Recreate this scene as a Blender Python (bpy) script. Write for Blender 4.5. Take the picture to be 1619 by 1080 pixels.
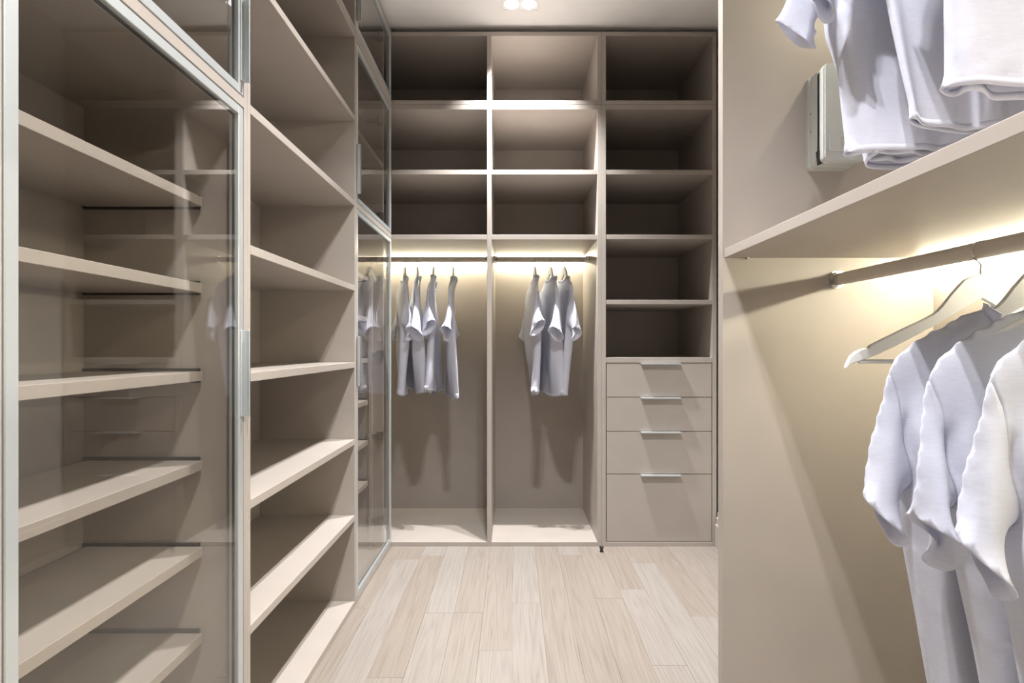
import bpy, bmesh, math, random
from mathutils import Vector, Matrix

# ------------------------------------------------------------------ clear
for o in list(bpy.data.objects):
    bpy.data.objects.remove(o, do_unlink=True)
scene = bpy.context.scene
COL = scene.collection
H = 0.954                      # camera height above the floor; heights below are given relative to it
def Z(r): return r + H

# ------------------------------------------------------------------ camera
cam_d = bpy.data.cameras.new('camera')
cam_d.sensor_width = 36.0
cam_d.lens = 880.0 / 1619.0 * 36.0
cam_d.shift_x = -2.5 / 1619.0
cam_d.shift_y = 8.0 / 1619.0
cam_d.clip_start = 0.02
cam = bpy.data.objects.new('camera', cam_d)
cam.location = (0, 0, H)
cam.rotation_euler = (math.radians(90), 0, 0)
COL.objects.link(cam)
scene.camera = cam

# ------------------------------------------------------------------ world, exposure
W = bpy.data.worlds.new('world'); scene.world = W; W.use_nodes = True
W.node_tree.nodes['Background'].inputs['Color'].default_value = (1.0, 0.97, 0.94, 1)
W.node_tree.nodes['Background'].inputs['Strength'].default_value = 0.04
scene.view_settings.view_transform = 'Standard'
scene.view_settings.look = 'None'
scene.view_settings.gamma = 1.0
scene.view_settings.use_curve_mapping = False
scene.view_settings.exposure = -0.38

# ------------------------------------------------------------------ lamps of the room: paired recessed spots, plus an added fill pair
SPOT_POWER = (220.0, 132.0, 138.0, 25.0)
SPOT_COLOR = (1.0, 0.985, 0.99)
LAMP_X = (-0.008, 0.068)
LAMP_Y = (2.488, 1.42, 0.37, -0.68)  # last row: unseen fill pair added behind the camera
CEIL = 1.532
def spot(x, y, power, size=108, tilt=0):
    d = bpy.data.lights.new('spot', 'SPOT')
    d.energy = power; d.color = SPOT_COLOR
    d.spot_size = math.radians(size); d.spot_blend = 1.0
    d.shadow_soft_size = 0.011
    o = bpy.data.objects.new('spot', d); COL.objects.link(o)
    o.location = (x, y, Z(CEIL) - 0.022)
    o.rotation_euler = (math.radians(tilt), 0, 0)
    return o
for ly, pw in zip(LAMP_Y, SPOT_POWER):
    for lx in LAMP_X:
        if ly > 2: spot(lx, ly, pw, 88, 6)      # the rear pair is swivelled a little towards the wardrobe
        else: spot(lx, ly, pw)
LED_STRENGTH = 185.0
LED_COLOR = (1.0, 0.94, 0.72)

# ------------------------------------------------------------------ materials
def new_mat(name):
    m = bpy.data.materials.new(name); m.use_nodes = True
    nt = m.node_tree
    return m, nt, nt.nodes['Principled BSDF'], nt.nodes['Material Output']
def N(nt, t, **kw):
    n = nt.nodes.new(t)
    for k, v in kw.items(): setattr(n, k, v)
    return n
def L(nt, a, b): nt.links.new(a, b)

def melamine(name, col, rough=0.42, var=0.03):
    m, nt, p, out = new_mat(name)
    tc = N(nt, 'ShaderNodeTexCoord')
    n1 = N(nt, 'ShaderNodeTexNoise'); n1.inputs['Scale'].default_value = 900; n1.inputs['Detail'].default_value = 2
    n2 = N(nt, 'ShaderNodeTexNoise'); n2.inputs['Scale'].default_value = 7
    L(nt, tc.outputs['Object'], n1.inputs['Vector']); L(nt, tc.outputs['Object'], n2.inputs['Vector'])
    r = N(nt, 'ShaderNodeValToRGB')
    r.color_ramp.elements[0].position = 0.3; r.color_ramp.elements[1].position = 0.7
    r.color_ramp.elements[0].color = (*[c * (1 - var) for c in col], 1)
    r.color_ramp.elements[1].color = (*[min(1, c * (1 + var)) for c in col], 1)
    L(nt, n2.outputs['Fac'], r.inputs['Fac']); L(nt, r.outputs['Color'], p.inputs['Base Color'])
    b = N(nt, 'ShaderNodeBump'); b.inputs['Strength'].default_value = 0.04; b.inputs['Distance'].default_value = 0.0004
    L(nt, n1.outputs['Fac'], b.inputs['Height']); L(nt, b.outputs['Normal'], p.inputs['Normal'])
    p.inputs['Roughness'].default_value = rough
    p.inputs['Specular IOR Level'].default_value = 0.35
    return m
M_board = melamine('greige_melamine', (0.435, 0.391, 0.350))
M_wall = melamine('wall_paint', (0.70, 0.67, 0.63), 0.8)
M_ceil = melamine('ceiling_paint', (0.86, 0.85, 0.84), 0.85)
M_trim = melamine('white_trim', (0.78, 0.76, 0.74), 0.4)
M_hang = melamine('white_painted_wood', (0.76, 0.755, 0.74), 0.35)
M_plastic = melamine('ivory_plastic', (0.56, 0.57, 0.54), 0.4)
M_label = melamine('grey_label', (0.50, 0.50, 0.46), 0.5)
M_lightlabel = melamine('pale_label', (0.66, 0.65, 0.60), 0.5)
M_rod = melamine('taupe_lacquered_metal', (0.62, 0.56, 0.49), 0.3)

def simple(name, col, rough, metal=0.0):
    m, nt, p, out = new_mat(name)
    tc = N(nt, 'ShaderNodeTexCoord')
    n1 = N(nt, 'ShaderNodeTexNoise'); n1.inputs['Scale'].default_value = 300
    L(nt, tc.outputs['Object'], n1.inputs['Vector'])
    mr = N(nt, 'ShaderNodeMapRange')
    mr.inputs['To Min'].default_value = rough * 0.85; mr.inputs['To Max'].default_value = min(1, rough * 1.15)
    L(nt, n1.outputs['Fac'], mr.inputs['Value']); L(nt, mr.outputs['Result'], p.inputs['Roughness'])
    p.inputs['Base Color'].default_value = (*col, 1); p.inputs['Metallic'].default_value = metal
    return m
M_alu = simple('brushed_aluminium', (0.60, 0.635, 0.645), 0.42, 0.55)
M_chrome = simple('chrome', (0.75, 0.75, 0.74), 0.18, 1.0)
M_steel = simple('hinge_steel', (0.35, 0.34, 0.33), 0.3, 1.0)
M_black = simple('black_plastic', (0.012, 0.011, 0.010), 0.5)
M_dark = simple('dark_bronze', (0.07, 0.06, 0.055), 0.35, 0.6)

def emit(name, col, s):
    m = bpy.data.materials.new(name); m.use_nodes = True
    nt = m.node_tree; nt.nodes.clear()
    e = N(nt, 'ShaderNodeEmission'); o = N(nt, 'ShaderNodeOutputMaterial')
    e.inputs['Color'].default_value = (*col, 1); e.inputs['Strength'].default_value = s
    L(nt, e.outputs[0], o.inputs['Surface']); return m
M_led = emit('led_strip_light', LED_COLOR, LED_STRENGTH)
M_lamp = emit('spot_lamp_glow', (1, 0.98, 0.96), 9.0)

def glass():
    m = bpy.data.materials.new('grey_tinted_glass'); m.use_nodes = True
    nt = m.node_tree; nt.nodes.clear()
    geo = N(nt, 'ShaderNodeNewGeometry')
    mr = N(nt, 'ShaderNodeMapRange')          # same reflectance on both faces of the pane
    mr.inputs['To Min'].default_value = 1.5; mr.inputs['To Max'].default_value = 1 / 1.5
    L(nt, geo.outputs['Backfacing'], mr.inputs['Value'])
    fr = N(nt, 'ShaderNodeFresnel'); L(nt, mr.outputs['Result'], fr.inputs['IOR'])
    t = N(nt, 'ShaderNodeBsdfTransparent'); t.inputs['Color'].default_value = (0.965, 0.96, 0.95, 1)
    g = N(nt, 'ShaderNodeBsdfGlossy'); g.inputs['Roughness'].default_value = 0.0
    g.inputs['Color'].default_value = (0.95, 0.95, 0.95, 1)
    mx = N(nt, 'ShaderNodeMixShader'); o = N(nt, 'ShaderNodeOutputMaterial')
    L(nt, fr.outputs[0], mx.inputs[0]); L(nt, t.outputs[0], mx.inputs[1]); L(nt, g.outputs[0], mx.inputs[2])
    L(nt, mx.outputs[0], o.inputs['Surface'])
    return m
M_glass = glass()

def cloth():
    m = bpy.data.materials.new('white_cotton_jersey'); m.use_nodes = True
    nt = m.node_tree; nt.nodes.clear()
    tc = N(nt, 'ShaderNodeTexCoord'); mp = N(nt, 'ShaderNodeMapping')
    mp.inputs['Scale'].default_value = (70, 70, 900)
    n1 = N(nt, 'ShaderNodeTexNoise'); n1.inputs['Scale'].default_value = 1.0; n1.inputs['Detail'].default_value = 4
    L(nt, tc.outputs['Object'], mp.inputs['Vector']); L(nt, mp.outputs['Vector'], n1.inputs['Vector'])
    r = N(nt, 'ShaderNodeValToRGB')
    r.color_ramp.elements[0].position = 0.35; r.color_ramp.elements[1].position = 0.65
    r.color_ramp.elements[0].color = (0.75, 0.765, 0.87, 1); r.color_ramp.elements[1].color = (0.80, 0.815, 0.915, 1)
    L(nt, n1.outputs['Fac'], r.inputs['Fac'])
    n2 = N(nt, 'ShaderNodeTexNoise'); n2.inputs['Scale'].default_value = 22; n2.inputs['Detail'].default_value = 3
    L(nt, tc.outputs['Object'], n2.inputs['Vector'])
    b = N(nt, 'ShaderNodeBump'); b.inputs['Strength'].default_value = 0.35; b.inputs['Distance'].default_value = 0.006
    L(nt, n2.outputs['Fac'], b.inputs['Height'])
    d = N(nt, 'ShaderNodeBsdfDiffuse'); t = N(nt, 'ShaderNodeBsdfTranslucent')
    for s in (d, t):
        L(nt, r.outputs['Color'], s.inputs['Color']); L(nt, b.outputs['Normal'], s.inputs['Normal'])
    mx = N(nt, 'ShaderNodeMixShader'); mx.inputs[0].default_value = 0.22
    o = N(nt, 'ShaderNodeOutputMaterial')
    L(nt, d.outputs[0], mx.inputs[1]); L(nt, t.outputs[0], mx.inputs[2]); L(nt, mx.outputs[0], o.inputs['Surface'])
    return m
M_cloth = cloth()

def oak():
    m, nt, p, out = new_mat('bleached_oak')
    tc = N(nt, 'ShaderNodeTexCoord'); oi = N(nt, 'ShaderNodeObjectInfo')
    sc = N(nt, 'ShaderNodeVectorMath', operation='SCALE'); sc.inputs['Scale'].default_value = 37.0
    cx = N(nt, 'ShaderNodeCombineXYZ')
    L(nt, oi.outputs['Random'], cx.inputs[0]); L(nt, oi.outputs['Random'], cx.inputs[1]); L(nt, oi.outputs['Random'], cx.inputs[2])
    L(nt, cx.outputs[0], sc.inputs[0])
    ad = N(nt, 'ShaderNodeVectorMath', operation='ADD')
    L(nt, tc.outputs['Object'], ad.inputs[0]); L(nt, sc.outputs[0], ad.inputs[1])
    # cathedral figure: distorted bands
    mp = N(nt, 'ShaderNodeMapping'); mp.inputs['Scale'].default_value = (20, 0.8, 1)
    L(nt, ad.outputs[0], mp.inputs['Vector'])
    wn = N(nt, 'ShaderNodeTexNoise'); wn.inputs['Scale'].default_value = 1.0; wn.inputs['Detail'].default_value = 2.0
    L(nt, mp.outputs[0], wn.inputs['Vector'])
    mul = N(nt, 'ShaderNodeMath', operation='MULTIPLY'); mul.inputs[1].default_value = 70
    L(nt, wn.outputs['Fac'], mul.inputs[0])
    sn = N(nt, 'ShaderNodeMath', operation='SINE'); L(nt, mul.outputs[0], sn.inputs[0])
    # fine fibres
    mp2 = N(nt, 'ShaderNodeMapping'); mp2.inputs['Scale'].default_value = (560, 4.5, 1)
    L(nt, ad.outputs[0], mp2.inputs['Vector'])
    fn = N(nt, 'ShaderNodeTexNoise'); fn.inputs['Scale'].default_value = 1.0; fn.inputs['Detail'].default_value = 3
    L(nt, mp2.outputs[0], fn.inputs['Vector'])
    a = N(nt, 'ShaderNodeMath', operation='MULTIPLY_ADD'); a.inputs[1].default_value = 0.065; a.inputs[2].default_value = 0.5
    L(nt, sn.outputs[0], a.inputs[0])
    f2 = N(nt, 'ShaderNodeMath', operation='MULTIPLY_ADD'); f2.inputs[1].default_value = 0.62
    L(nt, fn.outputs['Fac'], f2.inputs[0])
    sb = N(nt, 'ShaderNodeMath', operation='SUBTRACT'); sb.inputs[1].default_value = 0.31
    L(nt, a.outputs[0], sb.inputs[0]); L(nt, sb.outputs[0], f2.inputs[2])
    r = N(nt, 'ShaderNodeValToRGB')
    r.color_ramp.elements[0].position = 0.25; r.color_ramp.elements[0].color = (0.200, 0.166, 0.138, 1)
    r.color_ramp.elements[1].position = 0.75; r.color_ramp.elements[1].color = (0.332, 0.298, 0.264, 1)
    e = r.color_ramp.elements.new(0.48); e.color = (0.290, 0.254, 0.220, 1)
    L(nt, f2.outputs[0], r.inputs['Fac'])
    hs = N(nt, 'ShaderNodeHueSaturation')
    mr = N(nt, 'ShaderNodeMapRange'); mr.inputs['To Min'].default_value = 0.93; mr.inputs['To Max'].default_value = 1.05
    ms = N(nt, 'ShaderNodeMapRange'); ms.inputs['To Min'].default_value = 1.15; ms.inputs['To Max'].default_value = 0.75
    L(nt, oi.outputs['Random'], mr.inputs['Value']); L(nt, mr.outputs[0], hs.inputs['Value'])
    L(nt, oi.outputs['Random'], ms.inputs['Value']); L(nt, ms.outputs[0], hs.inputs['Saturation'])
    L(nt, r.outputs['Color'], hs.inputs['Color']); L(nt, hs.outputs['Color'], p.inputs['Base Color'])
    b = N(nt, 'ShaderNodeBump'); b.inputs['Strength'].default_value = 0.12; b.inputs['Distance'].default_value = 0.0006
    L(nt, fn.outputs['Fac'], b.inputs['Height']); L(nt, b.outputs['Normal'], p.inputs['Normal'])
    p.inputs['Roughness'].default_value = 0.38; p.inputs['Specular IOR Level'].default_value = 0.4
    return m
M_oak = oak()

# ------------------------------------------------------------------ helpers
ORIG = {}                                           # world origin of every object made
def thing(name, label, cat, loc=(0, 0, 0), group=None):
    o = bpy.data.objects.new(name, None); COL.objects.link(o)
    o.location = loc; o.empty_display_size = 0.05
    o['label'] = label; o['category'] = cat
    if group: o['group'] = group
    ORIG[o.name] = Vector(loc)
    return o
def link(name, bm, mat, parent=None, origin=None, smooth=False):
    """bm is in world coordinates; the object gets its own origin."""
    og = Vector(origin) if origin is not None else (ORIG[parent.name] if parent else Vector((0, 0, 0)))
    bmesh.ops.translate(bm, verts=bm.verts, vec=-og)
    me = bpy.data.meshes.new(name); bm.to_mesh(me); bm.free()
    me.materials.append(mat)
    if smooth:
        for p in me.polygons: p.use_smooth = True
    o = bpy.data.objects.new(name, me); COL.objects.link(o)
    ORIG[o.name] = og
    if parent:
        o.parent = parent; o.location = og - ORIG[parent.name]
    else:
        o.location = og
    return o
def bx(bm, x0, x1, y0, y1, z0, z1, bev=0.0):
    x0, x1 = min(x0, x1), max(x0, x1); y0, y1 = min(y0, y1), max(y0, y1); z0, z1 = min(z0, z1), max(z0, z1)
    m = Matrix.Translation(((x0 + x1) / 2, (y0 + y1) / 2, (z0 + z1) / 2)) @ Matrix.Diagonal((x1 - x0, y1 - y0, z1 - z0, 1))
    r = bmesh.ops.create_cube(bm, size=1.0, matrix=m)
    if bev:
        ed = set()
        for v in r['verts']: ed.update(v.link_edges)
        bmesh.ops.bevel(bm, geom=list(ed), offset=bev, segments=1, affect='EDGES')
def box(name, mat, parent, *d, bev=0.0008):
    bm = bmesh.new(); bx(bm, *d, bev=bev)
    c = ((d[0] + d[1]) / 2, (d[2] + d[3]) / 2, (d[4] + d[5]) / 2)
    return link(name, bm, mat, parent, origin=c)
def tube(bm, pts, r, seg=10, close=True):
    pts = [Vector(p) for p in pts]; rings = []
    up = None
    for i, p in enumerate(pts):
        t = (pts[min(i + 1, len(pts) - 1)] - pts[max(i - 1, 0)]).normalized()
        if up is None:
            up = Vector((0, 0, 1)) if abs(t.z) < 0.9 else Vector((0, 1, 0))
        s = t.cross(up).normalized(); up = s.cross(t).normalized()
        rr = r[i] if isinstance(r, (list, tuple)) else r
        rings.append([bm.verts.new(p + (s * math.cos(2 * math.pi * k / seg) + up * math.sin(2 * math.pi * k / seg)) * rr) for k in range(seg)])
    for a, b in zip(rings, rings[1:]):
        for k in range(seg):
            bm.faces.new((a[k], a[(k + 1) % seg], b[(k + 1) % seg], b[k]))
    if close:
        bm.faces.new(rings[0][::-1]); bm.faces.new(rings[-1])
def prism(bm, poly, axis, a0, a1):
    """extrude a 2-D polygon: axis 'x' -> (y,z), 'y' -> (x,z), 'z' -> (x,y)"""
    def P(u, v, a): return {'x': (a, u, v), 'y': (u, a, v), 'z': (u, v, a)}[axis]
    A = [bm.verts.new(P(u, v, a0)) for u, v in poly]; B = [bm.verts.new(P(u, v, a1)) for u, v in poly]
    n = len(poly)
    for i in range(n): bm.faces.new((A[i], A[(i + 1) % n], B[(i + 1) % n], B[i]))
    bm.faces.new(A[::-1]); bm.faces.new(B)
    bmesh.ops.recalc_face_normals(bm, faces=bm.faces)
def struct(o): o['kind'] = 'structure'; return o

# ------------------------------------------------------------------ room shell
XWL, XWR, YW, YN = -0.962, 0.986, 3.235, -1.6
struct(box('wall_left', M_wall, None, XWL - 0.1, XWL, YN, YW + 0.1, -0.02, Z(CEIL) + 0.02, bev=0))
struct(box('wall_right', M_wall, None, XWR, XWR + 0.1, YN, YW + 0.1, -0.02, Z(CEIL) + 0.02, bev=0))
struct(box('wall_back', M_wall, None, XWL, XWR, YW, YW + 0.1, -0.02, Z(CEIL) + 0.02, bev=0))
struct(box('ceiling', M_ceil, None, XWL - 0.1, XWR + 0.1, YN, YW + 0.1, Z(CEIL), Z(CEIL) + 0.1, bev=0))
fl = struct(box('floor', M_oak, None, XWL - 0.1, XWR + 0.1, YN, YW + 0.1, -0.06, -0.009, bev=0))
random.seed(11)
PWID = 0.1046; x = -0.2134 - PWID * 8
while x < XWR:
    y = -1.55 + random.uniform(-0.8, 0)
    while y < YW:
        ln = random.choice((0.5, 0.75, 0.95, 1.15, 1.35)) * random.uniform(0.9, 1.1)
        xa, xb, ya, yb = max(x, XWL) + 0.0002, min(x + PWID, XWR) - 0.0002, max(y, YN) + 0.0005, min(y + ln, YW) - 0.0005
        if xb - xa > 0.01 and yb - ya > 0.02:
            box('plank', M_oak, fl, xa, xb, ya, yb, -0.009, random.uniform(-0.0004, 0.0), bev=0.0004)
        y += ln
    x += PWID
# stepped baseboard on the right wall between the right wardrobe and the drawers
bm = bmesh.new()
prism(bm, [(XWR, 0.0), (XWR - 0.026, 0.0), (XWR - 0.026, 0.105), (XWR - 0.020, 0.110), (XWR - 0.020, 0.137), (XWR - 0.014, 0.142), (XWR - 0.014, 0.162), (XWR - 0.008, 0.167), (XWR, 0.167)], 'y', 1.322, 2.655)
struct(link('baseboard_right', bm, M_board, None, origin=(XWR, 2.0, 0)))

# ------------------------------------------------------------------ downlights
def downlight(ly, label):
    cx = (LAMP_X[0] + LAMP_X[1]) / 2
    t = thing('downlight', label, 'ceiling light', (cx, ly, Z(CEIL)), 'paired square downlights in the ceiling')
    bm = bmesh.new()
    x0, x1, y0, y1 = cx - 0.083, cx + 0.083, ly - 0.046, ly + 0.046
    w = 0.006
    z0, z1 = Z(CEIL) - 0.005, Z(CEIL)
    bx(bm, x0, x1, y0, y0 + w, z0, z1); bx(bm, x0, x1, y1 - w, y1, z0, z1)
    bx(bm, x0, x0 + w, y0 + w, y1 - w, z0, z1); bx(bm, x1 - w, x1, y0 + w, y1 - w, z0, z1)
    bx(bm, x0 + w, x1 - w, y0 + w, y1 - w, Z(CEIL) - 0.0015, z1)
    link('trim', bm, M_trim, t)
    for lx in LAMP_X:
        bm = bmesh.new()
        bmesh.ops.create_cone(bm, cap_ends=True, segments=28, radius1=0.028, radius2=0.032, depth=0.004,
                              matrix=Matrix.Translation((lx, ly, Z(CEIL) - 0.0035)))
        link('lamp', bm, M_lamp, t, origin=(lx, ly, Z(CEIL)))
downlight(LAMP_Y[0], 'white twin spot downlight glowing in the ceiling just before the back cabinets')
downlight(LAMP_Y[1], 'white twin spot downlight in the ceiling above the middle of the aisle')
downlight(LAMP_Y[2], 'white twin spot downlight in the ceiling above the near end of the aisle')
downlight(LAMP_Y[3], 'unseen twin spot fill light added in the ceiling behind the viewpoint')  # housing for the added fill pair, out of view

# ------------------------------------------------------------------ left run of cabinets
XF, XB = -0.583, -0.930
FLOOR_TOP = -0.934                   # top of the bottom boards
SPLIT = 1.156; TOP = 1.505
def board(t, name, *d): return box(name, M_board, t, d[0], d[1], d[2], d[3], Z(d[4]), Z(d[5]))
def carcass_left(t, y0, y1, yi0, yi1, z0, z1, bt, tp, xf2=None):
    """sides y0..yi0 and yi1..y1, bottom z0..bt, top tp..z1"""
    board(t, 'side_panel', XB, XF, y0, yi0, z0, z1)
    board(t, 'side_panel', XB, xf2 or XF, yi1, y1, z0, z1)
    board(t, 'bottom_panel', XB, XF, yi0, yi1, z0, bt)
    board(t, 'top_panel', XB, XF, yi0, yi1, tp, z1)
    board(t, 'back_panel', XB - 0.012, XB, y0, y1, z0, z1)
def glass_door(t, y0, y1, z0, z1, hinge_y, handle_y, handle_z, hinges, plate_y=0.0):
    """aluminium framed glass door flush with the front of the cabinet"""
    w = 0.019; xa, xb = XF - 0.021, XF
    bm = bmesh.new()
    for d in ((y0, y0 + w, z0, z1), (y1 - w, y1, z0, z1), (y0 + w, y1 - w, z0, z0 + w), (y0 + w, y1 - w, z1 - w, z1)):
        bx(bm, xa, xb, d[0], d[1], Z(d[2]), Z(d[3]), bev=0.0012)
    dr = link('door', bm, M_alu, t, origin=(XF, hinge_y, Z((z0 + z1) / 2)))
    box('glass_pane', M_glass, dr, XF - 0.0085, XF - 0.0035, y0 + w - 0.004, y1 - w + 0.004, Z(z0 + w - 0.004), Z(z1 - w + 0.004), bev=0)
    # dark rubber seal round the glass, inside
    bm = bmesh.new(); s = 0.004
    a0, a1, c0, c1 = y0 + w, y1 - w, z0 + w, z1 - w
    for d in ((a0, a0 + s, c0, c1), (a1 - s, a1, c0, c1), (a0, a1, c0, c0 + s), (a0, a1, c1 - s, c1)):
        bx(bm, XF - 0.0125, XF - 0.0090, d[0], d[1], Z(d[2]), Z(d[3]))
    link('seal', bm, M_black, dr, origin=(XF, y0, Z(z0)))
    # edge pull: thin L profile
    h0, h1 = handle_z
    sgn = -1 if handle_y > hinge_y else 1
    bm = bmesh.new()
    e = handle_y
    bx(bm, XF, XF + 0.016, e, e + sgn * 0.0025, Z(h0), Z(h1), bev=0.0006)
    bx(bm, XF, XF + 0.0025, e, e + sgn * 0.013, Z(h0), Z(h1), bev=0.0006)
    bx(bm, XF + 0.0135, XF + 0.016, e, e + sgn * 0.006, Z(h0), Z(h1), bev=0.0006)
    link('handle', bm, M_alu, dr, origin=(XF, e, Z((h0 + h1) / 2)))
    for hz in hinges:
        hs = -1 if hinge_y > handle_y else 1
        bm = bmesh.new()
        yy = plate_y
        bx(bm, XF - 0.046, XF - 0.016, yy, yy + hs * 0.020, Z(hz) - 0.020, Z(hz) + 0.020, bev=0.003)
        bx(bm, XF - 0.075, XF - 0.035, yy + hs * 0.004, yy + hs * 0.016, Z(hz) - 0.010, Z(hz) + 0.010, bev=0.002)
        bx(bm, XF - 0.100, XF - 0.070, yy + hs * 0.006, yy + hs * 0.012, Z(hz) - 0.007, Z(hz) + 0.007, bev=0.002)
        tube(bm, [(XF - 0.030, yy + hs * 0.03, Z(hz) - 0.012), (XF - 0.030, yy + hs * 0.03, Z(hz) + 0.012)], 0.006)
        link('hinge', bm, M_steel, dr, origin=(XF, yy, Z(hz)))
SHOE = [0.300, 0.115, -0.0735, -0.265, -0.450, -0.636]
def shoe_shelves(t, y0, y1):
    for s in SHOE:
        sh = board(t, 'pull_out_shelf', XB + 0.012, -0.668, y0 + 0.009, y1 - 0.009, s, s + 0.0205)
        for (ya, yb) in ((y0, y0 + 0.0088), (y1 - 0.0088, y1)):
            box('runner', M_black, sh, XB + 0.004, -0.677, ya, yb, Z(s - 0.004), Z(s + 0.0265), bev=0.0005)
# near glass cabinet
t = thing('glass_cabinet', 'tall greige cabinet with framed glass doors and shoe shelves, nearest on the left', 'cabinet', (-0.76, 0.92, 0))
carcass_left(t, 0.617, 1.2185, 0.6345, 1.204, -H, SPLIT, FLOOR_TOP, SPLIT - 0.0195)
board(t, 'fixed_shelf', XB, XF, 0.6345, 1.204, 0.5155, 0.5375)
board(t, 'fixed_shelf', XB, -0.606, 0.6345, 1.204, 0.828, 0.848)
shoe_shelves(t, 0.6345, 1.204)
glass_door(t, 0.6376, 1.200, -0.932, 0.513, 0.6376, 1.200, (-0.150, 0.035), ())
glass_door(t, 0.6376, 1.200, 0.540, 1.132, 0.6376, 1.200, (0.568, 0.753), ())
t = thing('top_cabinet', 'glass-fronted top box above the nearest glass cabinet on the left', 'cabinet', (-0.76, 0.92, Z(SPLIT)))
carcass_left(t, 0.617, 1.2185, 0.6345, 1.204, SPLIT + 0.0014, TOP, SPLIT + 0.021, TOP - 0.0195)
glass_door(t, 0.6376, 1.200, 1.180, 1.483, 0.6376, 1.200, (1.21, 1.395), ())
# open shelving
t = thing('open_shelving', 'open greige shelving unit with five deep shelves between the two glass cabinets', 'shelving', (-0.76, 1.64, 0))
carcass_left(t, 1.219, 2.0545, 1.2336, 2.0424, -H, SPLIT, FLOOR_TOP, SPLIT - 0.0195)
for s in (0.828, 0.516, 0.2045, -0.078, -0.360, -0.639):
    board(t, 'shelf', XB, XF, 1.2336, 2.0424, s, s + 0.0205)
t = thing('top_cabinet', 'open top box above the open shelving on the left', 'cabinet', (-0.76, 1.64, Z(SPLIT)))
carcass_left(t, 1.219, 2.0545, 1.2336, 2.0424, SPLIT + 0.0014, TOP, SPLIT + 0.021, TOP - 0.0195)
# corner glass cabinet
t = thing('glass_cabinet', 'tall glass-door cabinet in the far left corner beside the hanging wardrobe', 'cabinet', (-0.76, 2.33, 0))
carcass_left(t, 2.055, 2.597, 2.067, 2.577, -H, SPLIT, FLOOR_TOP, SPLIT - 0.0195, XF - 0.0225)
board(t, 'fixed_shelf', XB, XF, 2.067, 2.577, 0.5155, 0.5375)
board(t, 'front_rail', XF - 0.0222, XF, 2.577, 2.655, 0.5155, 0.5375)
board(t, 'front_rail', XF - 0.0222, XF, 2.577, 2.655, -H, FLOOR_TOP)
board(t, 'front_rail', XF - 0.0222, XF, 2.577, 2.655, SPLIT - 0.0195, SPLIT)
board(t, 'fixed_shelf', XB, -0.606, 2.067, 2.577, 0.828, 0.848)
board(t, 'post', -0.667, -0.652, 2.560, 2.5765, FLOOR_TOP, 0.33)
shoe_shelves(t, 2.067, 2.5595)
glass_door(t, 2.068, 2.653, -0.932, 0.513, 2.653, 2.068, (-0.147, 0.038), (0.40, -0.035, -0.41, -0.80), 2.577)
glass_door(t, 2.068, 2.653, 0.540, 1.132, 2.653, 2.068, (0.568, 0.753), (0.60, 1.04), 2.577)
t = thing('top_cabinet', 'glass-fronted top box in the far left corner under the ceiling', 'cabinet', (-0.76, 2.33, Z(SPLIT)))
carcass_left(t, 2.055, 2.597, 2.067, 2.577, SPLIT + 0.0014, TOP, SPLIT + 0.021, TOP - 0.0195, XF - 0.0225)
board(t, 'front_rail', XF - 0.0222, XF, 2.577, 2.655, SPLIT + 0.0014, SPLIT + 0.021)
board(t, 'front_rail', XF - 0.0222, XF, 2.577, 2.655, TOP - 0.0195, TOP)
glass_door(t, 2.068, 2.653, 1.180, 1.483, 2.653, 2.068, (1.21, 1.395), (1.235, 1.43), 2.577)

# ------------------------------------------------------------------ back run of cabinets
YF, YB = 2.660, 3.215
def rod(t, axis, a0, a1, c1, z):
    """oval hanging rail; axis 'x' runs along x at y=c1, axis 'y' along y at x=c1"""
    prof = []
    for k in range(20):
        a = 2 * math.pi * k / 20
        prof.append((0.0075 * math.copysign(abs(math.cos(a)) ** 0.8, math.cos(a)), 0.0138 * math.copysign(abs(math.sin(a)) ** 0.75, math.sin(a))))
    bm = bmesh.new()
    prism(bm, [(c1 + u, Z(z) + v) for u, v in prof], axis, a0, a1)
    mid = ((a0 + a1) / 2, c1, Z(z)) if axis == 'x' else (c1, (a0 + a1) / 2, Z(z))
    r = link('hanging_rail', bm, M_rod, t, origin=mid)
    for e, s in ((a0, 1), (a1, -1)):
        bm = bmesh.new()
        prism(bm, [(c1 + u * 2.0, Z(z) + v * 1.42) for u, v in prof], axis, e, e + s * 0.006)
        prism(bm, [(c1 + u * 1.6, Z(z) + v * 1.28) for u, v in prof], axis, e + s * 0.006, e + s * 0.022)
        link('rail_bracket', bm, M_chrome, r, origin=(e, c1, Z(z)) if axis == 'x' else (c1, e, Z(z)))
t = thing('wardrobe', 'wide open wardrobe on the back wall with two lit hanging bays', 'wardrobe', (-0.26, 2.94, 0))
XL0 = -0.949
board(t, 'side_panel', XL0, XL0 + 0.0195, YF, YB, -H, SPLIT)
board(t, 'side_panel', 0.4005, 0.420, YF, YB, -H, SPLIT)
board(t, 'divider', -0.127, -0.1055, YF, YB, FLOOR_TOP, SPLIT - 0.0225)
board(t, 'bottom_panel', XL0 + 0.0195, 0.4005, YF, YB, -H, FLOOR_TOP)
board(t, 'top_panel', XL0 + 0.0195, 0.4005, YF, YB, SPLIT - 0.0225, SPLIT)
board(t, 'back_panel', XL0, 0.420, YB, YB + 0.012, -H, SPLIT)
for (xa, xb) in ((XL0 + 0.0195, -0.127), (-0.1055, 0.4005)):
    for (za, zb) in ((0.823, 0.845), (0.512, 0.535)):
        s = board(t, 'shelf', xa, xb, YF + 0.001, YB, za, zb)
        if za < 0.6:
            box('light_strip', M_led, s, xa + 0.004, xb - 0.004, YB - 0.036, YB - 0.026, Z(za) - 0.008, Z(za) + 0.0001, bev=0)
    rod(t, 'x', xa, xb, 2.94, 0.460)
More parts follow.
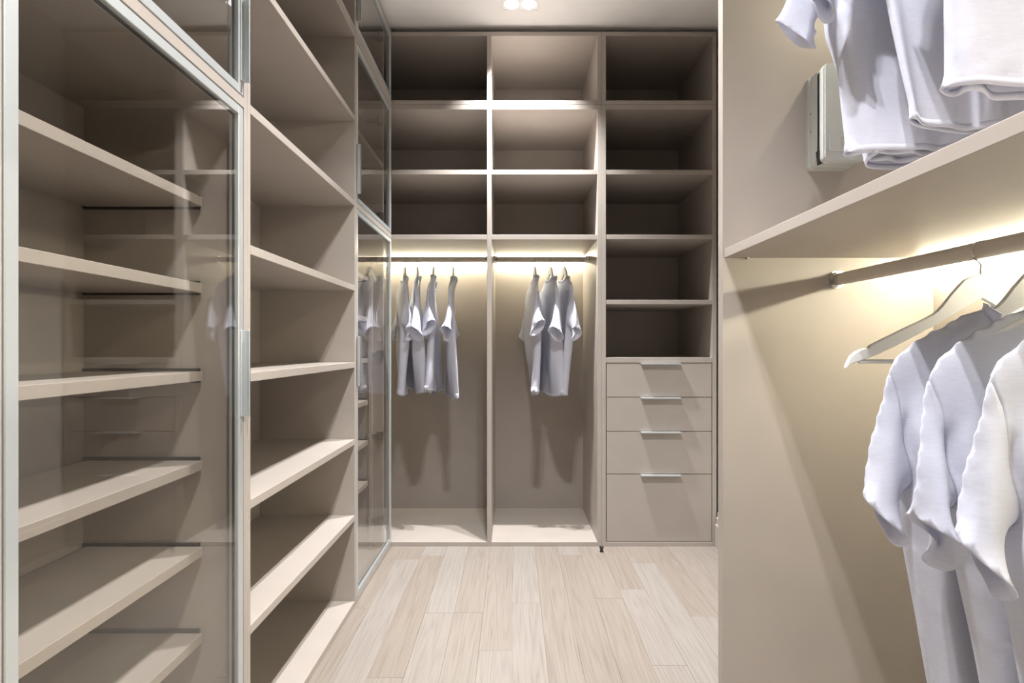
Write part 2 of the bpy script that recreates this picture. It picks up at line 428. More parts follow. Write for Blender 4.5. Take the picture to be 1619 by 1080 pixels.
t = thing('top_cabinet', 'open two-bay top box above the hanging wardrobe', 'cabinet', (-0.26, 2.94, Z(SPLIT)))
board(t, 'side_panel', XL0, XL0 + 0.0195, YF, YB, SPLIT + 0.0014, TOP)
board(t, 'side_panel', 0.4005, 0.420, YF, YB, SPLIT + 0.0014, TOP)
board(t, 'divider', -0.127, -0.1055, YF, YB, SPLIT + 0.021, TOP - 0.020)
board(t, 'bottom_panel', XL0 + 0.0195, 0.4005, YF, YB, SPLIT + 0.0014, SPLIT + 0.021)
board(t, 'top_panel', XL0 + 0.0195, 0.4005, YF, YB, TOP - 0.020, TOP)
board(t, 'back_panel', XL0, 0.420, YB, YB + 0.012, SPLIT + 0.0014, TOP)

t = thing('drawer_cabinet', 'narrow greige cabinet with four drawers under open shelves, right on the back wall', 'cabinet', (0.695, 2.94, 0))
board(t, 'side_panel', 0.4207, 0.4417, YF, YB, -H, SPLIT)
board(t, 'side_panel', 0.950, 0.970, YF, YB, -H, SPLIT)
board(t, 'bottom_panel', 0.4417, 0.950, YF, YB, -H, FLOOR_TOP)
board(t, 'top_panel', 0.4417, 0.950, YF, YB, SPLIT - 0.0225, SPLIT)
board(t, 'back_panel', 0.4207, 0.970, YB, YB + 0.012, -H, SPLIT)
for (za, zb) in ((0.823, 0.845), (0.5135, 0.535), (0.2024, 0.2235), (-0.0775, -0.053)):
    board(t, 'shelf', 0.4417, 0.950, YF + (0.001 if za > 0 else 0), YB, za, zb)
for (zt, zb) in ((-0.0800, -0.2410), (-0.2440, -0.4045), (-0.4075, -0.6090), (-0.6120, -0.9310)):
    bm = bmesh.new()
    bx(bm, 0.4448, 0.9470, YF + 0.001, YF + 0.020, Z(zb), Z(zt), bev=0.0008)
    bx(bm, 0.460, 0.472, YF + 0.020, YF + 0.48, Z(zb) + 0.02, Z(zt) - 0.03)
    bx(bm, 0.920, 0.932, YF + 0.020, YF + 0.48, Z(zb) + 0.02, Z(zt) - 0.03)
    bx(bm, 0.472, 0.920, YF + 0.020, YF + 0.48, Z(zb) + 0.02, Z(zb) + 0.03)
    d = link('drawer', bm, M_board, t, origin=(0.696, YF, Z(zb)))
    bm = bmesh.new()
    bx(bm, 0.606, 0.795, YF - 0.020, YF + 0.010, Z(zt) - 0.001, Z(zt) + 0.0015, bev=0.0005)
    bx(bm, 0.606, 0.795, YF - 0.020, YF - 0.0175, Z(zt) - 0.005, Z(zt) - 0.001, bev=0.0005)
    link('handle', bm, M_alu, d, origin=(0.70, YF, Z(zt)))
t = thing('top_cabinet', 'single open top box above the drawer cabinet', 'cabinet', (0.695, 2.94, Z(SPLIT)))
board(t, 'side_panel', 0.4207, 0.4417, YF, YB, SPLIT + 0.0014, TOP)
board(t, 'side_panel', 0.950, 0.970, YF, YB, SPLIT + 0.0014, TOP)
board(t, 'bottom_panel', 0.4417, 0.950, YF, YB, SPLIT + 0.0014, SPLIT + 0.021)
board(t, 'top_panel', 0.4417, 0.950, YF, YB, TOP - 0.020, TOP)
board(t, 'back_panel', 0.4207, 0.970, YB, YB + 0.012, SPLIT + 0.0014, TOP)

# small stop on the floor
bm = bmesh.new()
prof = [(0.0085, 0.0), (0.0088, 0.003), (0.0070, 0.005), (0.0070, 0.013), (0.0095, 0.016), (0.0105, 0.020), (0.0095, 0.025), (0.005, 0.027)]
rings = []
for r, zz in prof:
    rings.append([bm.verts.new((0.409 + r * math.cos(2 * math.pi * k / 18), 2.588 + r * math.sin(2 * math.pi * k / 18), zz)) for k in range(18)])
for a, b in zip(rings, rings[1:]):
    for k in range(18): bm.faces.new((a[k], a[(k + 1) % 18], b[(k + 1) % 18], b[k]))
bm.faces.new(rings[0][::-1]); bm.faces.new(rings[-1])
o = link('door_stop', bm, M_dark, None, origin=(0.409, 2.588, 0), smooth=True)
o['label'] = 'small dark metal knob foot on the floor before the wardrobe and drawer cabinet joint'; o['category'] = 'door stop'

# ------------------------------------------------------------------ right wardrobe
XP, XBR, YP = 0.4825, 0.970, 1.285
t = thing('wardrobe', 'open wardrobe on the right with two hanging rails around a long shelf', 'wardrobe', (0.73, 0.45, 0))
YN0 = -0.35
board(t, 'side_panel', XP, XBR, YP, YP + 0.028, -H, TOP)
board(t, 'side_panel', XP, XBR, YN0 - 0.020, YN0, -H, TOP)
board(t, 'bottom_panel', XP + 0.004, XBR, YN0, YP, -H, FLOOR_TOP)
board(t, 'top_panel', XP + 0.004, XBR, YN0, YP, TOP - 0.020, TOP)
board(t, 'back_panel', XBR, XBR + 0.012, YN0 - 0.020, YP + 0.028, -H, TOP)
sh1 = board(t, 'shelf', XP + 0.0037, XBR, YN0, YP, 0.2047, 0.2250)
sh2 = board(t, 'shelf', XP + 0.0037, XBR, YN0, YP, 1.030, 1.0505)
for s, zz in ((sh1, 0.2047), (sh2, 1.030)):
    box('light_strip', M_led, s, XBR - 0.036, XBR - 0.026, YN0 + 0.004, YP - 0.004, Z(zz) - 0.008, Z(zz) + 0.0001, bev=0)
bm = bmesh.new(); tube(bm, [(0.538, YP - 0.001, Z(0.2035)), (0.538, YP - 0.010, Z(0.2035))], 0.0028)
link('shelf_pin', bm, M_steel, t, origin=(0.538, YP, Z(0.2035)))
RX, RZ1, RZ2 = 0.742, 0.1535, 0.975
rod(t, 'y', YN0, YP, RX, RZ1)
rod(t, 'y', YN0, YP, RX, RZ2)

# ------------------------------------------------------------------ intercom handset on the right wardrobe's side panel
t = thing('intercom', 'ivory wall intercom handset on the right wardrobe side panel behind the upper shirts', 'intercom', (0.719, YP, Z(0.50)))
def rrect(x0, x1, z0, z1, r, n=4):
    pts = []
    for (cx, cz, a0) in ((x1 - r, z1 - r, 0), (x0 + r, z1 - r, 90), (x0 + r, z0 + r, 180), (x1 - r, z0 + r, 270)):
        for k in range(n + 1):
            a = math.radians(a0 + 90 * k / n); pts.append((cx + r * math.cos(a), cz + r * math.sin(a)))
    return pts
bm = bmesh.new()
prism(bm, rrect(0.675, 0.766, Z(0.405), Z(0.617), 0.008), 'y', YP, YP - 0.010)
prism(bm, rrect(0.679, 0.762, Z(0.408), Z(0.614), 0.007), 'y', YP - 0.010, YP - 0.022)
prism(bm, rrect(0.675, 0.766, Z(0.405), Z(0.617), 0.008), 'y', YP - 0.022, YP - 0.026)
prism(bm, rrect(0.676, 0.765, Z(0.406), Z(0.616), 0.008), 'y', YP - 0.026, YP - 0.045)
link('base', bm, M_plastic, t)
bm = bmesh.new()
prism(bm, rrect(0.6768, 0.764, Z(0.410), Z(0.610), 0.006), 'y', YP - 0.044, YP - 0.060)
link('dark_gap', bm, M_black, t)
bm = bmesh.new()
for k, (i, ya) in enumerate(((0.0, 0.060), (0.0015, 0.074), (0.005, 0.080))):
    pass
prism(bm, rrect(0.674, 0.767, Z(0.402), Z(0.617), 0.012), 'y', YP - 0.059, YP - 0.074)
prism(bm, rrect(0.676, 0.765, Z(0.404), Z(0.615), 0.011), 'y', YP - 0.074, YP - 0.079)
hs = link('handset', bm, M_plastic, t)
bm = bmesh.new(); prism(bm, rrect(0.683, 0.758, Z(0.4225), Z(0.459), 0.004), 'y', YP - 0.079, YP - 0.0825)
pl = link('name_panel', bm, M_plastic, hs)
bm = bmesh.new(); prism(bm, rrect(0.708, 0.742, Z(0.432), Z(0.453), 0.001), 'y', YP - 0.0825, YP - 0.0832)
link('label_card', bm, M_label, hs)
bm = bmesh.new(); prism(bm, rrect(0.712, 0.718, Z(0.437), Z(0.448), 0.001), 'y', YP - 0.0832, YP - 0.0836)
link('label_mark', bm, M_lightlabel, hs)
bm = bmesh.new(); prism(bm, [(0.6715, Z(0.432)), (0.679, Z(0.432)), (0.679, Z(0.403)), (0.675, Z(0.402))], 'y', YP - 0.048, YP - 0.060)
link('cord_plug', bm, M_black, t)
for zz in (0.53, 0.49):
    bm = bmesh.new(); tube(bm, [(0.6775, YP - 0.016, Z(zz)), (0.6795, YP - 0.016, Z(zz))], 0.0022)
    link('screw', bm, M_black, t)

# ------------------------------------------------------------------ hangers
HT = [(0, -0.039), (0.015, -0.0415), (0.029, -0.048), (0.050, -0.071), (0.062, -0.087), (0.0745, -0.0999), (0.095, -0.111), (0.1195, -0.1224), (0.150, -0.138), (0.176, -0.151), (0.179, -0.156), (0.184, -0.1555), (0.196, -0.160), (0.205, -0.167), (0.211, -0.176), (0.2135, -0.1846)]
HB = [(0.2100, -0.1838), (0.190, -0.1757), (0.165, -0.1666), (0.12, -0.144), (0.074, -0.119), (0.035, -0.097), (0.016, -0.086), (0, -0.0775)]
def make_hanger():
    """local frame: x across the shoulders, y along the rail, z = 0 at the rail's centre"""
    t = thing('hanger', 'x', 'hanger')
    out = HT + HB
    full = out + [(-x, z) for x, z in reversed(out) if x > 0]
    bm = bmesh.new()
    # thickness follows a shallow forward bow at the tips
    def yo(x): return 0.055 * (abs(x) / 0.21) ** 2 * 0.25
    def th(x): return 0.0036 + 0.0006 * (abs(x) / 0.21)
    half = []
    n = 30
    def interp(tab, x):
        for (xa, za), (xb, zb) in zip(tab, tab[1:]):
            if xa <= x <= xb: return za + (zb - za) * (x - xa) / max(1e-6, xb - xa)
        return tab[-1][1]
    HBs = list(reversed(HB))
    xs = sorted(set([round(0.2135 * i / n, 5) for i in range(n + 1)] + [0.1765, 0.179, 0.1815]))
    xs = [-x for x in reversed(xs) if x > 0] + xs
    prev = None
    for x in xs:
        ax = abs(x)
        zt = interp(HT, ax); zb = min(zt - 0.004, interp(HBs, ax) if ax < 0.21 else -0.1846)
        y = yo(x); d = th(x); c = 0.0018
        ring = [bm.verts.new(p) for p in ((x, y - d, zb + c), (x, y - d, zt - c), (x, y - d + c, zt), (x, y + d - c, zt), (x, y + d, zt - c), (x, y + d, zb + c), (x, y + d - c, zb), (x, y - d + c, zb))]
        if prev:
            for k in range(8): bm.faces.new((prev[k], prev[(k + 1) % 8], ring[(k + 1) % 8], ring[k]))
        else: bm.faces.new(ring[::-1])
        prev = ring
    bm.faces.new(prev)
    bmesh.ops.recalc_face_normals(bm, faces=bm.faces)
    link('hanger_body', bm, M_hang, t)
    bm = bmesh.new()
    pts = [(0, 0, -0.042), (0, 0, -0.030), (0.001, 0, -0.024), (-0.004, 0, -0.018), (-0.012, 0, -0.0135)]
    R = 0.0165
    for k in range(15):
        a = math.radians(225 - k * 17); pts.append((0.002 + R * math.cos(a), 0, -0.001 + R * math.sin(a)))
    tube(bm, pts, 0.0015, 8)
    link('hook', bm, M_chrome, t, smooth=True)
    bm = bmesh.new(); tube(bm, [(-0.192, 0.012, -0.1775), (0.192, 0.012, -0.1775)], 0.0035, 10)
    link('trouser_bar', bm, M_hang, t, smooth=True)
    return t
def dup(root):
    r = root.copy(); COL.objects.link(r)
    for ch in list(root.children):
        c = ch.copy(); COL.objects.link(c); c.parent = r
    return r
HANGER = make_hanger(); hanger_used = [False]
def place_hanger(loc, rz, label, group):
    h = HANGER if not hanger_used[0] else dup(HANGER)
    hanger_used[0] = True
    h.location = loc; h.rotation_euler = (0, 0, rz)
    h['label'] = label; h['category'] = 'hanger'; h['group'] = group
    return h

# ------------------------------------------------------------------ T-shirts
# flat cutting pattern (front and back panels sewn at shoulders, sleeves and sides) on a grid;
# DRAPE holds how far each vertex moved when the pattern was draped over the hanger
G = 0.0135
def outline(front):
    nk = [(0.0, -0.180), (0.03, -0.175), (0.056, -0.157), (0.074, -0.128), (0.082, -0.098)] if front else [(0.0, -0.118), (0.04, -0.115), (0.070, -0.107), (0.082, -0.098)]
    segs = []
    def add(a, b, kind): segs.append((a, b, kind))
    for a, b in zip(nk, nk[1:]): add(a, b, 'o')
    rest = [((0.082, -0.098), (0.150, -0.1325), 's'), ((0.150, -0.1325), (0.226, -0.172), 's'), ((0.226, -0.172), (0.338, -0.338), 's'),
            ((0.338, -0.338), (0.264, -0.450), 'o'), ((0.264, -0.450), (0.236, -0.376), 's'), ((0.236, -0.376), (0.230, -0.715), 's'), ((0.230, -0.715), (0.0, -0.715), 'o')]
    for r in rest: add(*r)
    return segs
def inside(segs, x, z):
    poly = [s[0] for s in segs] + [segs[-1][1]]
    poly = poly + [(-p[0], p[1]) for p in reversed(poly) if p[0] > 1e-6]
    c = False; n = len(poly)
    for i in range(n):
        (x0, z0), (x1, z1) = poly[i], poly[(i + 1) % n]
        if (z0 > z) != (z1 > z) and x < (x1 - x0) * (z - z0) / (z1 - z0) + x0: c = not c
    return c
def nearest(segs, x, z):
    s = -1 if x < 0 else 1; ax = abs(x); best = None
    for a, b, k in segs:
        dx, dz = b[0] - a[0], b[1] - a[1]
        t = max(0, min(1, ((ax - a[0]) * dx + (z - a[1]) * dz) / (dx * dx + dz * dz)))
        px, pz = a[0] + t * dx, a[1] + t * dz
        d = (px - ax) ** 2 + (pz - z) ** 2
        if best is None or d < best[0] - 1e-12: best = (d, px * s, pz, k)
    return best
def shirt_grid():
    """flat T-shirt: returns verts (x,y,z), quads, and a tag per quad: 0 body, 1 left sleeve, 2 right sleeve"""
    verts = []; quads = []; tags = []; key = {}
    NX, NZ = 28, 56
    for side in (0, 1):
        segs = outline(side == 0)
        cells = [(i, j) for i in range(-NX, NX) for j in range(-NZ, 0) if inside(segs, (i + .5) * G, (j + .5) * G)]
        cs = set(cells)
        def cell_count(i, j): return sum(((i + a, j + b) in cs) for a in (-1, 0) for b in (-1, 0))
        for (i, j) in cells:
            q = []
            for (a, b) in ((i, j), (i + 1, j), (i + 1, j + 1), (i, j + 1)):
                full = cell_count(a, b) == 4
                x, z = a * G, b * G; kind = None
                if not full:
                    d, x, z, kind = nearest(segs, x, z)
                k = (a, b) if kind == 's' else (side, a, b)
                if k not in key:
                    key[k] = len(verts)
                    ds = min(nearest([w], x, z)[0] for w in segs if w[2] == 's') ** 0.5
                    y = 0.0 if kind == 's' else min(0.013, 0.75 * ds) * (-1 if side == 0 else 1)
                    verts.append((x, y, z))
                q.append(key[k])
            cx = (i + .5) * G; cz = (j + .5) * G
            lim = 0.224 + 0.008 * max(0, min(1, (-0.172 - cz) / 0.2))
            tg = 0 if (abs(cx) < lim or cz < -0.376 and abs(cx) < 0.236) else (1 if cx < 0 else 2)
            quads.append(q if side == 0 else q[::-1]); tags.append(tg)
    return verts, quads, tags

DRAPE = [                     # half millimetres, each step relative to the vertex before
    [183,-1,-11,20,-23,7,6,5,-22,-7,-9,1,7,30,-3,-18,23,-32,-6,-6,-7,-8,-6,15,-17,6,42,-13,-13,-2,-4,-4,-3,-5,-6,-6,-9,1,6,17,-8,-8,28,-25,2,0,0,-2,-2,-2,-4,-5,-6,-7,-5,11,-15,6,19,-19,-9,-1,13,3,4,3,1,-1,-2,-3,-3,-5,-5,-6,-9,0,5,-10,11,-8,2,23,2,-2,-4,-4,-3,-3,-4,-5,-7,-8,-5,10,-13,5,55,-12,-3,-5,-7,-6,-5,-3,-2,-4,-5,-6,-7,-9,4,3,121,-24,-3,36,-38,40,-43,41,-44,40,-43,40,-43,40,-42,39,-42,39,-42,39,-41,38,-41,38,-41,38,-40,38,-41,38,-40,37,-39,36,-38,35,-38,36,-38,35,-36,36,-39,36,-38,35,-37,36,-35,34,-33,3,0,-4,-7,-8,-7,-4,-3,-2,-3,-4,-6,-8,-11,4,10,88,-4,-2,-2,-3,-2,-2,-2,-2,-2,-2,-2,-2,-3,-2,-2,-2,-2,-2,-2,-2,-3,-2,-3,-1,-1,1,-1,-4,-5,-7,-5,-3,-1,0,-1,-3,-4,-6,-9,-10,3,10,87,-2,-2,-2,-1,-2,-2,-2,-2,-1,-2,-2,-2,-2,-2,-2,-2,-2,-2,-2,-2,-3,-2,-3,-3,-3,-3,-3,-3,-5,-5,-4,-1,0,2,0,-2,-2,-5,-7,-11,-4,97,-1,-2,-1,-2,-1,-2,-2,-1,-2,-2,-1,-2,-2,-2,-2,-2,-2,-2,-2,-2,-2,-2,-3,-4,-4,-3,-4,-3,-5,-4,-4,-1,0,2,1,-1,-1,-4,-5,-9,-10,1,6,88,-1,-1,-2,-1,-2,-1,-2,-1,-2,-1,-2,-2,-1,-2,-2,-2,-2,-2,-2,-2,-2,-3,-3,-3,-3,-3,-3,-4,-4,-4,-3,-2,0,1,0,0,-1,-3,-4,-7,-10,-6,94,-1,-1,-2,-1,-1,-2,-1,-1,-2,-1,-2,-1,-2,-1,-2,-2,-1,-2,-3,-2,-2,-3,-2,-3,-3,-2,-3,-3,-4,-4,-3,-1,0,0,-1,0,-2,-2,-3,-5,-8,-9,0,5,82,-1,-1,-1,-1,-1,-1,-2,-1,-1,-1,-2,-1,-1,-2,-1,-2,-1,-2,-2,-2,-2,-2,-3,-2,-2,-3,-3,-2,-4,-3,-3,-1,-1,0,-1,-1,-1,-2,-3,-4,-7,-9,-5,84,-1,-1,-1,-1,-1,0,-1,-1,-2,-1,-1,-1,-1,-1,-2,-1,-1,-2,-1,-2,-2,-2,-2,-2,-2,-2,-3,-3,-3,-3,-2,-2,0,-1,-1,-1,-1,-2,-2,-4,-5,-7,-8,1,4,71,-1,0,-1,-1,0,-1,-1,-1,-1,-1,0,-1,-1,-2,-1,-1,-1,-1,-2,-1,-2,-1,-2,-2,-2,-2,-2,-3,-2,-3,-3,-1,-1,0,-1,-1,-2,-1,-3,-3,-4,-5,-6,-3,1,4,64,-1,0,-1,0,-1,-1,0,-1,-1,-1,0,-1,-1,-1,-1,-1,-1,-1,-2,-1,-1,-2,-1,-2,-2,-1,-2,-3,-2,-3,-2,-1,-1,-1,0,-2,-1,-2,-2,-3,-3,-5,-4,-4,-4,69,-1,-1,0,-1,-1,0,-1,-1,-1,0,-1,-1,-1,-1,-1,-1,-1,-1,-1,-1,-1,-2,-1,-2,-1,-2,-2,-2,-2,-2,-2,-1,-1,-1,-1,-1,-1,-2,-2,-2,-3,-4,-5,-11,-3,-1,16,60,-2,-1,0,-1,-1,-1,-1,-1,-1,-1,-1,-1,-1,-1,-1,-1,-1,-1,-1,-1,-1,-2,-1,-1,-2,-1,-2,-1,-2,-3,-1,-1,-1,-1,-1,-1,-1,-1,-2,-2,-2,-11,-1,0,63,-1,-1,-1,-1,-1,-2,-1,-1,-2,-1,-1,-1,-1,-1,-1,-2,-1,-1,-1,-1,-1,-1,-2,-1,-1,-1,-2,-1,-2,-2,-2,0,-1,-1,-1,-1,-1,-1,-1,-1,-7,-1,55,0,-1,-2,-1,-1,-2,-1,-2,-1,-2,-1,-1,-1,-2,-1,-1,-1,-1,-2,-1,-1,-1,-1,-1,-2,-1,-1,-1,-2,-1,-2,-1,0,-1,-1,-1,-1,0,0,-4,-7,53,-1,-1,-2,-1,-1,-1,-2,-1,-1,-2,-1,-1,-2,-1,-1,-1,-1,-2,-1,-1,-1,-1,-1,-1,-1,-1,-1,-1,-2,-1,-1,-1,0,-1,-1,0,-1,-1,-1,0,38,-1,-2,-1,-1,-1,-1,-1,-1,-1,-1,-1,-2,-1,-1,-1,-1,-1,-1,-1,-1,-1,-1,-1,-1,-1,-1,-1,0,-1,-1,-1,-1,0,-1,-1,0,-1,-1,-1,0,31,0,-1,-1,-1,-1,-1,-1,-1,-1,-1,-1,-1,-1,-1,-1,-1,0,-1,-1,-1,-1,-1,0,-1,-1,0,-1,0,-1,0,-1,-1,0,-1,0,-1,-1,0,-1,-2,24,0,0,-1,-1,-1,0,-1,-1,-1,0,-1,-1,-1,0,-1,-1,0,-1,-1,0,-1,0,-1,0,-1,0,0,0,-1,0,0,-1,0,-1,0,-1,0,-1,0,-1,11,0,0,-1,0,0,-1,0,0,-1,0,0,-1,0,0,-1,0,0,0,-1,0,0,0,0,0,0,-1,0,0,1,0,0,-1,0,-1,0,-1,0,-1,-1,0,1,-1,0,0,0,0,0,0,0,0,0,1,0,0,0,0,0,0,1,0,0,0,0,0,0,1,0,0,0,1,0,1,-1,0,-1,0,-1,0,-1,-1,2,-10,0,0,0,1,0,1,0,0,1,0,1,0,0,1,0,0,1,0,1,0,0,1,0,0,1,0,1,0,1,1,1,-1,0,-1,0,0,-1,0,-1,-1,5,3,-22,1,0,1,0,1,0,1,
     0,1,0,1,0,1,0,1,0,1,0,1,0,1,0,1,0,1,1,1,0,2,1,0,0,0,-1,0,0,0,0,0,0,0,9,-6,-24,0,1,0,1,0,1,0,1,0,1,1,0,1,0,1,1,0,1,1,0,1,1,1,0,1,1,1,1,2,1,1,0,0,-1,0,0,0,0,1,0,1,1,2,3,3,-5,-32,1,0,1,0,1,0,1,1,0,1,1,0,1,1,1,0,1,1,1,1,1,1,1,1,1,1,1,1,2,2,1,0,0,-1,0,0,0,0,1,1,1,1,-2,-4,-8,20,-26,22,-37,1,0,1,0,1,1,0,1,1,1,1,0,1,1,1,1,1,1,1,1,1,1,1,2,1,1,2,1,2,3,1,0,0,0,-1,0,0,0,1,2,1,-1,-3,-6,-8,-23,1,1,0,1,1,1,0,1,1,1,1,1,1,1,1,1,1,2,1,1,1,2,1,2,1,2,2,2,2,2,2,1,-1,-1,0,0,0,0,1,2,1,-1,-4,-10,-7,-25,1,1,1,0,1,1,1,1,1,1,2,1,1,1,1,2,1,1,2,1,2,1,2,2,2,1,2,3,2,3,2,1,-1,-1,-1,0,0,1,1,2,0,-1,-10,-7,-34,1,1,1,1,1,1,1,1,1,2,1,1,2,1,1,2,1,2,2,1,2,2,2,2,2,2,2,2,3,3,2,1,-1,-2,-1,0,1,1,2,1,0,-3,-12,-44,2,1,1,2,1,1,2,1,1,2,1,2,1,2,2,1,2,2,1,2,2,2,2,2,2,3,2,2,3,3,2,0,-1,-2,-1,0,1,3,2,1,0,-12,-6,-48,1,2,2,1,2,2,1,2,2,1,2,2,1,2,2,2,1,2,2,2,2,2,2,3,2,2,2,3,2,3,1,0,-1,-3,-1,1,3,3,3,1,-2,-14,-56,0,1,2,2,2,2,2,2,2,2,2,2,2,2,2,2,2,2,2,3,2,2,2,2,2,2,1,2,2,2,1,0,-1,-3,0,2,3,4,4,0,-15,-3,-60,3,2,1,3,2,2,2,2,3,2,2,2,2,3,2,1,2,2,2,-1,3,1,2,0,0,0,0,0,1,2,2,2,1,-1,2,3,5,4,3,0,-16,-71,5,3,2,2,2,2,2,2,1,2,2,1,2,1,1,1,1,1,0,-4,1,1,0,-3,-2,3,1,1,2,3,4,5,4,6,3,4,4,4,3,-17,3,-86,-10,-2,1,0,1,1,0,1,1,0,1,0,0,0,1,0,-1,0,0,0,0,0,-2,-4,-5,34,8,4,5,6,7,7,8,5,2,2,3,3,-15,8,-67,5,9,7,5,6,6,5,4,1,0,-2,0,-4,11,-44,-9,-2,4,-3,10,-11,6,7,5,5,5,4,3,0,-2,-5,-11,10,11,-51,-1,1,12,-5,4,1,2,4,5,4,3,3,1,-1,-3,-5,-9,8,-20,-1,-4,11,2,3,3,1,1,0,-2,-4,-19,8,8,-12,-3,11,4,-1,-3,-3,-4,-4,-13,8,9,0,-3,2,-10,-9,-21,10,9,14,-17,-11,-21,10,4,-25,4,368,-5,-7,1,0,-16,-2,-6,16,-5,-13,23,-27,-1,-2,-4,-6,-5,22,-14,-8,0,-1,0,-1,-2,-4,-4,-7,-6,-4,2,17,-14,3,1,0,0,0,-1,-2,-3,-4,-5,-4,6,-6,1,3,0,-1,-2,-1,-1,-2,-2,-3,-5,-6,15,-4,-4,-4,-2,-2,-1,-2,-3,-5,-5,-4,35,-11,-8,-7,-5,-3,-1,1,-1,-3,-5,-4,-6,157,-12,2,-1,-4,-4,-4,-4,-4,-4,-4,-4,-4,-4,-4,-4,-4,-5,-4,-5,-4,-7,-5,-4,-4,-2,-3,-6,-7,-7,-8,-8,-7,-3,-2,1,-2,-3,-4,-6,-6,138,3,-2,-4,-4,-3,-3,-4,-3,-4,-4,-3,-5,-4,-4,-4,-4,-5,-4,-4,-7,-4,-4,-4,-4,-3,-3,-5,-4,-6,-7,-5,-4,-3,0,-1,-2,-4,-4,-5,-3,109,-4,-4,-2,-3,-3,-2,-3,-3,-2,-3,-3,-4,-3,-3,-3,-3,-3,-3,-3,-2,-2,-3,-3,-3,-3,-3,-3,-3,-4,-5,-3,-2,-1,-1,-1,-1,-3,-3,-4,-5,78,-9,-2,-2,-2,-2,-2,-2,-2,-2,-2,-2,-2,-2,-2,-2,-2,-1,-2,-1,0,-2,-2,-2,-1,-3,-2,-2,-3,-3,-3,-3,0,0,0,0,0,-1,-2,-4,-3,-3,56,-4,-2,-2,-2,-1,-2,-2,-2,-1,-2,-2,-1,-2,-1,-2,-1,-1,-1,-2,0,-2,-1,-2,-1,-2,-1,-2,-3,-2,-3,-2,0,1,3,1,1,0,-2,-2,-3,-4,42,2,-1,-2,-2,-2,-2,-2,-1,-2,-1,-2,-2,-1,-1,-2,-1,-2,-1,-1,-2,-1,-1,-1,-2,-1,-1,-2,-1,-3,-2,-1,0,2,3,2,1,1,-1,-2,-2,-3,-1,30,0,-1,-1,-3,-2,-2,-1,-1,-1,-1,-2,0,-1,-1,-1,-1,-1,0,-1,0,-1,-1,-1,-1,-1,0,-1,-2,-1,-2,-1,1,1,3,1,2,1,-1,-1,-2,-2,-3,16,-2,-1,-1,0,-1,-1,0,-1,0,0,-1,0,0,0,-1,0,0,0,0,-1,0,0,-1,0,0,-1,-1,0,-1,-2,-1,1,1,2,1,1,1,1,-1,-2,-2,-1,0,0,-1,1,0,0,0,0,0,0,0,0,0,0,1,0,0,0,1,0,0,0,0,0,0,0,-1,0,0,-1,-1,-1,-1,1,1,2,1,1,1,0,0,-1,-1,0,0,3,-16,1,1,0,1,0,0,0,1,0,1,0,1,0,1,0,1,0,1,0,1,0,0,0,0,0,0,0,0,-1,-1,0,0,2,1,1,1,1,1,0,0,-1,0,1,1,-23,0,1,1,1,0,1,1,1,0,1,1,1,1,0,1,1,0,1,1,0,0,1,0,0,1,0,0,0,-1,0,-1,1,1,2,1,1,1,1,0,0,0,1,1,3,-1,-3,-26,0,1,1,1,1,
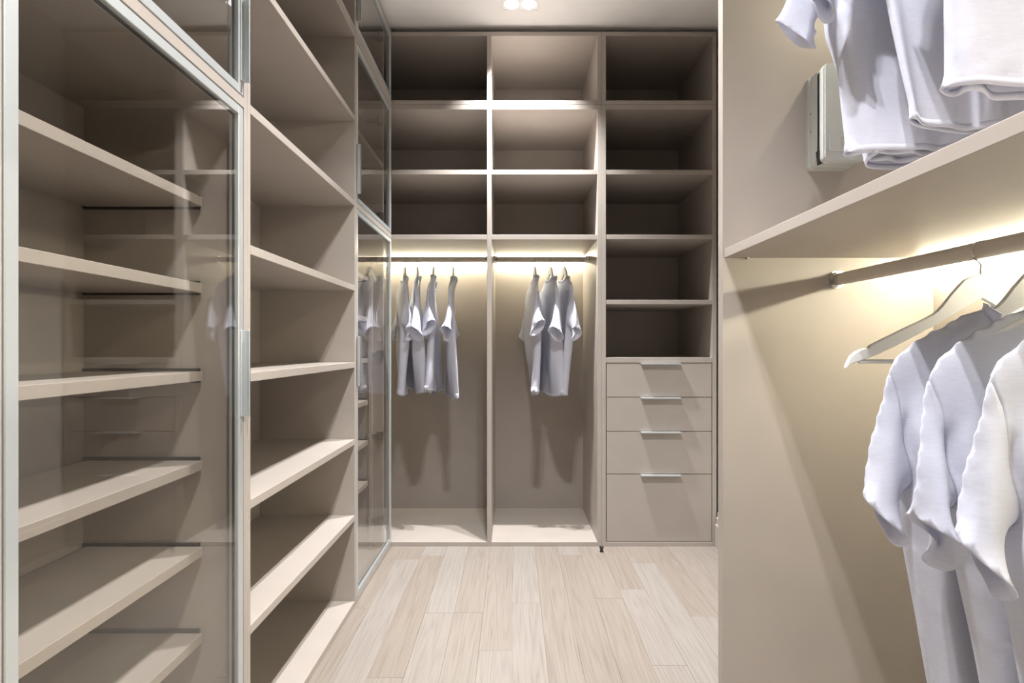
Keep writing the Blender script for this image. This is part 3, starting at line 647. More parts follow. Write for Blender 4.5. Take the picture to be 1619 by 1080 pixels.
     1,1,1,0,1,1,1,1,0,1,1,0,1,0,1,0,1,0,1,0,0,0,0,0,0,0,1,1,1,2,1,1,1,0,1,0,1,1,1,0,-29,1,1,1,1,0,1,1,0,1,1,0,1,0,1,1,0,1,0,1,0,1,0,1,0,1,0,0,1,0,0,0,1,1,1,1,2,1,1,1,0,1,1,1,0,-4,-23,1,1,0,1,0,1,0,0,1,0,1,0,0,1,0,1,0,1,0,0,1,0,1,1,0,1,0,1,0,0,1,1,1,1,1,1,2,1,1,1,0,2,2,5,-16,-16,1,0,0,0,0,0,0,1,0,0,0,0,1,0,0,1,0,1,0,0,1,1,0,1,1,0,1,1,0,1,0,1,2,1,1,2,1,1,1,1,1,1,1,1,-28,1,-1,0,0,0,0,0,0,0,1,0,0,0,0,1,0,0,1,1,0,1,0,1,1,1,1,1,1,0,1,1,1,2,1,1,2,1,1,1,1,1,1,1,-1,-30,1,-1,0,0,0,0,0,0,0,0,1,0,0,0,1,1,0,1,1,0,1,1,1,1,1,1,1,2,1,1,1,2,1,1,1,2,1,1,1,2,1,1,0,1,-38,0,0,1,0,0,0,0,0,0,0,0,1,0,1,1,1,1,1,0,1,1,1,2,1,1,2,1,1,2,2,1,2,1,1,1,2,1,1,2,1,1,1,1,1,-46,1,0,0,0,0,0,0,1,0,0,1,1,1,1,1,1,1,1,1,1,2,1,1,2,1,2,2,1,2,2,2,2,1,1,1,2,1,2,1,1,1,1,0,1,-51,0,1,0,0,0,0,1,0,0,1,1,1,1,2,1,1,1,2,1,1,2,1,2,2,1,2,2,2,3,2,2,2,1,1,1,2,1,2,1,2,1,0,0,-3,-52,0,0,1,0,0,0,1,0,0,1,2,1,1,2,1,2,1,1,2,1,2,2,2,2,2,2,2,2,3,3,2,2,1,1,1,2,1,2,1,2,1,1,1,1,6,4,-72,0,0,0,1,0,0,0,1,0,2,1,1,2,1,2,1,2,1,2,2,2,2,2,2,2,2,3,2,3,3,3,2,1,1,2,1,1,2,2,1,2,1,1,2,1,-69,0,1,0,0,0,0,0,1,1,1,2,1,2,1,2,1,2,2,1,2,2,2,2,3,2,3,2,3,3,4,3,2,1,1,2,1,2,1,2,1,2,2,2,0,5,-77,1,0,0,0,0,0,0,1,1,1,2,2,1,2,1,2,2,2,2,2,2,2,2,3,2,3,3,3,3,4,4,2,1,1,1,2,2,1,2,2,2,2,3,4,6,-88,0,0,0,0,0,0,1,0,1,2,2,2,2,1,2,2,2,2,2,2,2,3,2,3,2,3,3,3,4,4,4,2,2,1,1,2,2,1,2,2,3,3,4,2,-89,0,0,1,0,0,0,1,0,1,1,2,3,2,3,2,2,2,2,2,2,3,2,3,2,3,3,3,4,4,4,4,2,2,1,2,1,2,2,2,3,3,6,6,-99,0,0,1,0,1,0,0,1,0,1,2,2,3,3,3,3,2,3,2,3,2,3,2,3,3,3,3,4,4,4,4,2,2,1,2,2,2,2,3,3,5,8,-104,0,1,0,1,0,1,1,0,1,0,1,1,2,3,3,4,4,4,3,3,3,3,3,3,3,3,3,4,4,4,4,2,2,1,2,2,2,3,3,5,7,7,-113,1,0,1,0,1,1,1,1,0,1,1,0,1,1,2,3,4,5,5,4,5,4,5,4,3,3,4,3,4,4,4,2,1,0,2,2,2,3,5,6,10,-115,0,1,0,1,1,1,1,0,1,2,0,1,1,0,1,1,2,3,4,5,6,7,7,7,4,4,4,4,5,4,3,1,1,-2,0,2,3,4,6,9,11,-122,0,0,1,1,0,1,1,1,1,1,1,1,1,1,1,0,1,0,2,4,4,7,8,8,4,2,5,6,6,6,4,3,1,-4,0,2,4,6,9,12,-116,-1,-1,1,1,0,1,1,0,1,1,1,0,1,2,1,1,1,1,0,2,1,4,6,4,-1,-2,2,7,9,9,8,5,3,-1,2,4,5,9,12,12,-117,2,-1,1,1,0,1,1,1,0,1,1,0,1,0,1,1,2,1,0,3,0,1,1,-1,-7,-10,-1,6,10,11,10,8,5,5,4,6,8,12,16,-108,-3,-4,6,8,10,8,7,5,8,7,7,10,15,-82,-4,2,5,6,6,5,5,6,8,9,8,-45,-4,-7,-4,-1,1,4,3,4,5,6,6,9,-45,-14,16,3,-1,-3,-1,1,2,2,4,4,6,8,4,-48,-2,0,13,-3,0,1,2,4,4,6,9,-33,-5,1,0,1,3,6,7,5,-29,-11,-9,16,5,8,-30,-3,15,-12,8,-11,11,7,-7,1,-29,-13,18,15,11,-5,1,-55,0,13,-8,15,8,9,10,11,-1,-3,-1,0,-47,10,7,4,3,2,3,6,7,8,7,-8,-1,-9,14,-1,-28,21,-2,0,-3,-2,-1,2,4,5,7,8,-3,-10,3,-2,8,10,-6,-5,2,4,5,-9,-7,-2,0,2,2,4,4,5,3,-15,-2,15,-6,1,13,-4,-5,-3,2,2,1,1,1,0,3,4,-6,-15,2,-1,32,-12,-4,1,6,5,1,-1,-2,-8,-1,0,3,-1,-18,0,79,-2,-2,17,-22,11,-13,10,-12,10,-13,11,-13,11,-13,11,-13,11,-13,11,-13,11,-14,12,-14,12,-14,12,-14,13,-15,13,-16,14,-16,14,-16,14,-17,15,-15,11,-13,11,-14,13,-16,14,-17,14,-18,-9,-3,4,7,5,4,1,-1,-8,-3,-1,0,3,5,-22,1,59,-7,-3,-2,-2,-3,-2,-3,-2,-2,-3,-2,-2,-3,-2,-2,-3,-2,-3,-3,-2,-3,-4,-3,-3,-2,-1,1,3,5,4,3,2,1,0,0,-1,0,2,4,0,-17,1,45,-4,-2,-1,-3,-2,-2,-2,-2,-2,-3,-2,-2,-3,-2,-3,-3,-3,-3,-3,-2,-3,-3,-2,-2,-1,1,1,2,2,3,2,2,1,6,1,0,0,1,4,4,-17,39,-2,-1,-2,-2,-1,-2,-2,-3,-2,
     -2,-2,-3,-2,-3,-3,-4,-4,-2,-2,0,-1,0,0,0,1,1,1,1,1,1,1,2,1,1,0,0,0,1,3,4,0,-14,0,36,-1,-1,-1,-2,-2,-2,-2,-2,-2,-3,-2,-3,-2,-3,-3,-4,-2,-1,0,2,1,2,1,2,1,1,0,0,0,0,0,-1,-1,-1,-1,1,0,1,2,3,5,-17,35,-1,-1,-1,-2,-1,-2,-2,-2,-2,-3,-2,-3,-2,-3,-3,-3,0,1,2,1,2,1,2,1,0,0,-1,-1,-2,-1,-1,-1,-2,1,1,1,1,1,1,1,4,3,-16,0,31,0,-1,-1,-2,-1,-1,-2,-1,-2,-2,-3,-2,-2,-3,-2,-2,-1,1,1,1,2,1,1,0,0,-2,-1,-2,-2,-1,-2,0,-1,4,2,1,1,1,0,0,3,6,-17,28,0,-1,-1,-1,0,-1,-1,-2,-1,-2,-1,-2,-2,-2,-2,-2,-2,-1,0,2,1,1,0,1,-1,-1,-2,-1,-1,-1,-1,0,2,2,2,1,1,0,-1,-1,1,4,4,-15,0,23,0,0,0,-1,0,-1,-1,-1,-1,-1,-1,-1,-1,-1,-2,-2,-2,-1,-1,0,0,1,1,0,0,0,-1,-1,-1,0,0,2,2,0,0,1,0,-1,-1,-2,-1,2,5,-5,-5,-1,20,0,0,0,0,-1,0,-1,0,-1,-1,-1,0,-1,-1,-1,-1,-1,-2,-1,0,-1,1,0,1,0,0,0,0,-1,1,0,1,2,-2,0,0,-1,-1,-2,-1,-2,1,2,3,-7,18,-1,0,0,-1,0,0,-1,-1,0,-1,-1,0,-1,-1,0,-1,0,-1,0,-1,0,0,0,0,1,0,0,0,0,0,0,1,0,-1,-1,0,-1,-1,-2,-1,-2,-1,-1,-2,-5,-5,10,23,-1,-1,0,-1,-1,-1,-1,-1,0,-1,-1,0,-1,-1,0,0,-1,0,0,0,0,0,0,0,0,0,0,0,0,0,0,0,0,0,-1,-1,-1,-1,-1,-1,-2,-2,-2,-1,24,1,-1,-1,-2,-1,-1,-2,-1,-1,0,-1,-1,0,-1,0,0,0,0,0,0,0,0,0,0,0,0,0,0,0,0,0,-1,0,0,-1,0,-1,-1,-1,-1,-1,-1,13,2,-1,-1,-1,-1,-1,-1,-1,-1,0,-1,0,0,-1,0,0,0,0,1,0,0,0,0,0,1,0,0,0,0,-1,0,0,-1,0,0,-1,0,-1,-1,-1,0,-2,0,0,0,0,0,0,0,1,0,0,0,0,0,1,0,1,0,0,1,0,1,0,0,1,0,0,0,0,0,0,0,0,-1,0,0,0,-1,0,-1,-1,-15,-2,1,1,0,1,1,1,1,0,1,1,1,1,1,1,1,1,1,1,1,0,1,0,1,0,1,0,0,0,0,0,0,0,-1,0,0,0,-1,0,-1,-22,-2,1,2,1,1,1,1,1,1,1,2,1,1,2,1,1,1,1,1,2,0,1,1,0,1,0,0,0,0,0,0,0,0,0,0,0,-1,0,-1,0,-18,-1,1,1,1,1,1,1,1,1,1,1,2,1,1,1,1,1,1,1,1,0,0,1,0,0,0,0,0,0,0,0,0,0,0,0,0,-1,0,-1,-1,-5,0,1,1,1,0,1,1,0,1,1,1,0,1,1,0,1,0,0,0,0,0,-1,0,0,-1,0,0,-1,0,0,0,0,0,0,0,0,-1,0,-1,-1,8,2,0,1,0,0,1,0,0,0,0,1,0,0,0,0,-1,0,-1,0,-2,0,-1,-1,-1,0,-1,-1,0,-1,0,0,0,0,0,0,0,-1,0,-1,-2,17,3,0,0,-1,0,0,0,0,-1,0,0,-1,0,-1,-1,0,-1,-1,-1,-1,-1,-1,-1,-1,0,-1,-1,0,-1,0,0,0,0,0,0,0,0,-1,-1,-3,-5,4,19,1,0,0,0,-1,0,0,-1,0,-1,0,-1,-1,0,-1,-1,0,-1,-1,0,-1,-1,0,-1,-1,0,-1,0,0,0,0,0,0,0,0,0,0,0,-2,-2,-6,-9,5,21,0,0,0,0,0,0,0,0,-1,0,0,-1,0,-1,0,-1,0,-1,0,0,-1,0,0,-1,0,0,-1,0,0,1,0,0,1,0,0,0,0,-1,-1,-2,-3,-5,-1,-11,8,-7,23,-1,1,0,0,1,0,0,0,0,0,0,-1,0,0,-1,0,0,0,0,0,-1,0,0,0,0,-1,0,0,0,1,0,1,1,0,0,0,0,0,-1,-1,-2,0,3,6,0,-20,13,-13,13,-1,0,0,0,1,0,0,0,0,0,0,0,0,0,0,-1,0,0,0,0,0,0,0,0,-1,0,0,0,0,0,1,1,1,0,1,1,0,0,-1,-1,1,3,7,-2,-1,-9,-1,0,-1,0,0,0,0,0,0,0,0,0,0,0,0,-1,0,0,0,0,0,0,0,0,-1,0,0,-1,0,1,0,1,1,2,2,1,0,0,0,0,3,8,8,-9,-2,-11,0,-1,-1,-1,-1,0,0,0,0,0,0,0,0,0,-1,0,0,0,0,1,0,0,-1,0,0,-1,0,0,0,1,0,0,1,4,2,2,0,0,0,3,6,12,-7,-3,-16,0,-1,-1,-1,0,-1,0,0,0,0,0,0,0,0,0,0,0,1,0,1,0,0,0,0,-1,0,1,0,1,1,1,0,0,3,2,1,0,0,1,5,9,11,-11,-28,2,-1,0,0,0,0,0,0,0,0,0,1,0,1,0,1,0,1,1,-1,1,1,0,0,0,1,1,1,2,2,1,1,1,-1,1,0,0,0,2,7,14,-7,-3,-42,4,1,1,0,1,0,0,1,0,1,0,1,0,1,0,1,1,1,0,-1,1,1,1,1,1,1,1,2,2,3,3,2,3,-2,0,0,0,0,5,10,10,-11,-62,2,2,2,0,1,1,1,0,1,0,1,0,1,1,0,1,1,1,0,2,1,1,1,2,1,1,2,2,3,3,4,4,4,2,1,0,1,3,7,13,-8,-2,-74,-5,1,2,2,1,2,1,1,2,1,1,2,1,2,1,2,1,2,2,5,0,2,2,1,1,0,3,3,4,5,4,3,2,2,1,1,3,5,10,8,-11,-77,-4,-1,3,3,3,3,3,3,2,3,3,3,3,3,2,3,2,
     2,3,4,2,2,2,0,-1,-2,2,4,4,5,3,1,-2,-3,-1,2,5,9,13,-13,0,-84,14,-2,2,3,3,2,3,3,2,3,3,2,3,2,2,3,2,3,2,3,3,3,1,-1,3,7,5,2,3,1,-2,-4,-5,-3,0,3,7,8,-7,1,4,1,-1,-3,-2,-2,-2,-2,-1,0,3,6,-3,-1,1,8,5,7,-9,12,-12,12,-9,-6,-5,-4,-2,-1,1,2,4,3,-7,-1,0,7,-6,7,4,12,3,-4,-4,-6,-5,-4,-3,0,2,6,7,-6,-6,-2,12,7,3,-6,-5,-4,-3,-1,1,4,6,6,-9,-3,-3,14,-10,-4,-1,2,4,7,9,-3,-5,-4,-14,-4,5,13,11,8,-7,-3,-2,-9,16,7,-4,-3,9,5,-9,-60,1,-14,12,-14,0,-8,-5,-18,-4,16,2,8,2,-2,-4,-4,6,-17,14,-2,4,4,0,0,-2,-3,-3,0,32,7,-20,0,-7,-1,2,2,0,-1,-2,-2,-3,-3,-3,8,37,-22,-4,0,5,2,0,-3,-3,-3,-4,-3,-3,2,34,0,0,-2,-4,-5,-5,-4,-4,-3,-2,8,43,-1,0,-2,-4,-6,-8,-7,-7,-5,-2,-2,-1,103,-27,1,-2,-1,-1,-1,-1,-1,-2,-1,-1,-1,-1,-1,-1,-1,0,-1,-1,-1,-7,0,-1,-1,-2,-1,5,0,-1,-2,-2,-3,-6,-7,-13,-6,-3,-2,-4,-7,65,-2,-1,0,-1,-1,-1,0,-1,-1,0,-1,0,-1,0,-1,0,-1,-1,0,-3,1,-1,-1,-1,-1,-1,-2,-2,0,-1,-2,-4,-5,-10,-4,-2,-1,-2,-5,-4,51,-1,-2,-1,-2,-2,-2,-1,-2,-1,-2,-1,-1,-2,-1,-1,-1,-1,-1,-1,0,-1,-1,-1,0,-1,-1,-1,-1,0,1,-1,-2,-3,-3,-2,-1,1,0,-3,-8,39,0,-2,-3,-2,-3,-2,-3,-2,-3,-2,-2,-2,-2,-1,-2,-1,-2,-1,-1,1,-2,0,-1,0,0,0,0,1,1,1,1,-1,-1,2,0,0,1,2,-1,-5,-6,30,-5,-2,-2,-3,-2,-2,-2,-3,-2,-2,-2,-1,-2,-1,-2,-1,-1,-1,-1,3,-1,-1,0,0,1,0,0,1,1,1,1,1,0,4,0,1,1,2,1,-2,-7,25,-7,-2,-1,-1,-1,-1,-2,0,-1,-1,-1,-1,-1,0,-1,-1,0,-1,0,0,-1,0,-1,0,0,0,0,0,0,0,1,0,1,0,-1,0,1,2,3,0,-3,-4,33,-3,-1,0,0,-1,0,-1,-1,-1,0,-1,-1,-1,-1,-1,0,-1,-1,-1,-4,-1,0,-1,-1,0,-1,0,-1,-1,0,-1,-1,-1,-4,-1,-1,0,2,4,3,-1,-6,45,3,-1,-1,-1,-1,-2,-2,-2,-2,-2,-2,-2,-1,-2,-2,-2,-1,-2,-2,-2,-1,-1,-1,-1,-1,-1,0,-1,-1,-2,-2,-2,-3,-2,-1,-1,1,2,4,4,1,-3,-3,49,3,-3,-3,-3,-2,-3,-3,-3,-3,-2,-3,-2,-2,-2,-1,-2,-2,-1,-2,-1,-1,-1,-1,-1,0,-1,-1,-1,-2,-2,-2,-2,-2,1,0,0,1,2,4,4,3,-2,-4,6,34,-1,-4,-3,-3,-3,-3,-3,-2,-2,-2,-2,-2,-1,-1,-1,-1,-1,-1,-1,-1,-1,-1,0,-1,-1,0,-1,-2,-1,-2,-2,-1,-1,3,1,0,2,2,4,4,3,-1,-4,-2,25,-4,-3,-2,-2,-2,-2,-1,-2,-1,-1,0,-1,-1,0,-1,0,-1,-1,-1,0,-1,-1,0,-1,0,-1,-1,-1,-1,-1,-1,0,1,1,1,1,2,2,3,4,3,-1,-3,-4,14,6,-10,-3,-1,-1,-1,0,-1,-1,0,-1,0,0,0,0,-1,0,-1,-1,0,-1,0,-1,0,0,0,-1,0,-1,-1,0,0,0,0,1,0,1,1,1,3,3,3,3,-1,-3,-4,-2,2,-1,1,0,-1,0,0,-1,0,0,0,0,0,0,-1,0,0,-1,0,0,0,0,-1,0,0,0,-1,0,0,0,0,0,1,0,0,1,1,1,2,3,4,2,-1,-4,-5,-2,0,0,1,0,0,-1,0,0,0,0,0,0,0,0,0,0,0,0,0,0,0,0,-1,0,0,-1,0,0,0,0,0,1,0,0,0,1,1,1,2,3,4,2,-2,-5,-7,0,0,1,0,0,-1,0,-1,0,0,1,0,1,0,1,0,0,1,0,0,-1,0,-1,0,0,-1,0,0,0,0,0,0,0,0,1,0,1,1,1,2,3,4,1,-2,-5,-6,-1,0,0,-1,-1,0,-1,1,1,1,1,2,1,1,0,0,0,0,-1,-1,0,-1,-1,0,-1,0,0,0,0,0,0,0,0,1,1,1,1,1,2,3,3,1,-1,-5,-7,-2,0,-1,-1,-1,0,1,2,2,2,2,2,1,1,0,-1,-1,-1,-1,-1,-2,-1,0,0,0,-1,0,0,0,-1,1,0,0,1,1,1,1,2,2,3,3,1,-2,-5,-7,-3,0,-1,-2,0,2,3,3,2,3,2,2,1,0,-2,-1,-2,-2,-2,-1,-2,0,-1,1,0,0,0,-1,-1,0,0,1,0,2,1,1,1,2,2,2,3,1,-2,-5,-7,-3,-2,-1,0,2,3,4,3,3,3,2,1,0,-2,-2,-2,-3,-2,-2,-2,-1,-1,1,1,1,1,-1,-1,-1,-1,0,1,1,1,1,1,2,2,2,2,2,1,-2,-5,-7,-4,-2,0,2,3,4,4,4,4,2,1,0,-2,-3,-3,-3,-2,-3,-2,-1,-2,0,1,3,2,1,-1,-2,-2,-1,0,1,1,1,2,1,2,1,2,2,2,1,-2,-5,-7,-5,-1,1,4,4,5,4,4,4,1,-1,-2,-3,-3,-3,-3,-3,-3,-2,-1,-1,0,2,4,3,1,-1,-3,-2,-1,-1,0,2,1,2,1,2,2,2,2,1,1,-2,-4,-4,-2,-1,-7,1,2,5,
     5,5,4,5,2,0,-4,-3,-3,-3,-3,-3,-3,-3,-2,-1,0,0,3,4,4,2,-1,-2,-3,-2,-2,0,1,2,1,2,2,2,2,2,2,0,-2,-3,-4,-1,-11,3,4,5,5,5,5,4,2,-3,-5,-4,-3,-3,-3,-3,-3,-3,-1,-1,0,0,3,5,5,3,0,-2,-3,-3,-3,-2,1,1,3,2,2,3,2,2,1,0,-2,-3,-4,15,-28,4,5,6,5,5,6,4,1,-3,-6,-5,-4,-3,-3,-3,-4,-2,-2,0,0,1,2,4,5,4,3,0,-2,-3,-4,-4,-2,1,3,2,3,2,3,2,1,0,-2,-4,-1,19,-36,6,5,6,5,6,5,5,3,-1,-6,-7,-6,-4,-4,-4,-3,-3,-2,0,1,1,1,3,5,5,4,3,1,-2,-4,-4,-5,-2,3,2,2,3,2,3,1,0,-2,-4,8,-27,6,5,6,5,6,5,6,5,1,-3,-7,-7,-7,-5,-5,-4,-4,-3,0,0,1,2,2,4,4,5,5,3,2,-1,-3,-5,-5,1,0,1,2,3,2,2,0,-2,0,-25,6,5,6,5,6,5,6,5,5,0,-3,-6,-8,-7,-7,-6,-5,-5,-2,-1,0,2,2,3,3,4,5,5,4,3,1,-2,-4,-4,-2,0,1,2,3,2,1,-2,-28,5,5,6,5,5,6,5,5,6,4,2,-2,-5,-7,-7,-8,-8,-7,-6,-2,-3,-1,2,1,3,3,4,5,4,5,4,3,0,-6,-2,0,0,1,3,2,1,3,-36,4,5,5,5,5,5,5,5,6,5,4,3,0,-2,-5,-7,-8,-8,-9,-6,-6,-4,-2,-1,1,2,3,3,3,4,5,5,5,-2,0,0,1,1,2,2,2,-39,3,4,5,4,5,5,5,5,5,5,5,5,3,3,0,-3,-4,-6,-8,-9,-8,-7,-7,-4,-2,0,1,1,3,2,3,4,5,6,3,1,2,1,2,2,6,-49,2,4,3,4,5,4,4,5,4,5,4,5,5,4,4,2,1,-1,-3,-8,-5,-8,-8,-7,-5,-4,-1,1,2,3,2,2,1,8,3,2,2,2,2,2,-52,4,3,3,4,3,4,3,4,4,3,4,4,4,5,4,4,4,3,2,-3,-1,-3,-5,-7,-8,-4,-1,1,4,3,3,0,-1,0,0,1,1,2,2,6,-58,2,3,2,3,2,3,3,2,3,2,3,2,3,3,3,4,3,4,3,1,3,1,-1,-5,-4,3,3,3,3,2,2,0,-2,-9,-3,0,0,1,2,-37,46,5,3,-2,-3,-2,-1,-2,-6,-3,-1,-1,6,13,-1,1,-2,-3,-3,-2,-2,-3,-3,-3,9,26,-6,-6,1,1,-2,-3,-3,-3,-3,-3,-3,0,38,3,-8,-1,-1,-1,-1,-2,-3,-3,-4,-4,-4,-4,6,36,2,-3,-4,-1,0,-3,-4,-5,-5,-6,-1,27,5,6,2,-6,-8,-8,-8,4,29,13,9,-17,-16,-11,45,-8,-18,11,-29,5,-4,-15,15,-6,19,4,-5,1,1,-8,-6,36,2,-6,-5,0,-1,0,-1,-2,-4,-13,6,-6,39,-2,-4,1,-2,-1,-1,-2,-2,-2,-2,-10,-6,40,1,-1,-5,2,0,0,-2,-2,-1,-2,-2,-2,-2,-2,-4,-13,4,-5,48,-2,-4,12,-9,-3,-1,-3,-3,-2,-2,-1,-2,-1,-2,-3,-3,-11,-4,63,-18,-1,8,-12,-4,-3,-2,-1,-1,-1,-2,-1,-3,-4,-7,-9,3,-5,53,-10,-5,-3,-2,-1,0,-1,0,-2,-2,-4,-4,-4,-8,-4,50,-8,-4,-8,10,4,-5,7,-7,6,-6,6,-6,6,-7,7,-7,7,-7,7,-6,6,-6,6,-6,6,-6,6,-6,6,-6,6,-6,6,-6,7,-7,7,-7,7,-6,5,-5,6,-6,6,-6,6,-6,7,-7,-2,-3,-2,-1,-1,-1,0,0,-2,-1,-3,-3,-2,0,-16,-1,33,0,0,0,0,0,0,0,0,0,0,0,0,0,0,0,0,0,0,0,0,0,0,-1,0,0,-1,0,-1,0,0,-1,0,0,-1,-1,-2,-2,-2,0,2,-9,-3,19,1,0,0,0,0,0,0,0,0,0,0,0,0,0,0,-1,0,0,0,0,0,0,-1,0,0,0,0,0,0,0,0,0,0,-1,0,-1,-2,-1,1,3,-11,12,1,0,0,0,0,0,0,0,0,0,0,0,-1,0,0,0,0,0,0,0,0,-1,0,0,0,0,0,0,0,1,0,0,-1,0,0,-1,-1,-1,1,2,5,-9,-1,6,0,0,0,0,0,0,0,0,0,0,0,0,-1,0,0,0,0,0,0,0,0,0,0,0,0,0,0,0,0,0,0,0,0,0,0,-1,0,-1,0,2,4,-9,5,0,0,0,0,0,0,0,0,0,0,0,0,0,0,0,-1,0,0,0,0,0,0,0,0,0,0,0,0,1,0,0,0,0,0,0,-1,0,-1,-1,1,3,4,-9,2,1,0,0,0,0,0,0,0,0,0,0,0,0,0,0,0,0,0,0,0,0,0,0,0,0,0,0,0,0,0,1,0,0,0,0,-1,0,0,-1,-1,0,2,4,-9,5,0,0,0,0,0,0,0,0,0,0,0,0,0,0,0,0,0,0,0,0,0,0,0,0,0,0,0,0,1,0,0,0,0,0,-1,0,0,-1,-1,0,0,2,2,-8,3,2,0,0,0,0,0,0,1,0,0,0,0,0,0,0,0,0,0,0,0,0,0,0,0,0,0,0,1,0,0,0,0,0,0,0,0,-1,0,-1,-1,0,-1,1,-1,-2,-2,3,3,0,0,0,0,0,0,0,0,0,1,0,0,0,0,0,0,0,0,0,0,0,0,0,0,1,0,0,0,0,0,0,0,0,0,0,0,-1,0,-1,-1,0,0,0,0,-8,9,0,0,0,0,0,0,0,0,0,0,0,1,0,0,0,0,0,0,0,0,0,0,1,0,0,0,0,0,0,0,0,0,0,0,0,0,0,0,-1,0,0,1,-1,1,-14,-13,11,14,0,0,0,0,0,0,0,0,0,0,0,0,1,0,0,0,0,0,0,0,1,0,0,0,0,0,0,1,0,0,0,0,0,0,0,0,0,
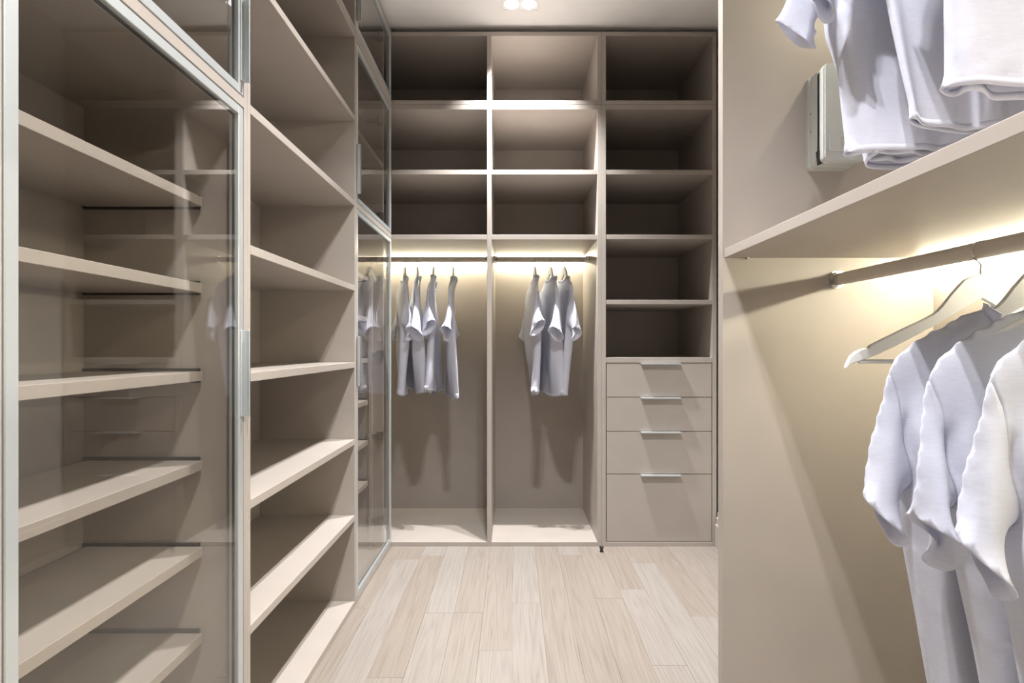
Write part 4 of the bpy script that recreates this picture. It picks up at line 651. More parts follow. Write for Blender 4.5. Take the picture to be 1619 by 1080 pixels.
     0,0,1,1,-2,-3,-7,7,0,0,0,0,0,0,0,0,0,0,0,0,1,0,0,0,0,0,0,0,1,0,0,0,0,0,1,0,0,0,0,0,1,0,0,0,0,0,2,2,-5,-3,0,0,0,0,0,0,0,0,0,0,0,0,0,0,1,0,0,0,0,0,1,0,0,0,0,1,0,0,0,0,1,0,0,0,0,1,0,0,1,2,-4,1,-6,0,0,0,0,0,0,1,0,0,0,0,0,0,0,1,0,0,0,0,1,0,0,0,1,0,0,0,1,0,0,1,0,0,0,0,1,0,0,0,1,-9,1,-1,1,0,0,0,0,0,1,0,0,0,0,0,1,0,0,0,1,0,0,0,1,0,0,1,0,0,0,1,0,0,1,0,0,0,0,0,-1,1,-8,0,0,0,1,0,0,0,0,1,0,0,0,0,1,0,0,0,1,0,0,0,1,0,0,1,0,0,1,0,0,1,0,0,1,0,0,0,-1,-2,5,-11,0,0,0,1,0,0,0,0,1,0,0,0,1,0,0,0,1,0,0,1,0,0,0,1,0,0,1,0,1,0,0,1,0,0,0,0,0,0,-1,1,-9,0,0,1,0,0,0,0,1,0,0,0,1,0,0,1,0,0,1,0,0,0,1,0,0,1,0,0,1,0,1,0,0,0,1,0,0,0,0,0,1,-10,0,0,0,1,0,0,0,0,1,0,0,1,0,0,0,1,0,0,1,0,0,1,0,0,0,1,0,0,1,0,0,1,0,0,0,0,0,1,2,-5,-6,0,0,1,0,0,0,0,1,0,0,0,1,0,0,0,1,0,0,1,0,0,0,1,0,0,1,0,0,0,1,0,0,0,0,1,0,0,0,1,2,-6,1,-6,1,0,0,0,0,0,1,0,0,0,0,1,0,0,0,1,0,0,0,1,0,0,0,1,0,0,1,0,0,0,1,0,0,0,0,0,0,0,0,1,0,-4,-3,0,0,0,0,0,1,0,0,0,0,0,1,0,0,0,0,1,0,0,0,1,0,0,0,1,0,0,0,1,0,0,0,0,0,0,0,0,0,0,0,0,0,-1,-2,-2,3,-9,6,1,-1,1,0,0,0,0,0,0,1,0,0,0,0,1,0,0,0,0,1,0,0,0,0,1,0,0,0,0,1,0,0,0,0,0,0,0,0,-1,0,0,-2,-3,-3,-12,4,-9,-6,28,0,0,0,0,0,0,0,0,1,0,0,0,0,0,1,0,0,0,0,0,1,0,0,0,0,1,0,0,0,0,1,0,0,0,0,0,-1,0,0,0,-1,-3,-5,-7,-4,17,0,0,0,0,0,0,0,0,1,0,0,0,0,0,0,1,0,0,0,0,0,1,0,0,0,0,1,0,0,0,0,0,0,0,0,0,0,0,0,0,-2,-4,-6,-14,5,18,0,0,0,0,0,0,0,0,1,0,0,0,0,0,0,1,0,0,0,0,0,0,1,0,0,0,0,1,0,0,0,0,0,0,0,0,0,0,0,-1,-2,-5,-22,4,23,0,0,0,0,0,0,0,0,0,1,0,0,0,0,0,0,1,0,0,0,0,0,0,1,0,0,0,0,0,1,0,0,0,0,0,0,-1,0,0,-1,-4,-7,-17,27,0,0,0,0,0,0,0,0,0,0,1,0,0,0,0,0,0,1,0,0,0,0,0,0,1,0,0,0,0,1,0,0,0,0,0,-1,0,0,-1,-3,-5,-25,5,27,0,0,0,0,0,0,0,0,0,1,0,0,0,0,0,0,1,0,0,0,0,0,1,0,0,0,1,0,0,1,0,0,-1,1,-1,-1,-1,-1,-2,-5,-7,-19,32,2,-1,0,0,1,0,0,0,0,0,0,0,1,0,0,0,0,1,0,0,0,1,0,0,0,1,0,1,0,1,0,0,0,-2,-1,-2,-2,-3,-4,-6,-27,6,35,1,1,-1,0,0,0,0,0,1,0,0,0,0,0,1,0,0,0,1,0,0,1,0,1,0,1,0,1,0,1,0,0,0,-3,-3,-4,-5,-5,-6,-8,-18,46,-3,3,-1,0,0,0,0,0,0,0,0,1,0,0,0,1,0,1,0,0,1,0,1,1,1,0,1,0,0,0,0,-1,0,-5,-4,-5,-8,-8,-9,-24,8,54,-24,15,2,-1,0,0,1,0,0,0,0,1,0,0,1,0,0,1,0,0,1,0,1,1,3,-1,1,0,-1,-1,-1,-2,0,-5,-5,-7,-11,-11,-16,-4,64,-6,-1,0,-2,-1,-1,-2,-1,-4,-5,-8,-12,-15,-4,75,-16,-6,2,-4,3,-3,-1,-1,-2,-1,-2,-2,-1,-2,-3,-5,-19,-4,-5,49,7,-8,-4,1,-5,0,0,-1,-1,-2,-2,-1,-2,-2,-2,-4,-13,-3,42,-7,-7,-6,1,0,-1,-2,-1,-2,-3,-1,-10,-2,-1,25,-8,-3,-3,0,-1,-1,-1,-4,-6,-1,19,-7,-6,-5,1,1,-8,0,0,10,-9,-6,-1,0,2,-16,8,2,7,-8,17,1,-5,0,-1,21,2,-4,-5,1,-1,-1,-2,-2,-4,26,0,-5,2,-1,-1,-2,-2,-3,-3,-2,29,0,-2,-3,-1,0,0,-1,-1,-2,-2,-2,-3,-2,-3,-5,36,-5,-2,0,-1,-1,-2,-2,-2,-2,-2,-3,-4,-4,29,-2,-1,-1,-2,-1,-2,-2,-4,-4,-6,-8,38,-1,0,-1,-2,-1,-1,0,-6,-4,-6,-6,-5,40,-5,-3,2,0,-1,0,0,0,0,0,0,0,0,0,0,0,0,0,0,0,-1,1,0,0,0,1,0,0,-1,0,-1,0,-1,0,-5,-3,-4,-5,-4,-3,22,2,0,0,0,0,0,0,0,0,0,0,0,-1,0,0,0,0,0,0,0,0,1,0,0,0,0,0,0,1,-1,0,0,-1,-2,-2,-2,-3,-3,-2,-2,11,1,0,0,0,0,0,0,0,0,0,0,0,0,0,0,0,0,0,0,0,1,0,0,0,0,0,1,0,1,0,0,0,0,-1,-1,-1,-1,-2,-1,0,-1,0,0,0,0,0,0,0,0,0,0,0,0,0,1,0,0,0,0,1,0,0,1,0,0,1,0,1,0,1,0,0,1,0,0,0,-1,-1,-1,-1,0,0,-6,0,-1,0,0,1,0,0,0,0,0,0,0,1,0,0,0,1,0,0,1,0,1,0,0,1,1,0,1,0,1,
     0,1,0,0,0,0,-1,-1,-1,0,1,-9,0,0,0,0,0,0,0,0,1,0,0,0,0,1,0,0,0,1,0,0,1,0,1,0,1,0,1,0,1,1,0,0,1,0,0,0,-1,-1,-1,0,-1,1,-9,1,0,0,0,0,0,0,1,0,0,0,0,1,0,0,0,0,1,0,0,0,1,0,1,0,1,0,1,0,1,0,1,0,0,0,0,-1,0,-2,-1,-1,2,-7,0,0,0,0,1,0,0,0,0,0,0,0,0,1,0,0,0,0,0,1,0,0,1,0,0,1,0,1,0,1,0,1,0,0,0,0,-1,0,-2,-2,-2,-1,1,-2,0,0,0,0,0,0,0,0,0,0,0,1,0,0,0,0,0,1,0,0,0,1,0,0,1,0,0,1,0,1,0,0,0,1,0,0,-1,-1,-1,-3,-3,-3,-1,-1,5,1,-1,0,0,0,0,1,0,0,0,0,0,0,0,0,1,0,0,0,0,1,0,0,1,0,0,1,0,0,1,0,0,0,0,0,0,0,-1,-2,-3,-4,-3,-1,1,6,0,0,0,0,0,0,0,0,0,0,0,1,0,0,0,0,0,1,0,0,0,1,0,0,0,1,0,0,1,0,0,0,0,0,0,0,0,-1,-1,-3,-4,-4,-2,1,-10,-3,21,0,0,0,0,0,0,0,0,0,0,0,1,0,0,0,0,0,0,1,0,0,0,0,1,0,0,0,1,0,0,0,0,0,0,1,-1,0,0,-2,-3,-3,-4,-2,-1,-3,13,0,0,0,0,0,0,0,0,0,0,0,1,0,0,0,0,0,0,0,1,0,0,0,0,0,1,0,0,0,0,1,0,0,0,0,0,0,-1,-1,-2,-4,-2,-2,-2,-3,12,0,0,0,0,0,0,0,0,0,0,0,1,0,0,0,0,0,0,0,0,1,0,0,0,0,0,0,1,0,0,0,0,0,0,0,0,0,0,-1,-2,-3,-2,0,-9,3,10,0,0,0,0,0,0,0,0,0,0,0,0,1,0,0,0,0,0,0,0,0,0,1,0,0,0,0,0,0,0,0,0,1,0,0,0,-1,0,-1,-1,-2,-2,0,-9,12,0,0,0,0,0,0,0,0,0,0,0,0,1,0,0,0,0,0,0,0,0,0,0,0,1,0,0,0,0,0,0,0,0,0,0,0,0,0,-1,-1,-2,-1,0,-8,10,0,0,0,0,0,0,0,0,0,0,0,1,0,0,0,0,0,0,0,0,0,0,0,0,0,0,0,1,0,0,0,0,0,0,0,0,0,-1,0,-1,-1,-1,0,-6,8,0,0,0,0,0,0,0,0,0,0,0,0,0,0,0,0,0,0,0,0,0,0,0,0,0,0,0,0,0,0,0,0,0,0,0,0,0,0,0,-1,-1,-1,1,-8,10,0,0,0,0,0,-1,0,0,0,0,0,0,0,0,0,0,0,0,0,0,0,0,0,0,0,0,0,0,0,0,0,0,0,0,0,0,0,0,-1,0,-1,0,1,-9,11,0,0,0,0,0,-1,0,0,0,0,0,0,0,0,0,0,0,-1,0,1,-1,0,0,0,0,0,0,0,0,0,0,0,0,0,0,0,-1,0,0,0,-1,0,1,-7,11,0,0,-1,0,0,-1,0,0,0,0,0,0,0,-1,0,0,0,0,0,0,0,0,-1,0,0,0,0,0,0,0,0,-1,0,0,0,0,0,0,0,-1,-1,0,-1,-1,-2,2,9,0,0,0,-1,0,0,-1,0,0,0,-1,0,0,0,0,0,0,0,0,-1,0,0,0,-1,0,0,0,0,0,-1,0,0,0,0,0,0,0,-1,0,0,-1,-1,0,-1,-3,14,0,0,-1,0,-1,0,0,-1,0,0,-1,0,0,0,0,-1,0,0,0,0,0,0,-1,0,-1,0,0,0,0,-1,0,0,0,0,0,-1,0,0,0,-1,0,-1,0,1,-10,21,0,-1,0,-1,0,-1,0,0,0,-1,-1,0,0,-1,0,0,0,0,0,0,0,-1,0,-1,0,0,-1,0,0,-1,0,0,0,0,-1,0,0,0,-1,0,-1,1,1,3,-16,26,-1,-1,0,-1,0,-1,0,0,-1,-1,0,-1,0,-1,0,0,0,0,0,0,-1,0,0,-1,0,-1,0,0,-1,0,0,-1,0,0,-1,0,0,-1,0,-1,1,1,2,1,12,0,-1,-1,0,-1,0,-1,0,0,-1,-1,-1,-1,-1,0,0,0,-1,0,0,0,0,0,0,-1,0,-1,0,0,-1,0,-1,-1,0,0,-1,0,-1,-1,0,2,3,4,10,0,-1,0,-1,0,-1,0,0,-1,0,-1,-1,-1,-1,-1,-1,0,-1,0,0,0,0,0,0,0,-1,0,0,-1,0,-1,0,-1,-1,0,-1,-1,-1,-1,1,3,5,13,0,-1,0,-1,0,-1,0,-1,0,0,0,-1,0,-1,-2,-1,-1,-1,-1,0,-1,0,0,0,0,0,0,0,-1,0,-1,0,-1,-1,0,-1,-2,-1,-1,1,4,6,13,0,-1,0,-1,0,0,-1,0,-1,0,0,0,0,-1,0,-1,-2,-1,-2,-1,-1,-1,-1,0,0,0,0,0,0,0,0,-1,0,-1,-1,-1,-2,-2,0,1,6,17,1,-1,0,0,-1,0,0,-1,0,0,-1,0,0,0,0,0,-1,0,-2,-2,-2,-2,-2,-1,-1,0,1,0,0,0,0,0,0,-1,-1,-2,-1,-3,0,1,5,19,1,-1,0,0,0,0,-1,0,0,0,-1,0,0,0,0,0,0,0,0,-1,-2,-2,-3,-3,-1,-1,0,0,0,-1,0,0,0,-1,0,-2,-2,-3,-1,3,24,1,0,-1,0,0,0,0,0,0,0,0,0,0,-1,0,0,0,1,0,0,0,-2,-2,-2,-2,-2,-1,-1,-1,-1,-1,-1,0,-1,-1,-2,-3,-3,-2,0,33,-3,2,-1,0,0,0,0,0,0,0,1,0,0,0,0,0,0,0,0,1,1,0,-1,-1,-1,-4,-3,-2,-2,-2,-3,-1,-1,-1,-1,-3,-4,-5,-3,44,-8,-5,-4,-2,-4,-3,-1,-1,-1,-1,-3,-6,-7,35,-6,-4,-3,-2,-2,-1,-1,0,-2,-3,-9,35,-4,-2,-4,-4,-3,-2,-2,-1,-1,0,-1,0,27,-13,-1,-4,0,-1,-2,-2,-2,-2,-1,-1,0,0,-2,15,-6,-6,
     -2,2,-1,0,-1,-1,-1,-1,0,6,-5,-2,-2,0,0,-1,-1,-2,10,-4,-4,-6,0,0,6,-8,-8,2,],
    [176,-17,7,38,-27,8,-40,-4,-6,7,2,13,8,-32,4,-9,8,-12,0,0,0,-1,-1,23,-18,6,5,7,-20,-3,-3,-3,-3,-3,-2,-2,-4,8,6,28,-5,-17,24,-28,-1,-1,-3,-4,-4,-4,-4,-2,-3,-3,-2,14,-15,5,31,-24,-11,-3,15,3,4,1,-3,-5,-5,-4,-3,-3,-3,-3,-5,0,5,-6,11,-6,9,17,-2,-5,-6,-5,-5,-4,-2,-4,-4,-6,-5,8,-13,4,54,-4,-2,-7,-7,-8,-7,-5,-3,-5,-3,-4,-7,-11,4,3,52,-6,-1,0,1,10,-11,12,-14,14,-15,14,-15,15,-15,15,-16,16,-17,17,-18,18,-19,19,-20,20,-21,21,-22,22,-23,23,-23,23,-24,25,-25,25,-26,26,-26,29,-30,29,-29,29,-29,30,-26,31,-24,7,-1,-4,-7,-9,-9,-7,-5,0,-2,-2,-5,-8,-12,4,10,52,1,0,-2,-2,-1,-1,-1,-2,-1,-1,-2,-1,-1,-2,-1,-1,-1,-1,-1,-1,-2,-1,-2,1,2,2,-1,-3,-4,-6,-8,-5,-3,2,1,0,-2,-5,-9,-10,3,9,59,-1,-1,-2,-1,-1,-1,-1,-2,-1,-1,-2,-1,-2,-1,-1,-2,-1,-2,-1,-1,-2,-2,-3,-2,-2,-2,-3,-3,-3,-4,-4,-2,-1,5,1,1,0,-3,-6,-11,-4,69,-1,-1,-1,-1,-1,-1,-1,-1,-1,-1,-2,-1,-1,-1,-2,-1,-2,-1,-2,-1,-2,-2,-3,-2,-3,-4,-3,-3,-3,-4,-3,0,1,3,2,1,0,-2,-4,-8,-10,1,6,61,-2,0,-1,-1,-1,-1,-1,-1,0,-1,-1,-2,-1,-1,-1,-1,-2,-1,-1,-2,-2,-2,-2,-2,-3,-2,-3,-3,-4,-3,-3,0,0,2,1,0,1,-1,-4,-6,-10,-5,69,-1,-1,-1,0,-1,-1,-1,-1,-1,-1,-1,-1,-1,-1,-1,-1,-1,-2,-1,-1,-2,-1,-2,-2,-2,-3,-2,-3,-3,-4,-2,-1,0,0,1,0,0,-1,-2,-5,-7,-8,1,5,61,-1,-1,-1,-1,-1,-1,-1,-1,-1,-1,0,-1,-1,-1,-2,-1,-1,-1,-1,-2,-1,-1,-2,-2,-2,-2,-2,-3,-3,-3,-3,0,0,0,0,0,-1,-1,-2,-3,-6,-8,-4,68,-1,-1,-1,0,-1,-1,-1,-2,-1,-1,-1,-1,-1,-1,-1,-1,-1,-1,-1,-2,-1,-1,-2,-2,-1,-2,-2,-3,-3,-3,-2,-1,0,0,0,0,-1,-1,-1,-3,-4,-6,-7,0,5,61,-1,-1,-1,-1,-1,-1,-1,-1,-1,-1,-1,-2,-1,-1,-1,-1,-1,-1,-1,-2,-1,-1,-2,-1,-2,-2,-2,-2,-2,-3,-2,-1,0,0,0,-1,0,-1,-2,-2,-3,-5,-5,-2,-1,5,59,-1,-2,-1,-1,-1,-1,-1,-1,-2,-1,-1,-1,-1,-1,-1,-1,-1,-1,-2,-1,-1,-1,-2,-1,-1,-2,-2,-2,-2,-2,-2,-1,0,0,0,-1,0,-1,-2,-2,-3,-4,-5,-5,-3,64,-1,-1,-1,-1,-1,-1,-2,-1,-1,-1,-1,-1,-1,-1,-1,-1,-1,-1,-1,-1,-1,-1,-2,-1,-1,-1,-2,-2,-1,-3,-1,-1,0,0,0,-1,0,-1,-2,-2,-2,-4,-7,-15,-3,0,18,52,-1,-1,-1,-1,-1,-1,-1,-1,-1,-1,-1,-1,-1,-1,0,-1,-1,-1,-1,-1,-1,-1,-1,-1,-1,-1,-1,-2,-1,-2,-1,-1,0,0,0,-1,0,-1,-1,-1,-2,-12,-3,-2,49,-1,-1,-1,0,-1,-1,-1,0,-1,-1,-1,0,-1,-1,0,-1,-1,0,-1,-1,-1,0,-1,-1,-1,-1,-1,-1,-1,-1,-1,-1,0,0,0,-1,0,-1,0,0,-6,-2,27,0,0,0,-1,0,-1,0,-1,-1,0,-1,0,-1,0,0,-1,0,-1,0,-1,0,-1,0,-1,-1,0,-1,-1,-1,-1,0,-1,0,0,0,0,-1,0,1,-3,-7,18,0,0,1,-1,0,0,0,0,0,0,0,-1,0,0,0,-1,0,0,0,-1,0,0,-1,0,0,-1,0,-1,0,-1,-1,0,0,0,0,0,-1,0,0,0,0,-1,1,0,1,0,1,0,0,1,0,0,0,1,0,0,0,0,0,0,0,-1,0,0,0,0,0,-1,0,0,0,-1,0,0,0,0,0,0,-1,0,0,-5,-1,1,0,1,0,1,0,1,0,1,0,1,0,0,0,1,0,0,0,0,0,0,0,0,0,0,0,0,0,0,0,0,0,0,0,0,0,0,0,-1,-8,1,1,1,0,0,1,0,0,1,0,0,1,0,0,0,1,0,0,0,0,0,0,0,0,1,0,0,0,1,0,0,0,0,0,0,0,0,0,1,0,-14,2,0,1,0,0,1,0,1,0,0,1,0,1,0,0,1,0,0,0,1,0,0,0,1,0,0,1,0,1,1,0,0,0,0,0,0,1,0,-1,0,-19,0,1,0,1,0,1,1,0,1,1,0,1,0,1,1,0,1,0,1,1,0,1,0,1,0,1,1,0,1,1,1,0,0,0,0,1,0,0,-2,3,-27,0,1,1,0,1,1,1,0,1,1,0,1,1,1,1,0,1,1,1,0,1,1,1,1,0,1,1,1,2,1,1,0,0,0,0,1,0,0,0,-1,6,2,-39,1,1,1,1,1,0,1,1,1,1,0,1,1,1,1,1,1,1,1,1,1,0,2,1,1,1,1,1,2,1,2,0,0,0,1,0,0,1,0,1,1,9,-7,-43,1,1,1,1,1,1,1,1,1,1,1,1,1,1,1,1,1,1,1,2,1,1,1,1,2,1,2,1,2,2,2,0,0,0,1,0,0,1,1,1,2,2,3,3,5,-6,-58,1,1,2,1,1,1,1,2,1,
     1,1,1,2,1,2,1,1,2,1,1,2,1,2,1,2,2,1,2,2,3,2,0,0,0,1,0,1,0,2,1,2,2,-1,-3,-8,19,-26,21,-65,1,2,1,2,1,2,1,2,1,2,1,2,1,2,2,1,2,2,1,2,2,2,1,2,2,2,2,2,3,2,3,0,0,0,1,0,1,0,2,2,2,0,-1,-6,-8,-56,1,2,2,2,2,1,2,2,1,2,2,2,2,1,2,2,2,2,2,2,3,2,2,2,2,2,3,2,3,3,3,1,0,-1,0,1,0,1,2,2,2,0,-2,-10,-6,-59,1,2,1,2,2,2,2,2,2,2,1,2,2,2,3,2,2,2,2,3,2,2,3,2,3,2,3,3,3,4,2,1,0,0,0,0,1,1,2,2,1,0,-8,-7,-66,1,2,2,1,2,2,2,2,2,2,2,2,2,2,2,2,3,2,2,2,3,2,3,2,3,2,3,3,4,4,3,1,0,-1,0,1,1,2,3,2,0,-1,-11,-73,2,1,2,2,2,1,2,2,2,2,2,2,2,2,2,2,2,2,2,2,3,2,2,2,3,2,3,4,3,5,3,1,1,-1,1,2,2,3,3,2,0,-10,-5,-79,5,1,2,2,2,1,2,2,2,2,2,2,2,2,2,1,2,2,2,1,2,2,2,2,2,3,3,4,4,5,3,2,2,-1,1,3,3,4,4,2,-1,-12,-97,5,3,2,2,2,2,2,2,2,1,2,2,2,2,2,2,1,2,2,3,2,2,3,2,2,3,3,4,5,5,4,3,2,0,2,4,5,5,5,2,-14,-2,-111,-1,2,4,2,3,3,2,3,2,3,2,3,2,3,2,2,3,2,3,3,3,2,2,1,2,2,4,3,5,5,5,4,2,4,3,5,6,6,4,1,-14,-119,-1,0,4,3,3,3,4,3,3,3,2,3,3,2,3,2,2,2,2,-2,3,1,1,-1,0,3,5,5,5,6,6,5,5,6,4,5,6,5,5,-14,3,-120,9,-8,0,1,2,1,1,2,1,1,1,1,0,1,0,0,0,0,1,-1,1,1,0,-1,5,21,8,7,7,7,8,7,7,3,3,2,4,5,-12,8,-59,-5,7,7,6,7,5,5,3,1,0,0,1,-2,11,-41,-11,-3,7,-6,15,-16,5,5,6,6,4,4,2,0,-2,-3,-10,10,11,-53,-10,-4,27,-12,7,3,3,4,5,4,4,2,0,-1,-3,-4,-8,9,-37,2,3,15,2,4,3,1,0,-1,-3,-4,-18,9,9,-12,-2,9,3,-1,-3,-4,-6,-4,-12,9,11,-4,-4,4,-10,-10,-22,10,10,14,-14,-14,-22,10,8,-28,4,399,5,-29,19,-17,-16,-8,-10,-20,-17,12,32,-21,3,-1,-5,-5,-5,-24,-5,1,11,6,3,2,-1,-3,-4,-7,-16,3,-3,3,-4,5,5,2,1,0,1,-1,-2,-5,-5,-4,9,-8,2,5,-2,-3,-2,-1,-1,-1,-2,-3,-3,-6,16,-8,-5,-3,-3,-1,-1,-1,-1,-4,-6,-4,29,-11,-7,-7,-5,-3,0,2,0,-2,-5,-6,-7,63,-15,2,3,-1,-1,0,-1,0,-1,0,-1,0,0,-1,-1,-1,0,-2,-1,-1,0,-2,-1,-1,1,1,-6,-6,-6,-6,-7,-5,-1,0,3,-1,-4,-5,-7,-5,48,3,1,-1,0,-1,0,-1,0,0,0,0,0,-1,0,0,-1,0,-1,-1,-3,-1,-1,-2,-1,0,-3,-3,-4,-5,-5,-5,-2,-1,1,-1,-2,-5,-5,-4,-2,37,-1,-1,0,0,0,0,-1,0,0,0,0,0,0,0,0,0,0,0,0,-1,0,0,-1,-1,-1,-1,-2,-3,-3,-4,-4,-2,-1,0,-1,-2,-3,-3,-4,-3,25,-3,0,0,0,-1,0,0,0,-1,0,0,-1,0,0,0,0,0,0,0,1,0,0,0,0,0,-1,-1,-2,-2,-3,-3,-1,-1,1,0,0,-2,-2,-3,-3,0,16,-1,0,-1,0,-1,0,0,-1,0,0,-1,0,-1,0,-1,0,0,-1,0,1,-1,0,0,0,-1,0,-1,-1,-2,-2,-2,0,1,3,1,1,-1,-1,-2,-3,-1,13,0,0,-1,0,-1,0,-1,0,0,-1,0,-1,0,0,-1,0,0,-1,0,-1,0,-1,0,-1,0,-1,-1,-1,-1,-2,-1,0,2,3,2,1,1,-1,-1,-2,-2,0,11,0,0,-1,0,-1,0,-1,0,0,-1,0,0,-1,0,0,0,-1,0,0,-1,0,-1,0,-1,0,-1,-1,-1,-1,-2,-1,1,2,2,2,1,1,0,-1,-1,-2,-1,9,0,-1,0,-1,0,0,-1,0,0,0,-1,0,0,0,0,-1,0,0,0,-1,0,0,0,-1,0,-1,0,-1,-1,-2,-1,1,1,2,1,1,1,1,0,-1,-1,0,0,3,0,-1,0,0,-1,0,0,0,0,-1,0,0,0,0,0,0,0,0,-1,0,0,0,0,0,0,-1,0,-1,-1,-1,-1,0,2,1,1,2,1,0,0,1,0,0,0,2,-6,0,0,0,0,0,0,0,-1,0,0,0,0,0,0,0,0,0,0,0,0,0,0,0,0,0,0,-1,0,-1,-1,-1,1,1,2,1,1,1,1,0,1,0,1,0,0,-13,1,0,0,1,0,0,0,0,0,1,0,0,0,0,1,0,0,0,1,0,0,0,0,0,0,0,0,-1,0,-1,0,1,1,1,2,1,1,1,1,0,1,1,1,2,-2,-5,-19,0,1,0,1,1,0,1,1,0,1,0,1,1,0,1,0,1,0,1,0,0,1,0,0,0,0,0,0,0,0,0,1,1,1,1,2,1,1,1,1,1,0,2,1,0,-36,1,1,1,1,1,1,1,1,1,1,1,1,1,1,0,1,1,1,0,1,0,1,1,0,0,1,0,0,0,0,1,1,1,1,1,2,1,1,1,1,1,1,2,0,-4,-42,2,2,1,1,2,1,1,2,1,1,2,1,1,1,1,1,1,1,1,1,1,0,1,1,0,1,1,0,1,0,0,1,2,1,1,2,1,1,1,1,2,1,3,5,-16,-44,1,2,2,1,2,2,2,1,2,1,2,1,2,1,1,1,2,1,1,1,1,1,
